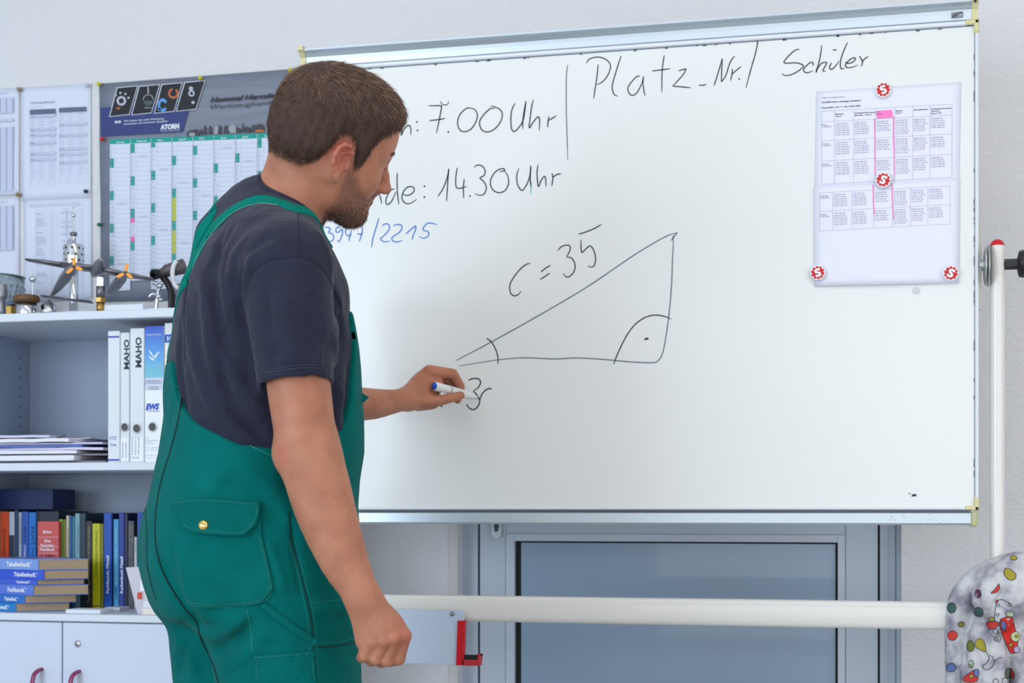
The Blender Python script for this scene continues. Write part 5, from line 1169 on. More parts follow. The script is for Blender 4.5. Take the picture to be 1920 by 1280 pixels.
def relax(V, Fq, it=1, w=.5):
    n = len(V)
    for _ in range(it):
        acc = np.zeros_like(V); cnt = np.zeros(n)
        for a in range(4):
            i, j = Fq[:, a], Fq[:, (a+1) % 4]
            for k in range(3): acc[:, k] += np.bincount(i, V[j, k], n)+np.bincount(j, V[i, k], n)
            cnt += np.bincount(i, minlength=n)+np.bincount(j, minlength=n)
        V = V*(1-w)+w*acc/np.maximum(cnt, 1)[:, None]
    return V

def to_surf(fn, p, off=0.0, it=4):
    p = np.array(p, float).reshape(-1, 3)
    for _ in range(it): n = grad(fn, p); p = p-n*(fn(p)-off)[:, None]
    return p, grad(fn, p)
def px_curve(fn, pts, n=5):
    q = np.array(crom(pts, n)); p, ok = trace(fn, q[:, 0], q[:, 1]); return p[ok]
def seam(mb, fn, pts, r=.0012, lift=.0003, n=5, dash=False):
    p = px_curve(fn, pts, n); nn = grad(fn, p); p = p+nn*lift
    if dash:
        d = np.concatenate([[0], np.cumsum(np.linalg.norm(np.diff(p, axis=0), axis=1))]); t = 0
        while t+.0035 < d[-1]:
            a, b = [np.array([np.interp(x, d, p[:, k]) for k in range(3)]) for x in (t, t+.0030)]; mb.tube([a, b], r, 5); t += .0047
    else: mb.tube(list(p), r, 6)
    return mb
def strip(name, fn, p, width, thick, m, parent, seg=8):
    """a woven band lying on a surface along 3D points"""
    p, nn = to_surf(fn, p, 0); vs = []; L = len(p)
    for i in range(L):
        t = p[min(i+1, L-1)]-p[max(i-1, 0)]; t /= np.linalg.norm(t)+1e-9; sd = np.cross(nn[i], t); sd /= np.linalg.norm(sd); w_ = width[i] if hasattr(width, '__len__') else width
        row = np.array([p[i]+sd*w_*(k/seg-.5) for k in range(seg+1)]); q, n2 = to_surf(fn, row, .0006, 2)
        vs.append((q, n2))
    mb = MB(); V = []
    for q, n2 in vs: V += list(q+n2*thick)+list(q-n2*.001)
    W = 2*(seg+1); F = []
    for i in range(L-1):
        for k in range(seg): F.append((i*W+k, i*W+k+1, (i+1)*W+k+1, (i+1)*W+k))
        F.append((i*W, (i+1)*W, (i+1)*W+seg+1, i*W+seg+1)); F.append((i*W+seg, i*W+2*seg+1, (i+1)*W+2*seg+1, (i+1)*W+seg))
    for e_ in (0, (L-1)*W): F += [(e_+k, e_+k+seg+1, e_+k+seg+2, e_+k+1) for k in range(seg)]
    mb.add(V, F, True); return mb.build(name, m, parent)
def poly_sd(x, y, poly):
    poly = np.array(poly, float); d = np.full(len(x), 1e9); ins = np.zeros(len(x), bool); n = len(poly)
    for i in range(n):
        a = poly[i]; b = poly[(i+1) % n]; e = b-a; wx = x-a[0]; wy = y-a[1]; t = np.clip((wx*e[0]+wy*e[1])/(e@e), 0, 1); d = np.minimum(d, (wx-t*e[0])**2+(wy-t*e[1])**2)
        c = ((a[1] <= y) & (b[1] > y)) | ((b[1] <= y) & (a[1] > y)); xi = a[0]+(y-a[1])/(b[1]-a[1]+1e-12)*e[0]; ins ^= c & (x < xi)
    return np.where(ins, -1, 1)*np.sqrt(d)
def panel(name, fn, poly, lift, th, m, parent, h, Zmax, smooth=1):
    """a sewn-on piece of cloth following a garment, outline given on the photograph"""
    c, ok = trace(fn, [a for a, _ in poly], [b for _, b in poly]); c = c[ok]; lo = c.min(0)-.02; hi = c.max(0)+.02
    def f(p):
        x, y, Z = proj(p); s = poly_sd(x, y, poly)*Z/FPX; d = fn(p); l = lift(x, y) if callable(lift) else lift
        return np.maximum(np.maximum(np.abs(d-l)-th, s), Z-Zmax)
    V, Q = surface(f, lo, hi, h); V = relax(V, Q, smooth, .4); return link(name, mesh_from(name, V, Q), m, parent)

def largest(V, Q):
    lab = np.arange(len(V))
    for _ in range(400):
        m_ = lab[Q].min(1); new = lab.copy()
        for a in range(4): np.minimum.at(new, Q[:, a], m_)
        new = new[new]
        if (new == lab).all(): break
        lab = new
    ids, cnt = np.unique(lab, return_counts=True); big = ids[cnt.argmax()]; keep = lab == big
    if keep.all(): return V, Q
    ix = np.cumsum(keep)-1; return V[keep], ix[Q[keep[Q[:, 0]]]]
# ================================================================ the person
RT = np.array([CT, ST, 0]); FWD = np.array([-ST, CT, 0]); UP = np.array([0, 0, 1.0])
YAW = math.radians(22); BF = RT*math.cos(YAW)+FWD*math.sin(YAW); BR = RT*math.sin(YAW)-FWD*math.cos(YAW)   # body forward, body right
ZT = 2.62
def hz_(py, Z=ZT): return CAMH+Z*(HOR-py)/FPX
# torso outline: image row, back and front column, lateral half width
prof = [(395, 425, 568, .075), (415, 405, 583, .12), (440, 385, 592, .165), (480, 358, 616, .183), (530, 340, 637, .188), (600, 327, 650, .187), (660, 322, 660, .185), (720, 320, 664, .182), (780, 322, 668, .178),
        (850, 312, 668, .180), (900, 300, 660, .184), (950, 289, 656, .190), (1000, 280, 656, .196), (1050, 280, 660, .198), (1100, 292, 664, .196), (1140, 305, 668, .19)]
def stack(infl=0.0, top=None, bot=None, pr=prof, n=2.35):
    zs = np.array([hz_(r[0]) for r in pr][::-1]); ctr = []; A = []; Bv = []
    for py, xb, xf, b in pr:
        w = (xf-xb)/2/FPX*ZT; a = math.sqrt(max(w*w-(b*math.sin(YAW))**2, 1e-4))/math.cos(YAW); ctr.append(P((xb+xf)/2, py, ZT)[:2]); A.append(a); Bv.append(b)
    ctr = np.array(ctr[::-1]); A = np.array(A[::-1]); Bv = np.array(Bv[::-1]); z0 = zs[0] if bot is None else bot; z1 = zs[-1] if top is None else top
    c = np.array([*ctr.mean(0), (z0+z1)/2])
    def fn(p):
        z = p[:, 2]; cx = np.interp(z, zs, ctr[:, 0]); cy = np.interp(z, zs, ctr[:, 1]); a = np.interp(z, zs, A)+infl; b = np.interp(z, zs, Bv)+infl
        dx = p[:, 0]-cx; dy = p[:, 1]-cy; f = np.abs(dx*BF[0]+dy*BF[1])/a; r = np.abs(dx*BR[0]+dy*BR[1])/b
        rho = (f**n+r**n)**(1/n); d = (rho-1)*np.minimum(a, b)*.92
        cap = np.maximum(z-z1, z0-z); k = .03; h = np.maximum(k-np.abs(d-cap), 0)/k
        return np.maximum(d, cap)+h*h*k*.25
    fn.ctr = lambda z: (np.interp(z, zs, ctr[:, 0]), np.interp(z, zs, ctr[:, 1]))
    return fn, c, (z1-z0)/2+.25
HS = 1.012                                    # head size factor
H0 = P(622.5, 287, 2.60)
YH, PH, RH = math.radians(32), math.radians(12), math.radians(22)
hf0 = RT*math.cos(YH)+FWD*math.sin(YH); HR = RT*math.sin(YH)-FWD*math.cos(YH)
HF = hf0*math.cos(PH)-UP*math.sin(PH); HU = hf0*math.sin(PH)+UP*math.cos(PH)
HR, HU = HR*math.cos(RH)-HU*math.sin(RH), HU*math.cos(RH)+HR*math.sin(RH)
HAX = np.stack([HF, HU, HR])
def hp(f, u, r): return H0+HS*(HF*f+HU*u+HR*r)
def hloc(p): return (p-H0)@HAX.T/HS
def head(m, infl=0.0, ears=True, face=True):
    E = lambda c, r, k=.012, op='u': m.ell(hp(*c), np.array(r)*HS+infl, HAX, k, op)
    C = lambda a, b, ra, rb, k=.008, op='u': m.cone(hp(*a), hp(*b), ra*HS+infl, rb*HS+infl, k, op)
    E((-.014, .046, 0), (.100, .088, .0765)); E((-.035, .028, 0), (.078, .080, .074), .02); E((.032, .056, 0), (.068, .067, .066), .03)
    E((.030, -.004, 0), (.062, .082, .060), .03)
    E((.034, -.055, 0), (.050, .050, .044), .03)
    for s in (-1, 1):
        C((-.008, -.030, .056*s), (.022, -.068, .044*s), .018, .016, .03); C((.022, -.068, .044*s), (.068, -.084, .012*s), .016, .0165, .03)
        E((.052, -.020, .042*s), (.026, .022, .020), .025)
        C((.084, .026, .012*s), (.066, .030, .046*s), .0105, .009, .014)
    C((.071, -.085, -.006), (.071, -.085, .006), .016, .018, .02)
    if not face: return m
    for s in (-1, 1): E((.090, .008, .033*s), (.014, .012, .018), .012, 's'); E((.071, .008, .032*s), (.0145, .0135, .0145), .004)
    for s in (-1, 1):     # lids
        C((.083, .0135, .022*s), (.0855, .0145, .032*s), .0035, .0038, .005); C((.0855, .0145, .032*s), (.076, .0125, .044*s), .0038, .003, .005); C((.083, .000, .023*s), (.079, .001, .043*s), .003, .003, .006)
    C((.088, .020, 0), (.104, -.006, 0), .0085, .0080, .014); C((.104, -.006, 0), (.1145, -.025, 0), .0080, .0110, .010)
    for s in (-1, 1): E((.100, -.028, .0125*s), (.0125, .0080, .0070), .007); E((.103, -.0355, .0065*s), (.005, .004, .0032), .003, 's')
    C((.096, -.038, 0), (.090, -.054, 0), .0085, .0075, .012)
    for s in (-1, 1): C((.0935, -.0580, 0), (.083, -.0625, .022*s), .0058, .0035, .006); C((.0910, -.0690, 0), (.081, -.0650, .021*s), .0065, .0035, .006); C((.0975, -.0635, .004*s), (.088, -.0640, .022*s), .0018, .0016, .003, 's')
    C((.086, -.082, -.004), (.086, -.082, .004), .006, .006, .01, 's')
    if ears:
        for s in (-1, 1):
            X = lambda f, u, o: (f*.92-.001, u*.92-.005, s*(.0735+o*.9))
            E(X(-.012, .000, .003), (.0152, .0248, .0050), .006)
            hel = [X(.002, .010, .004), X(.003, .022, .0095), X(-.006, .0315, .0145), X(-.018, .0320, .0185), X(-.0275, .0235, .0205), X(-.0305, .010, .0205), X(-.0285, -.005, .018), X(-.022, -.018, .014), X(-.0125, -.0285, .0105)]
            for i in range(len(hel)-1): C(hel[i], hel[i+1], .0036, .0036, .004)
            ant = [X(-.006, .020, .0095), X(-.017, .016, .0125), X(-.0205, .003, .0125), X(-.017, -.011, .0115), X(-.009, -.017, .010)]
            for i in range(len(ant)-1): C(ant[i], ant[i+1], .0030, .0030, .004)
            C(X(-.0115, -.0255, .009), X(-.0080, -.0330, .0075), .0062, .0050, .006)
            C(X(.0035, .001, .007), X(.0030, -.008, .0075), .0040, .0036, .005)
            E(X(-.0070, .000, .0145), (.0078, .0105, .0085), .004, 's'); C(X(-.006, .026, .014), X(-.022, .022, .0165), .0028, .0026, .003, 's'); C(X(-.022, .022, .0165), X(-.0255, .004, .0175), .0026, .0022, .003, 's')
    return m
# joints (image point and depth)
shR, elR, wrR = P(538, 494, 2.44), P(577, 848, 2.40), P(683, 1126, 2.375)
shL, elL, wrL = P(452, 470, 2.80), P(600, 768, 2.96), P(762, 750, 3.125)
nkA, nkB = P(533, 432, 2.62), P(588, 300, 2.605)
def mm(px, Z): return px/FPX*Z
body = Model()
head(body)
body.chain([nkA, P(552, 385, 2.61), P(573, 345, 2.605), P(590, 300, 2.605)], [.064, .056, .055, .055], .02)
body.chain([P(548, 300, 2.60), P(530, 350, 2.61), P(505, 400, 2.62)], [.040, .042, .05], .03)
body.cone(P(505, 410, 2.62), shR, .052, .055, .03); body.cone(P(505, 410, 2.62), shL, .052, .055, .03)
tf, tc_, tR = stack(-.060, hz_(420), hz_(1080)); body.add(tf, tc_, tR, 'u', .03)
# near arm
nA = np.cross(elR-shR, FWD); 
body.chain([shR, P(548, 600, 2.43), P(560, 720, 2.415), P(569, 790, 2.405), P(578, 850, 2.40)], [.058, .054, .0515, .0495, .0475], .02)
body.chain([P(578, 845, 2.40), P(594, 900, 2.395), P(614, 968, 2.39), P(644, 1048, 2.38), P(667, 1094, 2.377), P(684, 1128, 2.375)], [.0490, .0510, .0475, .0390, .0315, .0275], .02, flat=FWD, fl=.85)
body.ell(P(540, 852, 2.40), (.021, .02, .022), None, .02)                 # elbow point
body.cone(P(552, 820, 2.385), P(545, 862, 2.39), .016, .012, .02)
# far arm
body.chain([shL, P(520, 620, 2.90), elL], [.056, .05, .044], .02)
body.chain([elL, P(650, 758, 3.01), P(700, 757, 3.055), P(740, 752, 3.09), P(768, 745, 3.12)], [.044, .0365, .0315, .0245, .0235], .02)
# near hand, a loose fist with the back of the hand outwards
ZH = 2.372
def h(px, py, dz=0.0): return P(px, py, ZH+dz)
kn = [h(757, 1192, .004), h(741, 1197, -.006), h(721, 1203, -.006), h(700, 1205, .000)]
body.cone(P(684, 1128, ZH), h(714, 1172, .012), .0265, .031, .015, flat=FWD, fl=.72); body.ell(h(718, 1180, .016), (.036, .024, .032), np.stack([RT*.8+UP*-.6, FWD, RT*.6+UP*.8]), .015)
for i, kp in enumerate(kn): body.cone(P(690+6*(1-i), 1135, ZH), kp+FWD*.006, .017, .0125, .010)
pip = [h(747, 1234, .012), h(727, 1236, .006), h(705, 1234, .005), h(684, 1229, .008)]
dip = [h(731, 1238, .036), h(715, 1240, .030), h(696, 1238, .028), h(679, 1232, .028)]
tip = [h(726, 1214, .044), h(712, 1216, .040), h(697, 1216, .038), h(683, 1214, .036)]
rk = [.0118, .0118, .0112, .0104]
for i in range(4):
    body.ell(kn[i]-FWD*.001, (rk[i]*1.0,)*3, None, .005)
    body.cone(kn[i]+FWD*.002, pip[i], rk[i], rk[i]*.93, .0022); body.cone(pip[i], dip[i], rk[i]*.95, rk[i]*.85, .002); body.cone(dip[i], tip[i], rk[i]*.85, rk[i]*.72, .002)
body.chain([h(722, 1150, .03), h(748, 1182, .042), h(748, 1212, .046), h(732, 1228, .052)], [.0165, .0140, .0115, .0095], .006)   # thumb folded in front of the fingers
body.cone(h(676, 1150, .010), h(683, 1200, .014), .015, .015, .012)     # edge of the hand
body.disp([P(690, 1100, 2.35), P(704, 1128, 2.348), P(712, 1150, 2.35)], .0014, .004); body.disp([P(712, 1148, 2.35), P(722, 1168, 2.352), P(735, 1185, 2.354)], .0016, .0035); body.disp([P(706, 1150, 2.35), P(703, 1172, 2.352)], .0012, .0035)
for l_ in ([(750,1199),(744,1218),(737,1238)], [(732,1204),(725,1222),(716,1240)], [(711,1208),(704,1222),(695,1236)]):
    body.disp(list(trace(body, [a for a, _ in l_], [b for _, b in l_])[0]), -.0022, .0026)
# far hand round the marker
ZG = 3.15
def g_(px, py, dz=0.0): return P(px, py, ZG+dz)
body.cone(P(764, 749, 3.125), g_(786, 733, -.005), .0235, .027, .015); body.ell(g_(800, 728, .012), (.036, .022, .036), np.stack([RT*.9+UP*.3, FWD, UP*.9-RT*.3]), .014)
body.cone(g_(778, 735, -.005), g_(803, 697, .0), .020, .0125, .016); body.cone(g_(785, 740), g_(810, 700, .02), .02, .014, .014)
body.chain([g_(806, 695.5, -.004), g_(849, 700.5, .018), g_(863, 724, .040), g_(864, 740, .050)], [.0130, .0108, .0096, .0078], .005, sub=1)      # index
body.chain([g_(806, 700, .022), g_(846, 712, .045), g_(861, 734, .060), g_(858, 750, .066)], [.0125, .0105, .0095, .008], .005, sub=1)        # middle
body.chain([g_(803, 712, .040), g_(838, 722, .062), g_(846, 742, .066), g_(828, 751, .056)], [.012, .0100, .0090, .0075], .005, sub=1)        # ring
body.chain([g_(798, 726, .046), g_(828, 735, .064), g_(832, 750, .062), g_(815, 756, .050)], [.011, .0088, .008, .007], .005, sub=1)          # little
body.chain([g_(779, 749, -.012), g_(806, 752.5, -.018), g_(838, 747.5, -.004), g_(864, 741, .022)], [.0185, .0140, .0108, .0085], .012)      # thumb
body.cone(g_(785, 758, .01), g_(812, 756, .012), .014, .012, .012)
# ---- t-shirt
shirt = Model(); HT = hz_(398)
tf2, c2, R2 = stack(.002, hz_(404), hz_(1000)); shirt.add(tf2, c2, R2, 'u', .03)
shirt.cone(P(505, 408, 2.62), shR-UP*.004+FWD*.0, .060, .066, .04); shirt.cone(P(505, 408, 2.62), shL, .060, .066, .04)
shirt.chain([P(500, 362, 2.63), P(470, 400, 2.65), P(430, 450, 2.68)], [.022, .05, .06], .04)
shirt.chain([P(556, 455, 2.61), P(576, 495, 2.60), P(592, 550, 2.60)], [.036, .042, .046], .04)
slA, slB = shR+RT*.002, P(554, 722, 2.412)
sdir = (slB-slA)/np.linalg.norm(slB-slA)
def slcut(ax, n_, r0):
    def f(p, d):
        t = (p-ax)@n_+.010*((p-ax)@RT)/.06*0; q = p-ax-np.outer((p-ax)@n_, n_); rr_ = np.sqrt((q*q).sum(1))
        d = np.maximum(d, t); return np.maximum(d, -np.maximum(rr_-r0, -(t+.035)))
    return f
shirt.chain([slA, P(546, 600, 2.425), slB, slB+sdir*.05], [.070, .0705, .0615, .061], .022, cut=slcut(slB, sdir, .0555))
slC, slD = shL, P(530, 640, 2.91); sd2 = (slD-slC)/np.linalg.norm(slD-slC); shirt.chain([slC, slD, slD+sd2*.05], [.068, .064, .062], .022, cut=slcut(slD, sd2, .056))
tr = lambda pts, fn=None: list(trace(fn or shirt, [a for a, _ in pts], [b for _, b in pts])[0])
folds = [([(372,470),(385,540),(392,640),(410,720)], .006, .012), ([(420,430),(400,520),(415,620),(460,720)], -.006, .011), ([(455,500),(452,580),(470,660),(492,726)], -.010, .010),
         ([(478,470),(462,520),(456,590)], .005, .010), ([(350,560),(362,660),(395,760),(450,815)], .005, .012), ([(338,600),(338,700),(350,780)], -.005, .010), ([(352,520),(344,600),(346,690)], -.007, .008), ([(430,640),(450,720),(500,790)], .006, .014), ([(410,690),(440,770),(500,825)], -.006, .010),
         ([(470,760),(520,772),(560,780)], .004, .009), ([(460,785),(500,800),(560,815)], -.004, .008), ([(530,520),(540,620),(560,700)], .004, .018), ([(500,530),(505,620),(520,705)], -.003, .010), ([(580,520),(590,620),(598,680)], -.0025, .012),
         ([(610,470),(632,560),(640,650)], -.006, .009), ([(640,560),(625,640),(640,740)], .005, .012), ([(470,440),(440,480),(430,540)], .004, .014), ([(520,440),(490,452),(465,478)], -.003, .010), ([(590,430),(612,470),(622,520)], .003, .010), ([(600,640),(598,690)], .004, .008),
         ([(440,420),(420,450),(395,500),(380,560)], -.004, .010), ([(640,700),(630,790),(650,850)], .005, .012), ([(655,680),(648,770),(662,830)], -.004, .009)]
for pts, hh2, sg in folds: shirt.disp(tr(pts), hh2*2.0, sg*.8)
shoulder_seam = [(470,512),(500,490),(530,484),(560,482),(590,492),(612,515),(628,545),(640,575)]
shirt.disp(tr(shoulder_seam), -.0022, .004)
hem = [(487,698),(510,697),(540,692),(570,689),(597,690),(613,697)]
shirt.disp(tr(hem), -.0015, .003)
def wrink(p): 
    x, y, z = p[:, 0], p[:, 1], p[:, 2]
    return .0011*np.sin(31*x+17*z+3*np.sin(13*z+9*y))*np.sin(23*y-11*z+2*np.sin(17*x))
shirt.field(wrink, (0, 2.6, 1.2), 3)
# neck opening
NK = P(548, 388, 2.612)
shirt.chain([P(528, 440, 2.62), P(552, 385, 2.612), P(578, 330, 2.605)], [.064, .066, .066], .004, 's')
def neckcut(p): 
    n = np.array(UP*.86+BF*.50); return -((p-P(540, 378, 2.612))@n-.012)
shirt.add(neckcut, (0, 2.6, 1.6), .5, 's', .006) if False else None
# ---- overalls
ov = Model()
tf3, c3, R3 = stack(.010, hz_(560), hz_(1150)); 
ov.add(tf3, c3, R3, 'u', .03)
ZR, ZL = 2.545, 2.72
hipR, hipL = P(528, 1130, ZR), P(445, 1130, ZL)
def down(p, dz, f=0.0, r=0.0): return p+np.array([0, 0, -dz])+BF*f+BR*r
kR, kL = down(hipR, .36, .045, .01), down(hipL, .36, .02, -.02); aR, aL = down(kR, .38, -.03, .01), down(kL, .38, -.05, -.02)
ov.chain([down(hipR, -.10), hipR, down(hipR, .12, .012), kR, aR], [.118, .126, .124, .098, .105], .04)
ov.chain([down(hipL, -.10), hipL, down(hipL, .12, .005), kL, aL], [.112, .122, .121, .098, .105], .04)
for s, zc_ in ((1, 0), (-1, 0)):
    c = P(398, 1045, ZT)+BR*.080*s; ov.ell(c, (.098, .098, .115), None, .06)
trv = lambda pts: tr(pts, ov)
ofold = [([(470,1135),(430,1180),(395,1190),(372,1180)], .006, .014), ([(480,1160),(440,1205),(400,1230)], -.006, .012), ([(500,1190),(450,1235),(405,1262)], .005, .012), ([(520,950),(590,1010),(640,1090)], .004, .014),
         ([(545,940),(552,1020),(566,1120)], -.003, .008), ([(300,1040),(325,1100),(355,1150),(375,1180)], -.010, .012), ([(330,1190),(360,1230),(365,1275)], .005, .012), ([(345,1160),(350,1210),(332,1270)], -.005, .010), ([(610,990),(640,1050),(660,1110)], -.004, .010),
         ([(575,1130),(620,1140),(668,1132)], .003, .010), ([(420,860),(480,900),(540,940)], .003, .018), ([(380,1150),(420,1140),(470,1140)], -.003, .010), ([(500,1010),(520,1060),(535,1120)], .003, .009), ([(600,1150),(630,1160),(668,1158)], -.003, .008), ([(605,1010),(628,1040),(640,1075)], .004, .008), ([(610,1240),(640,1250),(668,1246)], .003, .010), ([(320,1170),(335,1200),(325,1240)], .004, .008), ([(430,870),(400,920),(380,930)], .002, .012), ([(300,1000),(310,1040),(330,1080)], .003, .008), ([(520,880),(560,930),(600,950)], -.003, .010)]
for pts, hh2, sg in ofold: ov.disp(trv(pts), hh2*1.8, sg*.85)
ov.field(lambda p: .0009*np.sin(37*p[:, 0]+19*p[:, 2]+3*np.sin(15*p[:, 2]))*np.sin(27*p[:, 1]-13*p[:, 2]), (0, 2.6, .8), 3)
PHI = [0, 36, 41, 46, 51, 58, 70, 90, 113, 138, 152, 160, 166, 170, 180]; PYC = [585, 588, 600, 690, 760, 805, 840, 850, 842, 805, 776, 745, 700, 684, 684]
tctr = stack(0)[0].ctr
def zcut(p):
    cx, cy = tctr(p[:, 2]); dx = p[:, 0]-cx; dy = p[:, 1]-cy; f = dx*BF[0]+dy*BF[1]; r = np.abs(dx*BR[0]+dy*BR[1]); ph = np.degrees(np.arctan2(r, f))
    return (p[:, 2]-np.interp(ph, PHI, [hz_(v) for v in PYC]))*.55
ov.clip(zcut, .004)
ov.clip(lambda p: .075-p[:, 2], .004)

import time as _t; _t0 = _t.time()
HB = 2.3
FLN = [-.13, -.085, -.06, -.045, -.034, -.026, -.010, .006, .014, .020, .030, .036, .050, .066, .082, .12]
ULN = [-.030, -.036, -.034, -.018, .010, .032, .036, .026, .000, -.010, -.006, .034, .054, .066, .080, .090]
def skin_mesh(model, lo, hi, h_, name, m, parent, rx=1):
    V, Q = surface(model, lo, hi, h_); V = relax(V, Q, rx, .4); V, Q = largest(V, Q); me = mesh_from(name, V, Q); return link(name, me, m, parent), V, Q
# materials
m_skin = mat('skin', (214, 158, 136), .48, spec=.35, sss=.12)
nt_, b_s = nodes_of(m_skin); tcn = [n for n in nt_.nodes if n.type == 'TEX_COORD'][0]
n1 = nt_.nodes.new('ShaderNodeTexNoise'); n1.inputs['Scale'].default_value = 22; n1.inputs['Detail'].default_value = 5; nt_.links.new(tcn.outputs['Object'], n1.inputs['Vector'])
cr_ = nt_.nodes.new('ShaderNodeValToRGB'); cr_.color_ramp.elements[0].position = .3; cr_.color_ramp.elements[1].position = .7
cr_.color_ramp.elements[0].color = (*lin((164, 106, 81)), 1); cr_.color_ramp.elements[1].color = (*lin((188, 128, 101)), 1)
nt_.links.new(n1.outputs['Fac'], cr_.inputs[0])
at = nt_.nodes.new('ShaderNodeAttribute'); at.attribute_name = 'stubble'; mx = nt_.nodes.new('ShaderNodeMix'); mx.data_type = 'RGBA'; nt_.links.new(at.outputs['Fac'], mx.inputs['Factor']); nt_.links.new(cr_.outputs[0], mx.inputs['A']); mx.inputs['B'].default_value = (*lin((100, 72, 60)), 1)
at2 = nt_.nodes.new('ShaderNodeAttribute'); at2.attribute_name = 'flush'; mx2 = nt_.nodes.new('ShaderNodeMix'); mx2.data_type = 'RGBA'; nt_.links.new(at2.outputs['Fac'], mx2.inputs['Factor']); nt_.links.new(mx.outputs['Result'], mx2.inputs['A']); mx2.inputs['B'].default_value = (*lin((190, 96, 82)), 1)
nt_.links.new(mx2.outputs['Result'], b_s.inputs['Base Color'])
n2 = nt_.nodes.new('ShaderNodeTexNoise'); n2.inputs['Scale'].default_value = 420; n2.inputs['Detail'].default_value = 2; nt_.links.new(tcn.outputs['Object'], n2.inputs['Vector'])
bp = nt_.nodes.new('ShaderNodeBump'); bp.inputs['Strength'].default_value = .35; bp.inputs['Distance'].default_value = .0006; nt_.links.new(n2.outputs['Fac'], bp.inputs['Height']); nt_.links.new(bp.outputs['Normal'], b_s.inputs['Normal'])
m_shirt = mat('navy_cotton', (38, 40, 58), .85, spec=.2, sheen=.12, noise=.18, nscale=30, bump=.55, bscale=38, bdist=.006)
m_ov = mat('green_twill', (0, 98, 94), .9, spec=.08, sheen=.03, noise=.22, nscale=26, bump=.4, bscale=42, bdist=.005)
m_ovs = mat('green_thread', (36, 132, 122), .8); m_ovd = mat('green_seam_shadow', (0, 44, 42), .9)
m_ovf = mat('green_twill_flap', (0, 92, 88), .9, spec=.08, sheen=.03, noise=.14, nscale=40, bump=.4, bscale=800, bdist=.0006)
V, Q = surface(body, (-1.6, 1.9, .62), (.25, 3.3, 1.95), HB/1000); V = relax(V, Q, 1, .35)
me = mesh_from('person', V, Q)
L = hloc(V); f_, u_, r_ = L[:, 0], L[:, 1], np.abs(L[:, 2])
sm_ = lambda x, a, b: np.clip((x-a)/(b-a), 0, 1)**2*(3-2*np.clip((x-a)/(b-a), 0, 1))
inhead = (np.linalg.norm((V-H0), axis=1) < .2*HS)
beardm = inhead*sm_(-u_, np.interp(f_, [0, .02, .05, .075, .09], [-.02, -.006, .030, .040, .034]), np.interp(f_, [0, .02, .05, .075, .09], [.006, .03, .056, .062, .046]))*sm_(f_, .0, .014)*sm_(-f_-u_*0, -.2, -.1)*(u_ > -.118)
scalp = inhead*sm_(u_-np.interp(f_, FLN, ULN), -.010, .006)*(1-np.clip(1.3-np.sqrt(((f_+.013)/.022)**2+((u_+.002)/.034)**2), 0, 1)*(r_ > .06))
me.attributes.new('stubble', 'FLOAT', 'POINT').data.foreach_set('value', np.clip(beardm*.6+scalp*.8, 0, .9).astype(np.float32))
fl = np.zeros(len(V)); 
for c, R_, a in ((hp(-.015, .01, .09), .034*HS, .65), (hp(-.015, .01, -.09), .034*HS, .65), (hp(.118, -.028, 0), .02, .35), (kn[0], .020, .5), (kn[1], .016, .3), (P(533, 851, 2.37), .018, .5), (g_(806, 690), .03, .4), (hp(.09, -.064, 0), .02, .4)):
    fl = np.maximum(fl, a*np.exp(-(np.linalg.norm(V-c, axis=1)/R_)**2*1.3))
me.attributes.new('flush', 'FLOAT', 'POINT').data.foreach_set('value', fl.astype(np.float32))
man = link('person', me, m_skin)
tag(man, 'bearded person in green dungarees and dark t-shirt, writing on the board with the left hand', 'person')
o_sh, Vs, Qs = skin_mesh(shirt, (-1.6, 1.9, .85), (.2, 3.3, 1.75), .0034, 't_shirt', m_shirt, man)
o_ov, Vo, Qo = skin_mesh(ov, (-1.7, 1.9, .03), (.2, 3.4, 1.45), .004, 'overalls', m_ov, man)
# ---- sewn details of the shirt
sm1 = MB(); seam(sm1, shirt, shoulder_seam, .0009, .0004); seam(sm1, shirt, [(558,395),(560,430),(562,480)], .0007, .0003); sm1.build('seam', mat('navy_thread', (30, 32, 48), .9), o_sh)
sm2 = MB(); seam(sm2, shirt, hem, .0008, .0005); seam(sm2, shirt, [(a, b-5) for a, b in hem], .0006, .0004); sm2.build('sleeve_hem', mat('navy_hem_thread', (62, 64, 84), .9), o_sh)
# collar ring round the neck opening
nax = (P(578, 330, 2.605)-P(528, 440, 2.62)); nax /= np.linalg.norm(nax); e1_ = np.cross(nax, FWD); e1_ /= np.linalg.norm(e1_); e2_ = np.cross(nax, e1_); ring = []
for k in range(48):
    t = 2*math.pi*k/48; base = NK+(e1_*math.cos(t)+e2_*math.sin(t))*.0725; T = np.linspace(.14, -.10, 97); d = shirt(base+T[:, None]*nax); j = np.argmax(d < 0); ring.append(base+nax*T[j])
ring = np.array(ring); 
for _ in range(6): ring = ring*.4+.3*(np.roll(ring, 1, 0)+np.roll(ring, -1, 0))
cb_ = MB(); rp = list(ring)+[ring[0], ring[1]]; cb_.tube(rp, .0062, 10, cap=False, flat=(1, .8)); cb_.build('collar', mat('navy_rib', (36, 38, 54), .9, bump=.5, bscale=300), o_sh)
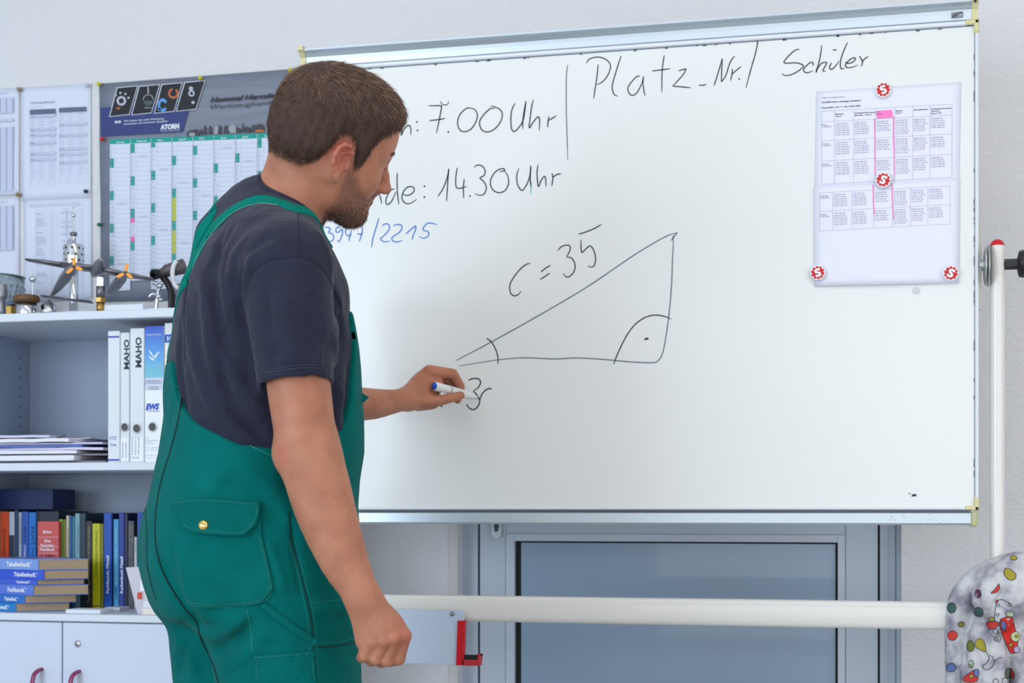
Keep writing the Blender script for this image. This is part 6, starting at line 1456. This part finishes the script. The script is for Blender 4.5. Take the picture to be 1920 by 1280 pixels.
# ---- straps
bothm = Model(); bothm.it = list(shirt.it)
def both(p): return np.minimum(shirt(p), ov(p))
p = px_curve(shirt, [(352,520),(359,500),(378,461),(405,423),(439,392),(482,376),(524,379),(552,393)], 6)
m_strap = mat('green_strap', (0, 118, 104), .9, spec=.1, bump=.4, bscale=700, bdist=.0006)
def chest(py, r, a): z = hz_(py); cx, cy = tctr(z); return np.array([cx, cy, z])+BF*a+BR*r
front = np.array(crom([p[-1], p[-1]+BF*.02+FWD*.05-UP*.006, p[-1]+BF*.05+FWD*.08-UP*.03, chest(450, .035, .09), chest(500, .03, .13), chest(560, .03, .15), chest(596, .03, .155)], 6))[1:]
s1 = strip('strap', shirt, np.concatenate([p, front]), .031, .0022, m_strap, o_ov)
p2 = px_curve(shirt, [(352,519),(362,478),(376,438),(398,402)], 6)
far = np.array(crom([p2[-1], p2[-1]+BF*.05+FWD*.05-UP*.0, P(480, 395, 2.80), P(560, 450, 2.80), P(610, 560, 2.76)], 5))[1:]
s2 = strip('strap', shirt, np.concatenate([p2, far]), .031, .0022, m_strap, o_ov)
p3 = np.array(crom([p[0], P(341, 560, 2.62)+0*UP, P(334, 620, 2.66), P(342, 690, 2.62)], 5))
strip('strap', shirt, p3, .034, .002, m_strap, o_ov)
st_ = MB(); seam(st_, lambda q: shirt(q)-.003, [(360,502),(379,463),(406,426),(440,396),(482,381),(524,384)], .0006, 0, dash=True); st_.build('stitching', mat('pale_green_thread', (120, 205, 188), .8), s1)
# ---- seams of the dungarees
sd_ = MB()
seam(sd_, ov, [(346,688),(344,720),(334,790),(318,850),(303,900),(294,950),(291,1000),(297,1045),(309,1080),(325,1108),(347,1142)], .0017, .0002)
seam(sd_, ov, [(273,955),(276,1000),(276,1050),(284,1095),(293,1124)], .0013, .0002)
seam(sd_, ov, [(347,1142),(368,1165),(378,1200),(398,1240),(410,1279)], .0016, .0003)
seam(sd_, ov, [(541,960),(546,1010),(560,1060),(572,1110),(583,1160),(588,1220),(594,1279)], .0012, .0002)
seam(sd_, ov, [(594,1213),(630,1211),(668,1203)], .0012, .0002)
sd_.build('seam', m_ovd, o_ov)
sl_ = MB()
edge = [(347,686),(356,690),(360,722),(371,750),(400,782),(438,812),(480,834),(515,849),(550,858)]
seam(sl_, ov, [(a-3, b+5) for a, b in edge], .0008, .0003)
for off in (4, 9): seam(sl_, ov, [(345-off*.3, 700), (335-off, 790), (320-off, 850), (306-off, 900)], .0007, .0003, dash=True)
for off in (-6, 6): seam(sl_, ov, [(546+off,1010),(560+off,1060),(572+off,1110),(583+off,1160),(588+off,1220),(592+off,1275)], .0006, .0003, dash=True)
seam(sl_, ov, [(594,1206),(630,1204),(667,1196)], .0006, .0003, dash=True); seam(sl_, ov, [(586,1130),(620,1126),(650,1124)], .0006, .0003, dash=True)
sl_.build('stitching', m_ovs, o_ov)
wb_ = MB(); seam(wb_, ov, [(326,722),(340,727),(354,727)], .0010, .0003); wb_.build('back_bib_hem', m_ovs, o_ov)
# pockets
PK = [(320,948),(488,938),(491,1004),(504,1060),(512,1104),(488,1133),(372,1140),(342,1117),(326,1040)]
pocket = panel('back_pocket', ov, PK, .0022, .0016, m_ov, o_ov, .0018, 2.60)
ovp = lambda q: ov(q)-.0042
sp_ = MB(); ins = lambda P_, k: [(a+(415-a)*k, b+(1040-b)*k) for a, b in P_]
for k in (.035, .075): seam(sp_, ovp, ins([PK[8], PK[7], PK[6], PK[5], PK[4], PK[3], PK[2]], k), .0006, .0002, n=8, dash=True)
sp_.build('stitching', m_ovs, pocket)
FL = [(321,938),(384,932),(489,941),(487,962),(480,984),(456,1005),(400,1003),(358,998),(343,990),(336,966),(319,954)]
flap = panel('pocket_flap', ov, FL, lambda x, y: .005+.006*np.clip((y-945)/55, 0, 1)+.004*np.clip((345-x)/25, 0, 1)*np.clip((y-945)/20, 0, 1), .0014, m_ovf, o_ov, .0018, 2.60)
flf = lambda q: ov(q)-(.0066+.006*np.clip((proj(q)[1]-945)/55, 0, 1))
sf_ = MB(); seam(sf_, flf, [(345,984),(360,991),(400,996),(453,998),(475,980),(481,962),(482,948)], .0006, .0002, n=8, dash=True); seam(sf_, flf, [(325,943),(384,938),(484,946)], .0006, .0002, n=8, dash=True)
sf_.build('stitching', m_ovs, flap)
bp_, _ = trace(flf, [381], [984]); bn = grad(flf, bp_)[0]; bt = MB(); bt.lathe([(0, .0052), (.0035, .0048), (.0068, .0030), (.0085, .0008), (.0088, -.001)], bp_[0], 24, axis=bn); bt.build('stud_button', mat('brass_stud', (222, 196, 120), .22, metal=.9), flap)
# side pocket facing and tool pocket
TP = [(488,1133),(592,1206),(590,1216),(478,1222),(470,1140)]
def edgeband(nm, pts, w, lift=.0015): return strip(nm, ov, px_curve(ov, pts, 5), w, lift, m_ov, o_ov, 5)
edgeband('pocket_facing', [(492,1133),(520,1155),(556,1182),(590,1204)], .011, .003)
tp = panel('tool_pocket', ov, [(474,1228),(591,1219),(596,1300),(480,1330)], .0020, .0015, m_ov, o_ov, .0022, 2.60)
st2 = MB(); seam(st2, ovp, [(478,1233),(588,1224)], .0007, .0002, dash=True); seam(st2, ovp, [(481,1236),(485,1279)], .0006, .0002, dash=True); seam(st2, ovp, [(585,1228),(589,1279)], .0006, .0002, dash=True); st2.build('stitching', m_ovs, tp)
st3 = MB(); seam(st3, ov, [(463,1142),(470,1180),(474,1225)], .0007, .0003); seam(st3, ov, [(497,1131),(525,1151),(560,1177),(592,1198)], .0006, .003, dash=True); st3.build('stitching', m_ovs, o_ov)
# far back pocket flap at the outline, bib flap and strap tab at the chest
def wedge(name, pts, Z, dz, m, parent):
    f = [P(a, b, Z) for a, b in pts]; g = [P(a, b, Z)+FWD*dz for a, b in pts]; n = len(pts); mb = MB()
    mb.add(f+g, [tuple(range(n)), tuple(range(2*n-1, n-1, -1))]+[(i, i+n, (i+1) % n+n, (i+1) % n) for i in range(n)]); return mb.build(name, m, parent)
wedge('pocket_flap', [(284,934),(277,940),(268,962),(264,985),(268,991),(277,988),(283,960)], 2.66, .07, m_ov, o_ov)
wedge('bib_pocket_flap', [(656,710),(664,720),(673,733),(691,744),(664,769),(658,745)], 2.585, .012, m_ov, o_ov)
wedge('strap_tab', [(639,566),(647,575),(653,588),(660,597),(648,613),(643,600)], 2.58, .03, m_ov, o_ov)
wedge('buckle', [(650,612),(658,610),(661,622),(653,624)], 2.585, .02, m_blk, o_ov)
# ---- shoes
m_shoe = mat('dark_leather', (46, 42, 42), .5)
for a_, s in ((aR, 1), (aL, -1)):
    g_m = Model(); b0 = np.array([a_[0], a_[1], .05]); g_m.chain([b0-BF*.07, b0+BF*.02, b0+BF*.12, b0+BF*.17-UP*.01], [.045, .046, .044, .034], .03); g_m.cone(b0, b0+UP*.09, .045, .048, .04); g_m.clip(lambda p: .004-p[:, 2], .004)
    V, Q = surface(g_m, b0-.3, b0+.3, .005); link('shoe', mesh_from('shoe', V, Q), m_shoe, man)
# ---- marker
pA = P(814, 723.5, 3.118); pB = WP(898, 745.5, BY-.001); ax = pB-pA; Lm = np.linalg.norm(ax); ax /= Lm
mk_ = empty('board_marker', pA, 'white board marker with blue end held against the whiteboard', 'marker')
m_mkw = mat('marker_white', (226, 228, 228), .3)
MB().lathe([(.0080, .0), (.0092, .002), (.0096, .01), (.0096, Lm*.60), (.0088, Lm*.61), (.0088, Lm*.70), (.0080, Lm*.74), (.0075, Lm*.86), (.0045, Lm*.90), (.0035, Lm*.955), (0, Lm*.955)], pA, 28, axis=ax).build('barrel', m_mkw, mk_)
MB().lathe([(0, -.0006), (.0068, -.0004), (.0074, .001), (.0074, .003)], pA, 24, axis=ax).build('blue_end', mat('marker_blue', (34, 84, 200), .25), mk_)
MB().lathe([(.0098, Lm*.30), (.0100, Lm*.305), (.0100, Lm*.33), (.0098, Lm*.335)], pA, 24, axis=ax).build('band', mat('marker_grey', (170, 172, 172), .4), mk_)
MB().lathe([(.0022, Lm*.94), (.0022, Lm*.99), (.0008, Lm)], pA, 12, axis=ax).build('nib', m_blk, mk_)
dn = -UP-ax*(-UP@ax); dn /= np.linalg.norm(dn); sd3 = np.cross(ax, dn); c = pA+ax*Lm*.22+dn*.0125
MB().obox(c, ax*.012, dn*.0035, sd3*.003).build('clip', m_mkw, mk_)

# ================================================================ hair, beard, eyes
def hline(f, r): return np.interp(f, FLN, ULN)
skull = Model(); head(skull, 0.0, False, False); skull.chain([P(573, 345, 2.605), P(590, 300, 2.605)], [.056, .055], .02); skull.chain([P(548, 300, 2.60), P(530, 350, 2.61)], [.040, .042], .03)
def hthick(L):
    f, u, r = L[:, 0], L[:, 1], np.abs(L[:, 2]); m_ = u-hline(f, r); top = sm_(u, .055, .12)
    t = .0010+.0060*sm_(m_, .0, .035)+.007*top+.001*sm_(f, .03, .09)*top
    return t*sm_(m_, -.004, .006)
def hair_fn(p):
    L = hloc(p); d = skull(p); t = hthick(L); f, u, r = L[:, 0], L[:, 1], L[:, 2]
    st = .0012*np.sin(150*(r+.4*f)+8*np.sin(40*f))*sm_(u, .06, .11)+.0006*np.sin(330*f+90*r)
    ear = np.sqrt(((f+.013)/.024)**2+((u-.003)/.038)**2)
    return np.maximum(d-t-st, np.maximum((hline(f, r)+.009-u)*HS*.8, np.where(np.abs(r) > .066, (1-ear)*.02, -1)))
hl_ = H0-.17; hh_2 = H0+.17
V, Q = surface(hair_fn, hl_, hh_2, .0022); V = relax(V, Q, 1, .4)
m_hair = mat('brown_hair', (74, 58, 52), .75, spec=.2, noise=.3, nscale=60, bump=.8, bscale=240, bdist=.002)
hair = link('hair', mesh_from('hair', V, Q), m_hair, man)
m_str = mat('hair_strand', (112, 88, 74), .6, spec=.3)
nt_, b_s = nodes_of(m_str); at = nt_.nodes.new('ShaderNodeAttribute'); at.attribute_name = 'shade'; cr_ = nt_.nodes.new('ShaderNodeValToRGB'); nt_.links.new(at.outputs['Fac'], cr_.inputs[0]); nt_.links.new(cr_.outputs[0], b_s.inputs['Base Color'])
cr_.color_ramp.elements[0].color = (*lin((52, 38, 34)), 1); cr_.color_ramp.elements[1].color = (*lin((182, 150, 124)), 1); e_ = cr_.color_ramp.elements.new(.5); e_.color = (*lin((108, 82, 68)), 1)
rg_ = np.random.default_rng(4)
def strands(name, fn, pts, dirs, lens, wid, shade, m, parent, curl=.3, seg=3, lift=None):
    n = len(pts); nn = grad(fn, pts); P0 = pts+nn*(lift if lift is not None else -.001)[:, None] if lift is not None else pts-nn*.001; rows = []; d = dirs/np.linalg.norm(dirs, axis=1, keepdims=True)
    view = rg_.normal(size=(n, 3)); side = np.cross(d, view); side /= np.linalg.norm(side, axis=1, keepdims=True)+1e-9
    V = []; cur = P0.copy()
    for s in range(seg+1):
        w_ = (wid*(1-.8*s/seg))[:, None]; V.append(cur+side*w_/2); V.append(cur-side*w_/2)
        cur = cur+d*(lens/seg)[:, None]; d = d-nn*curl/seg+rg_.normal(size=(n, 3))*.05; d /= np.linalg.norm(d, axis=1, keepdims=True)
    V = np.stack(V, 1).reshape(-1, 3); k = 2*(seg+1); base = (np.arange(n)*k)[:, None]
    F = np.concatenate([base+np.array([[2*s, 2*s+1, 2*s+3, 2*s+2]]) for s in range(seg)], 0)
    me = mesh_from(name, V, F); me.attributes.new('shade', 'FLOAT', 'POINT').data.foreach_set('value', np.repeat(shade, k).astype(np.float32))
    o = link(name, me, m, parent); o['kind'] = 'stuff'; return o
def sample(V, Q, n, wts=None):
    c = V[Q].mean(1)
    if wts is not None: w_ = wts(c); w_ = w_/w_.sum(); i = rg_.choice(len(c), n, p=w_)
    else: i = rg_.integers(0, len(c), n)
    a = rg_.random((n, 1)); b = rg_.random((n, 1)); v = V[Q[i]]; return (v[:, 0]*(1-a)+v[:, 1]*a)*(1-b)+(v[:, 3]*(1-a)+v[:, 2]*a)*b
def hw(c):
    L = hloc(c); m_ = L[:, 1]-hline(L[:, 0], 0); ear = np.sqrt(((L[:, 0]+.013)/.024)**2+((L[:, 1]-.000)/.036)**2); return sm_(m_, -.008, .006)*np.where(np.abs(L[:, 2]) > .064, ear > 1, 1)*(np.linalg.norm(c-H0, axis=1) < .17)+1e-9
Vk, Qk = surface(skull, hl_, hh_2, .0045)
pts = sample(Vk, Qk, 30000, hw); L = hloc(pts); f, u, r = L[:, 0], L[:, 1], L[:, 2]; nn = grad(skull, pts)
crown = hp(-.062, .118, .012)
away = pts-crown; away /= np.linalg.norm(away, axis=1, keepdims=True); flow = away*1.0+HF*.55*sm_(u, .06, .12)[:, None]-UP*.55
flow = flow-nn*(flow*nn).sum(1, keepdims=True); flow /= np.linalg.norm(flow, axis=1, keepdims=True)+1e-9
clump = np.sin(70*f+25*np.sin(60*r)+9*u)*.5+np.sin(95*r-40*f)*.5
topm = sm_(u, .06, .115); mm_ = u-hline(f, r); lens = .0045+.0075*sm_(mm_, 0, .05)+.011*topm; flow += (np.cross(nn, flow)*.35*clump[:, None])*topm[:, None]
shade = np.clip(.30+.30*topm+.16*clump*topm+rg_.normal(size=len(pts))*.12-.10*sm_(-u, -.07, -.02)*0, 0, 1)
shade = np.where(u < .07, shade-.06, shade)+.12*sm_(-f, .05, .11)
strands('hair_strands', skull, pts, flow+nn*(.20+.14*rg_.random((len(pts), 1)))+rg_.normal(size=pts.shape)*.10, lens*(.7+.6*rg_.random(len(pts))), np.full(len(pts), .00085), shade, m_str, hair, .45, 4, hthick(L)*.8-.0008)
# fringe at the front
nf = 900; rr_ = rg_.uniform(-.05, .05, nf); pf, nfn = to_surf(skull, np.array([hp(.080-abs(x)*.35+rg_.uniform(-.006, .006), .100+rg_.uniform(-.008, .006), x) for x in rr_]), .006)
strands('fringe', skull, pf, HF*.9+np.outer(rg_.uniform(-.9, -.3, nf), HU)+nfn*.35+rg_.normal(size=(nf, 3))*.12, rg_.uniform(.008, .016, nf), np.full(nf, .0009), np.clip(rg_.normal(.5, .15, nf), 0, 1), m_str, hair, .25, 4)
# beard
bV, bQ = np.array(me.vertices[:0]), None
Vb, Qb = surface(body, H0-.16, H0+.14, .003)
def beard_w(c):
    L = hloc(c); f, u, r = L[:, 0], L[:, 1], np.abs(L[:, 2])
    w_ = sm_(-u, np.interp(f, [0, .02, .05, .075, .09], [-.02, -.006, .028, .038, .034]), np.interp(f, [0, .02, .05, .075, .09], [.0, .016, .050, .054, .044]))*sm_(f, .004, .018)*(u > -.122)
    lip = np.exp(-(((u+.064)/.0055)**2))*(f > .078)*(r < .024); return np.clip(w_-lip*1.5, 0, 1)*(np.linalg.norm(c-H0, axis=1) < .18)+1e-9
pts = sample(Vb, Qb, 10000, beard_w); L = hloc(pts); nn = grad(body, pts); dr = -HU*.9+HF*.35; dr = np.tile(dr, (len(pts), 1)); dr -= nn*(dr*nn).sum(1, keepdims=True)
bl_ = .0030+.0028*sm_(-L[:, 1], .05, .09)
strands('beard', body, pts, dr+nn*.55+rg_.normal(size=pts.shape)*.25, bl_*(.6+.8*rg_.random(len(pts))), np.full(len(pts), .0007), np.clip(rg_.normal(.30, .13, len(pts)), 0, 1), m_str, man, .3, 3)
for s in (-1, 1):
    n = 260; x = rg_.random(n); q, nn = to_surf(body, np.array([hp(.092-.014*t*t, .0335+.004*math.sin(3*t)+rg_.uniform(-.0025, .0025), s*(.012+.034*t)) for t in x]), 0)
    strands('eyebrow', body, q, np.tile(HR*s*.9+HU*.15, (n, 1))+nn*.08+rg_.normal(size=(n, 3))*.15, rg_.uniform(.004, .007, n), np.full(n, .0005), np.clip(rg_.normal(.35, .1, n), 0, 1), m_str, man, .2, 3)
    n = 60; x = rg_.random(n); q = np.array([hp(.0865-.010*t*t, .010, s*(.022+.022*t)) for t in x]); 
    strands('eyelashes', body, q, np.tile(HF*.9-HU*.35, (n, 1))+rg_.normal(size=(n, 3))*.15, rg_.uniform(.005, .008, n), np.full(n, .0005), np.full(n, .05), m_str, man, -.3, 3)
    ey = MB(); c = hp(.0715, .0075, .032*s); ey.ball(c, .0128, 16); eo = ey.build('eye', mat('eye_white', (232, 228, 224), .15), man)
    d_ = HF*.93-HU*.36; d_ /= np.linalg.norm(d_); MB().lathe([(0, .0134), (.003, .0130), (.0055, .0118), (.0058, .0112)], c, 20, axis=d_).build('iris', mat('grey_blue_iris', (70, 92, 108), .1), eo)
bpy.data.objects['eyebrow'].location = bpy.data.objects['eyebrow'].location
# ================================================================ patterned cloth over the right end of the bar
cm = Model(); ZC_ = 2.985
def c_(px, py, dz=0.0): return P(px, py, ZC_+dz)
k1 = mm(1, ZC_)
cm.chain([c_(1895, 1062, .0), c_(1850, 1080, .0), c_(1812, 1112, .01), c_(1796, 1160, .02), c_(1794, 1240, .02), c_(1800, 1340, .02), c_(1812, 1450, .02)], [26*k1, 27*k1, 26*k1, 23*k1, 22*k1, 24*k1, 20*k1], .006)
cm.chain([c_(1905, 1060, -.02), c_(1868, 1090, -.035), c_(1848, 1125, -.04), c_(1850, 1150, -.03)], [26*k1, 27*k1, 24*k1, 12*k1], .006)
cm.chain([c_(1915, 1062, -.03), c_(1905, 1110, -.05), c_(1880, 1150, -.05), c_(1866, 1182, -.05)], [28*k1, 30*k1, 24*k1, 10*k1], .006)
cm.chain([c_(1950, 1075, -.0), c_(1950, 1130, -.02), c_(1915, 1165, -.03), c_(1880, 1185, -.03)], [34*k1, 28*k1, 18*k1, 14*k1], .008)
cm.chain([c_(1862, 1150, -.01), c_(1842, 1185, -.015), c_(1830, 1230, -.02), c_(1824, 1300, -.02), c_(1828, 1440, -.02)], [18*k1, 22*k1, 25*k1, 24*k1, 20*k1], .006)
cm.chain([c_(1885, 1165, -.01), c_(1868, 1210, -.03), c_(1862, 1270, -.035), c_(1862, 1330, -.03), c_(1866, 1430, -.03)], [18*k1, 25*k1, 28*k1, 26*k1, 22*k1], .006)
cm.chain([c_(1900, 1150, -.02), c_(1902, 1200, -.04), c_(1912, 1240, -.03), c_(1915, 1320, -.02)], [14*k1, 17*k1, 20*k1, 22*k1], .005)
cm.chain([c_(1960, 1100, .02), c_(1958, 1200, .03), c_(1950, 1320, .02), c_(1945, 1430, .02)], [26*k1, 34*k1, 34*k1, 26*k1], .01)
cm.chain([c_(1830, 1150, .03), c_(1850, 1280, .03), c_(1870, 1420, .03)], [30*k1, 36*k1, 30*k1], .02)
ctr_ = lambda pts: list(trace(cm, [a for a, _ in pts], [b for _, b in pts], 2.5, 3.4)[0])
for pts, hh2, sg in (([(1832,1080),(1850,1075),(1870,1062)], -.005, .006), ([(1835,1075),(1830,1100),(1836,1130)], -.008, .007), ([(1795,1095),(1820,1108),(1832,1120)], .005, .006), ([(1838,1078),(1862,1084),(1885,1066)], .003, .004), ([(1853,1133),(1872,1105),(1895,1080)], .004, .005),
                    ([(1790,1180),(1800,1230),(1790,1279)], .004, .006), ([(1806,1150),(1812,1200),(1808,1270)], -.006, .006), ([(1832,1200),(1846,1240),(1842,1279)], .004, .006), ([(1860,1200),(1880,1240),(1885,1279)], .004, .006), ([(1845,1190),(1850,1230)], -.004, .005), ([(1890,1200),(1890,1250)], -.005, .006), ([(1780,1240),(1800,1250),(1815,1262)], .003, .004), ([(1870,1140),(1890,1150),(1915,1135)], -.005, .006)):
    cm.disp(ctr_(pts), hh2*2.0, sg*.85)
cm.field(lambda p: .0012*np.sin(90*p[:, 0]+60*p[:, 2]+4*np.sin(50*p[:, 2]))*np.sin(70*p[:, 2]-50*p[:, 0]), (0, 2.6, .8), 3)
V, Q = surface(cm, c_(1755, 1460, -.12)-np.array([.05, .2, 0]), c_(2010, 1010, .12)+np.array([.05, .2, 0]), .0028); V = relax(V, Q, 1, .4)
m_cl = mat('printed_cloth', (188, 186, 196), .85, bump=.4, bscale=500)
nt_, b_s = nodes_of(m_cl); tcn = [n for n in nt_.nodes if n.type == 'TEX_COORD'][0]; n1 = nt_.nodes.new('ShaderNodeTexNoise'); n1.inputs['Scale'].default_value = 26; n1.inputs['Detail'].default_value = 6; nt_.links.new(tcn.outputs['Object'], n1.inputs['Vector'])
cr_ = nt_.nodes.new('ShaderNodeValToRGB'); nt_.links.new(n1.outputs['Fac'], cr_.inputs[0]); nt_.links.new(cr_.outputs[0], b_s.inputs['Base Color'])
for i, (pos, c) in enumerate(((.28, (118, 122, 138)), (.66, (206, 206, 208)), (.40, (156, 152, 164)), (.50, (186, 186, 190)))):
    e_ = cr_.color_ramp.elements[i] if i < 2 else cr_.color_ramp.elements.new(pos)
    e_.position = pos; e_.color = (*lin(c), 1)
cloth = link('cloth', mesh_from('cloth', V, Q), m_cl, None); tag(cloth, 'crumpled pale cloth printed with balloons and dots hanging over the right stand post', 'cloth')
def blobp(pts, rgb, name='printed_shape', lift=.0012, ring=None):
    pts = [tuple(p) for p in crom(list(pts)+[pts[0]], 4)][:-1]; c = np.mean(pts, 0); vs = []; n = len(pts)
    for k in (1, .66, .33): vs += [(c[0]+(a-c[0])*k, c[1]+(b-c[1])*k) for a, b in pts]
    vs.append(tuple(c)); q, ok = trace(cm, [a for a, _ in vs], [b for _, b in vs], 2.5, 3.4)
    if not ok.all(): return
    nn = grad(cm, q); q = q+nn*lift; fs = []
    for r in range(2):
        for i in range(n): fs.append((r*n+i, r*n+(i+1) % n, (r+1)*n+(i+1) % n, (r+1)*n+i))
    fs += [(2*n+i, 2*n+(i+1) % n, 3*n) for i in range(n)]
    mb = MB(); mb.add(q, fs, True); mb.build(name, mat('cloth_print_%d_%d_%d' % rgb, rgb, .85), cloth)
    mb = MB(); mb.tube(list(q[:n])+[q[0]], .0006, 5, cap=False); mb.build('printed_outline', mat('cloth_outline', (58, 56, 66), .85), cloth)
circ = lambda x, y, rx, ry=None, a=0: [(x+rx*math.cos(t+a), y+(ry or rx)*math.sin(t+a)) for t in np.linspace(0, 2*math.pi, 9)[:-1]]
OLV = (160, 150, 50); RED = (196, 60, 52); BLU = (96, 112, 168); GRN = (66, 96, 92)
blobp([(1884,1066),(1893,1067),(1904,1075),(1904,1084),(1897,1088),(1888,1084),(1882,1075)], OLV); blobp([(1895,1045),(1901,1042),(1907,1046),(1904,1050),(1896,1049)], OLV)
blobp([(1873,1094),(1874,1102),(1868,1110),(1858,1112),(1866,1104)], RED); blobp([(1832,1199),(1838,1197),(1845,1203),(1849,1218),(1846,1222),(1837,1217),(1829,1211),(1829,1204)], OLV)
blobp(circ(1786, 1191, 9, 9), RED); blobp(circ(1785, 1139, 8, 10), GRN); blobp(circ(1835, 1147, 9, 9), GRN); blobp(circ(1820, 1211, 7, 10), (104, 116, 44)); blobp(circ(1784, 1251, 9, 8), BLU); blobp(circ(1777, 1265, 5, 9), RED)
blobp([(1876,1160),(1888,1156),(1898,1158),(1902,1175),(1908,1200),(1904,1222),(1894,1222),(1885,1205),(1879,1190),(1874,1172)], (212, 50, 38)); blobp(circ(1904, 1193, 8, 9), (190, 200, 150), lift=.002); blobp(circ(1906, 1193, 3), OLV, lift=.0026)
blobp(circ(1896, 1208, 3.5), (196, 190, 50), lift=.002); blobp([(1877,1162),(1885,1168),(1884,1180),(1878,1178)], BLU, lift=.002); blobp(circ(1893, 1151, 8, 5), (160, 180, 150)); blobp(circ(1906, 1217, 5, 6), (176, 160, 200), lift=.002)
blobp([(1816,1262),(1828,1256),(1833,1266),(1830,1277),(1812,1278),(1806,1272)], RED); blobp(circ(1831, 1261, 5, 7), BLU, lift=.002); blobp(circ(1821, 1244, 4.5, 7), (150, 176, 150)); blobp(circ(1819, 1248, 2.4), OLV, lift=.002); blobp(circ(1822, 1267, 3), (176, 190, 50), lift=.002)
blobp(circ(1890, 1262, 6, 10), (84, 100, 80)); blobp([(1896,1252),(1902,1262),(1901,1272),(1895,1264)], RED); blobp([(1849,1167),(1860,1164),(1872,1166),(1870,1174),(1860,1178),(1851,1175)], RED, lift=.002); blobp(circ(1861, 1161, 4.5, 4), OLV, lift=.002); blobp(circ(1852, 1050, 8, 4, .3), (86, 110, 160)); blobp(circ(1869, 1127, 3), RED); blobp(circ(1834, 1113, 6, 8), (110, 60, 80)); blobp(circ(1802, 1170, 6, 5), (120, 118, 60))
ol = MB()
def line(pts, r=.0006):
    q = px_curve(lambda p: cm(p), pts, 4) if False else None
    c = np.array(crom(pts, 4)); q, ok = trace(cm, c[:, 0], c[:, 1], 2.5, 3.4); 
    if ok.all(): ol.tube(list(q+grad(cm, q)*.0009), r, 5)
line([(1849,1222),(1855,1232),(1850,1242),(1843,1248),(1846,1254),(1855,1254),(1864,1244),(1862,1232),(1856,1228)]); line([(1864,1240),(1872,1234),(1878,1232)])
for x, y, rx in ((1867, 1183, 5), (1871, 1186, 2.5), (1870, 1197, 6), (1869, 1198, 2.5), (1867, 1277, 5), (1884, 1276, 6), (1872, 1134, 2.5), (1893, 1134, 3), (1871, 1152, 2.5)): line(circ(x, y, rx)+[circ(x, y, rx)[0]], .0005)
line([(1868,1125),(1880,1124),(1892,1130),(1897,1136)]); line([(1864,1165),(1866,1145),(1868,1130)]); ol.build('printed_outline', mat('cloth_outline', (58, 56, 66), .85), cloth)
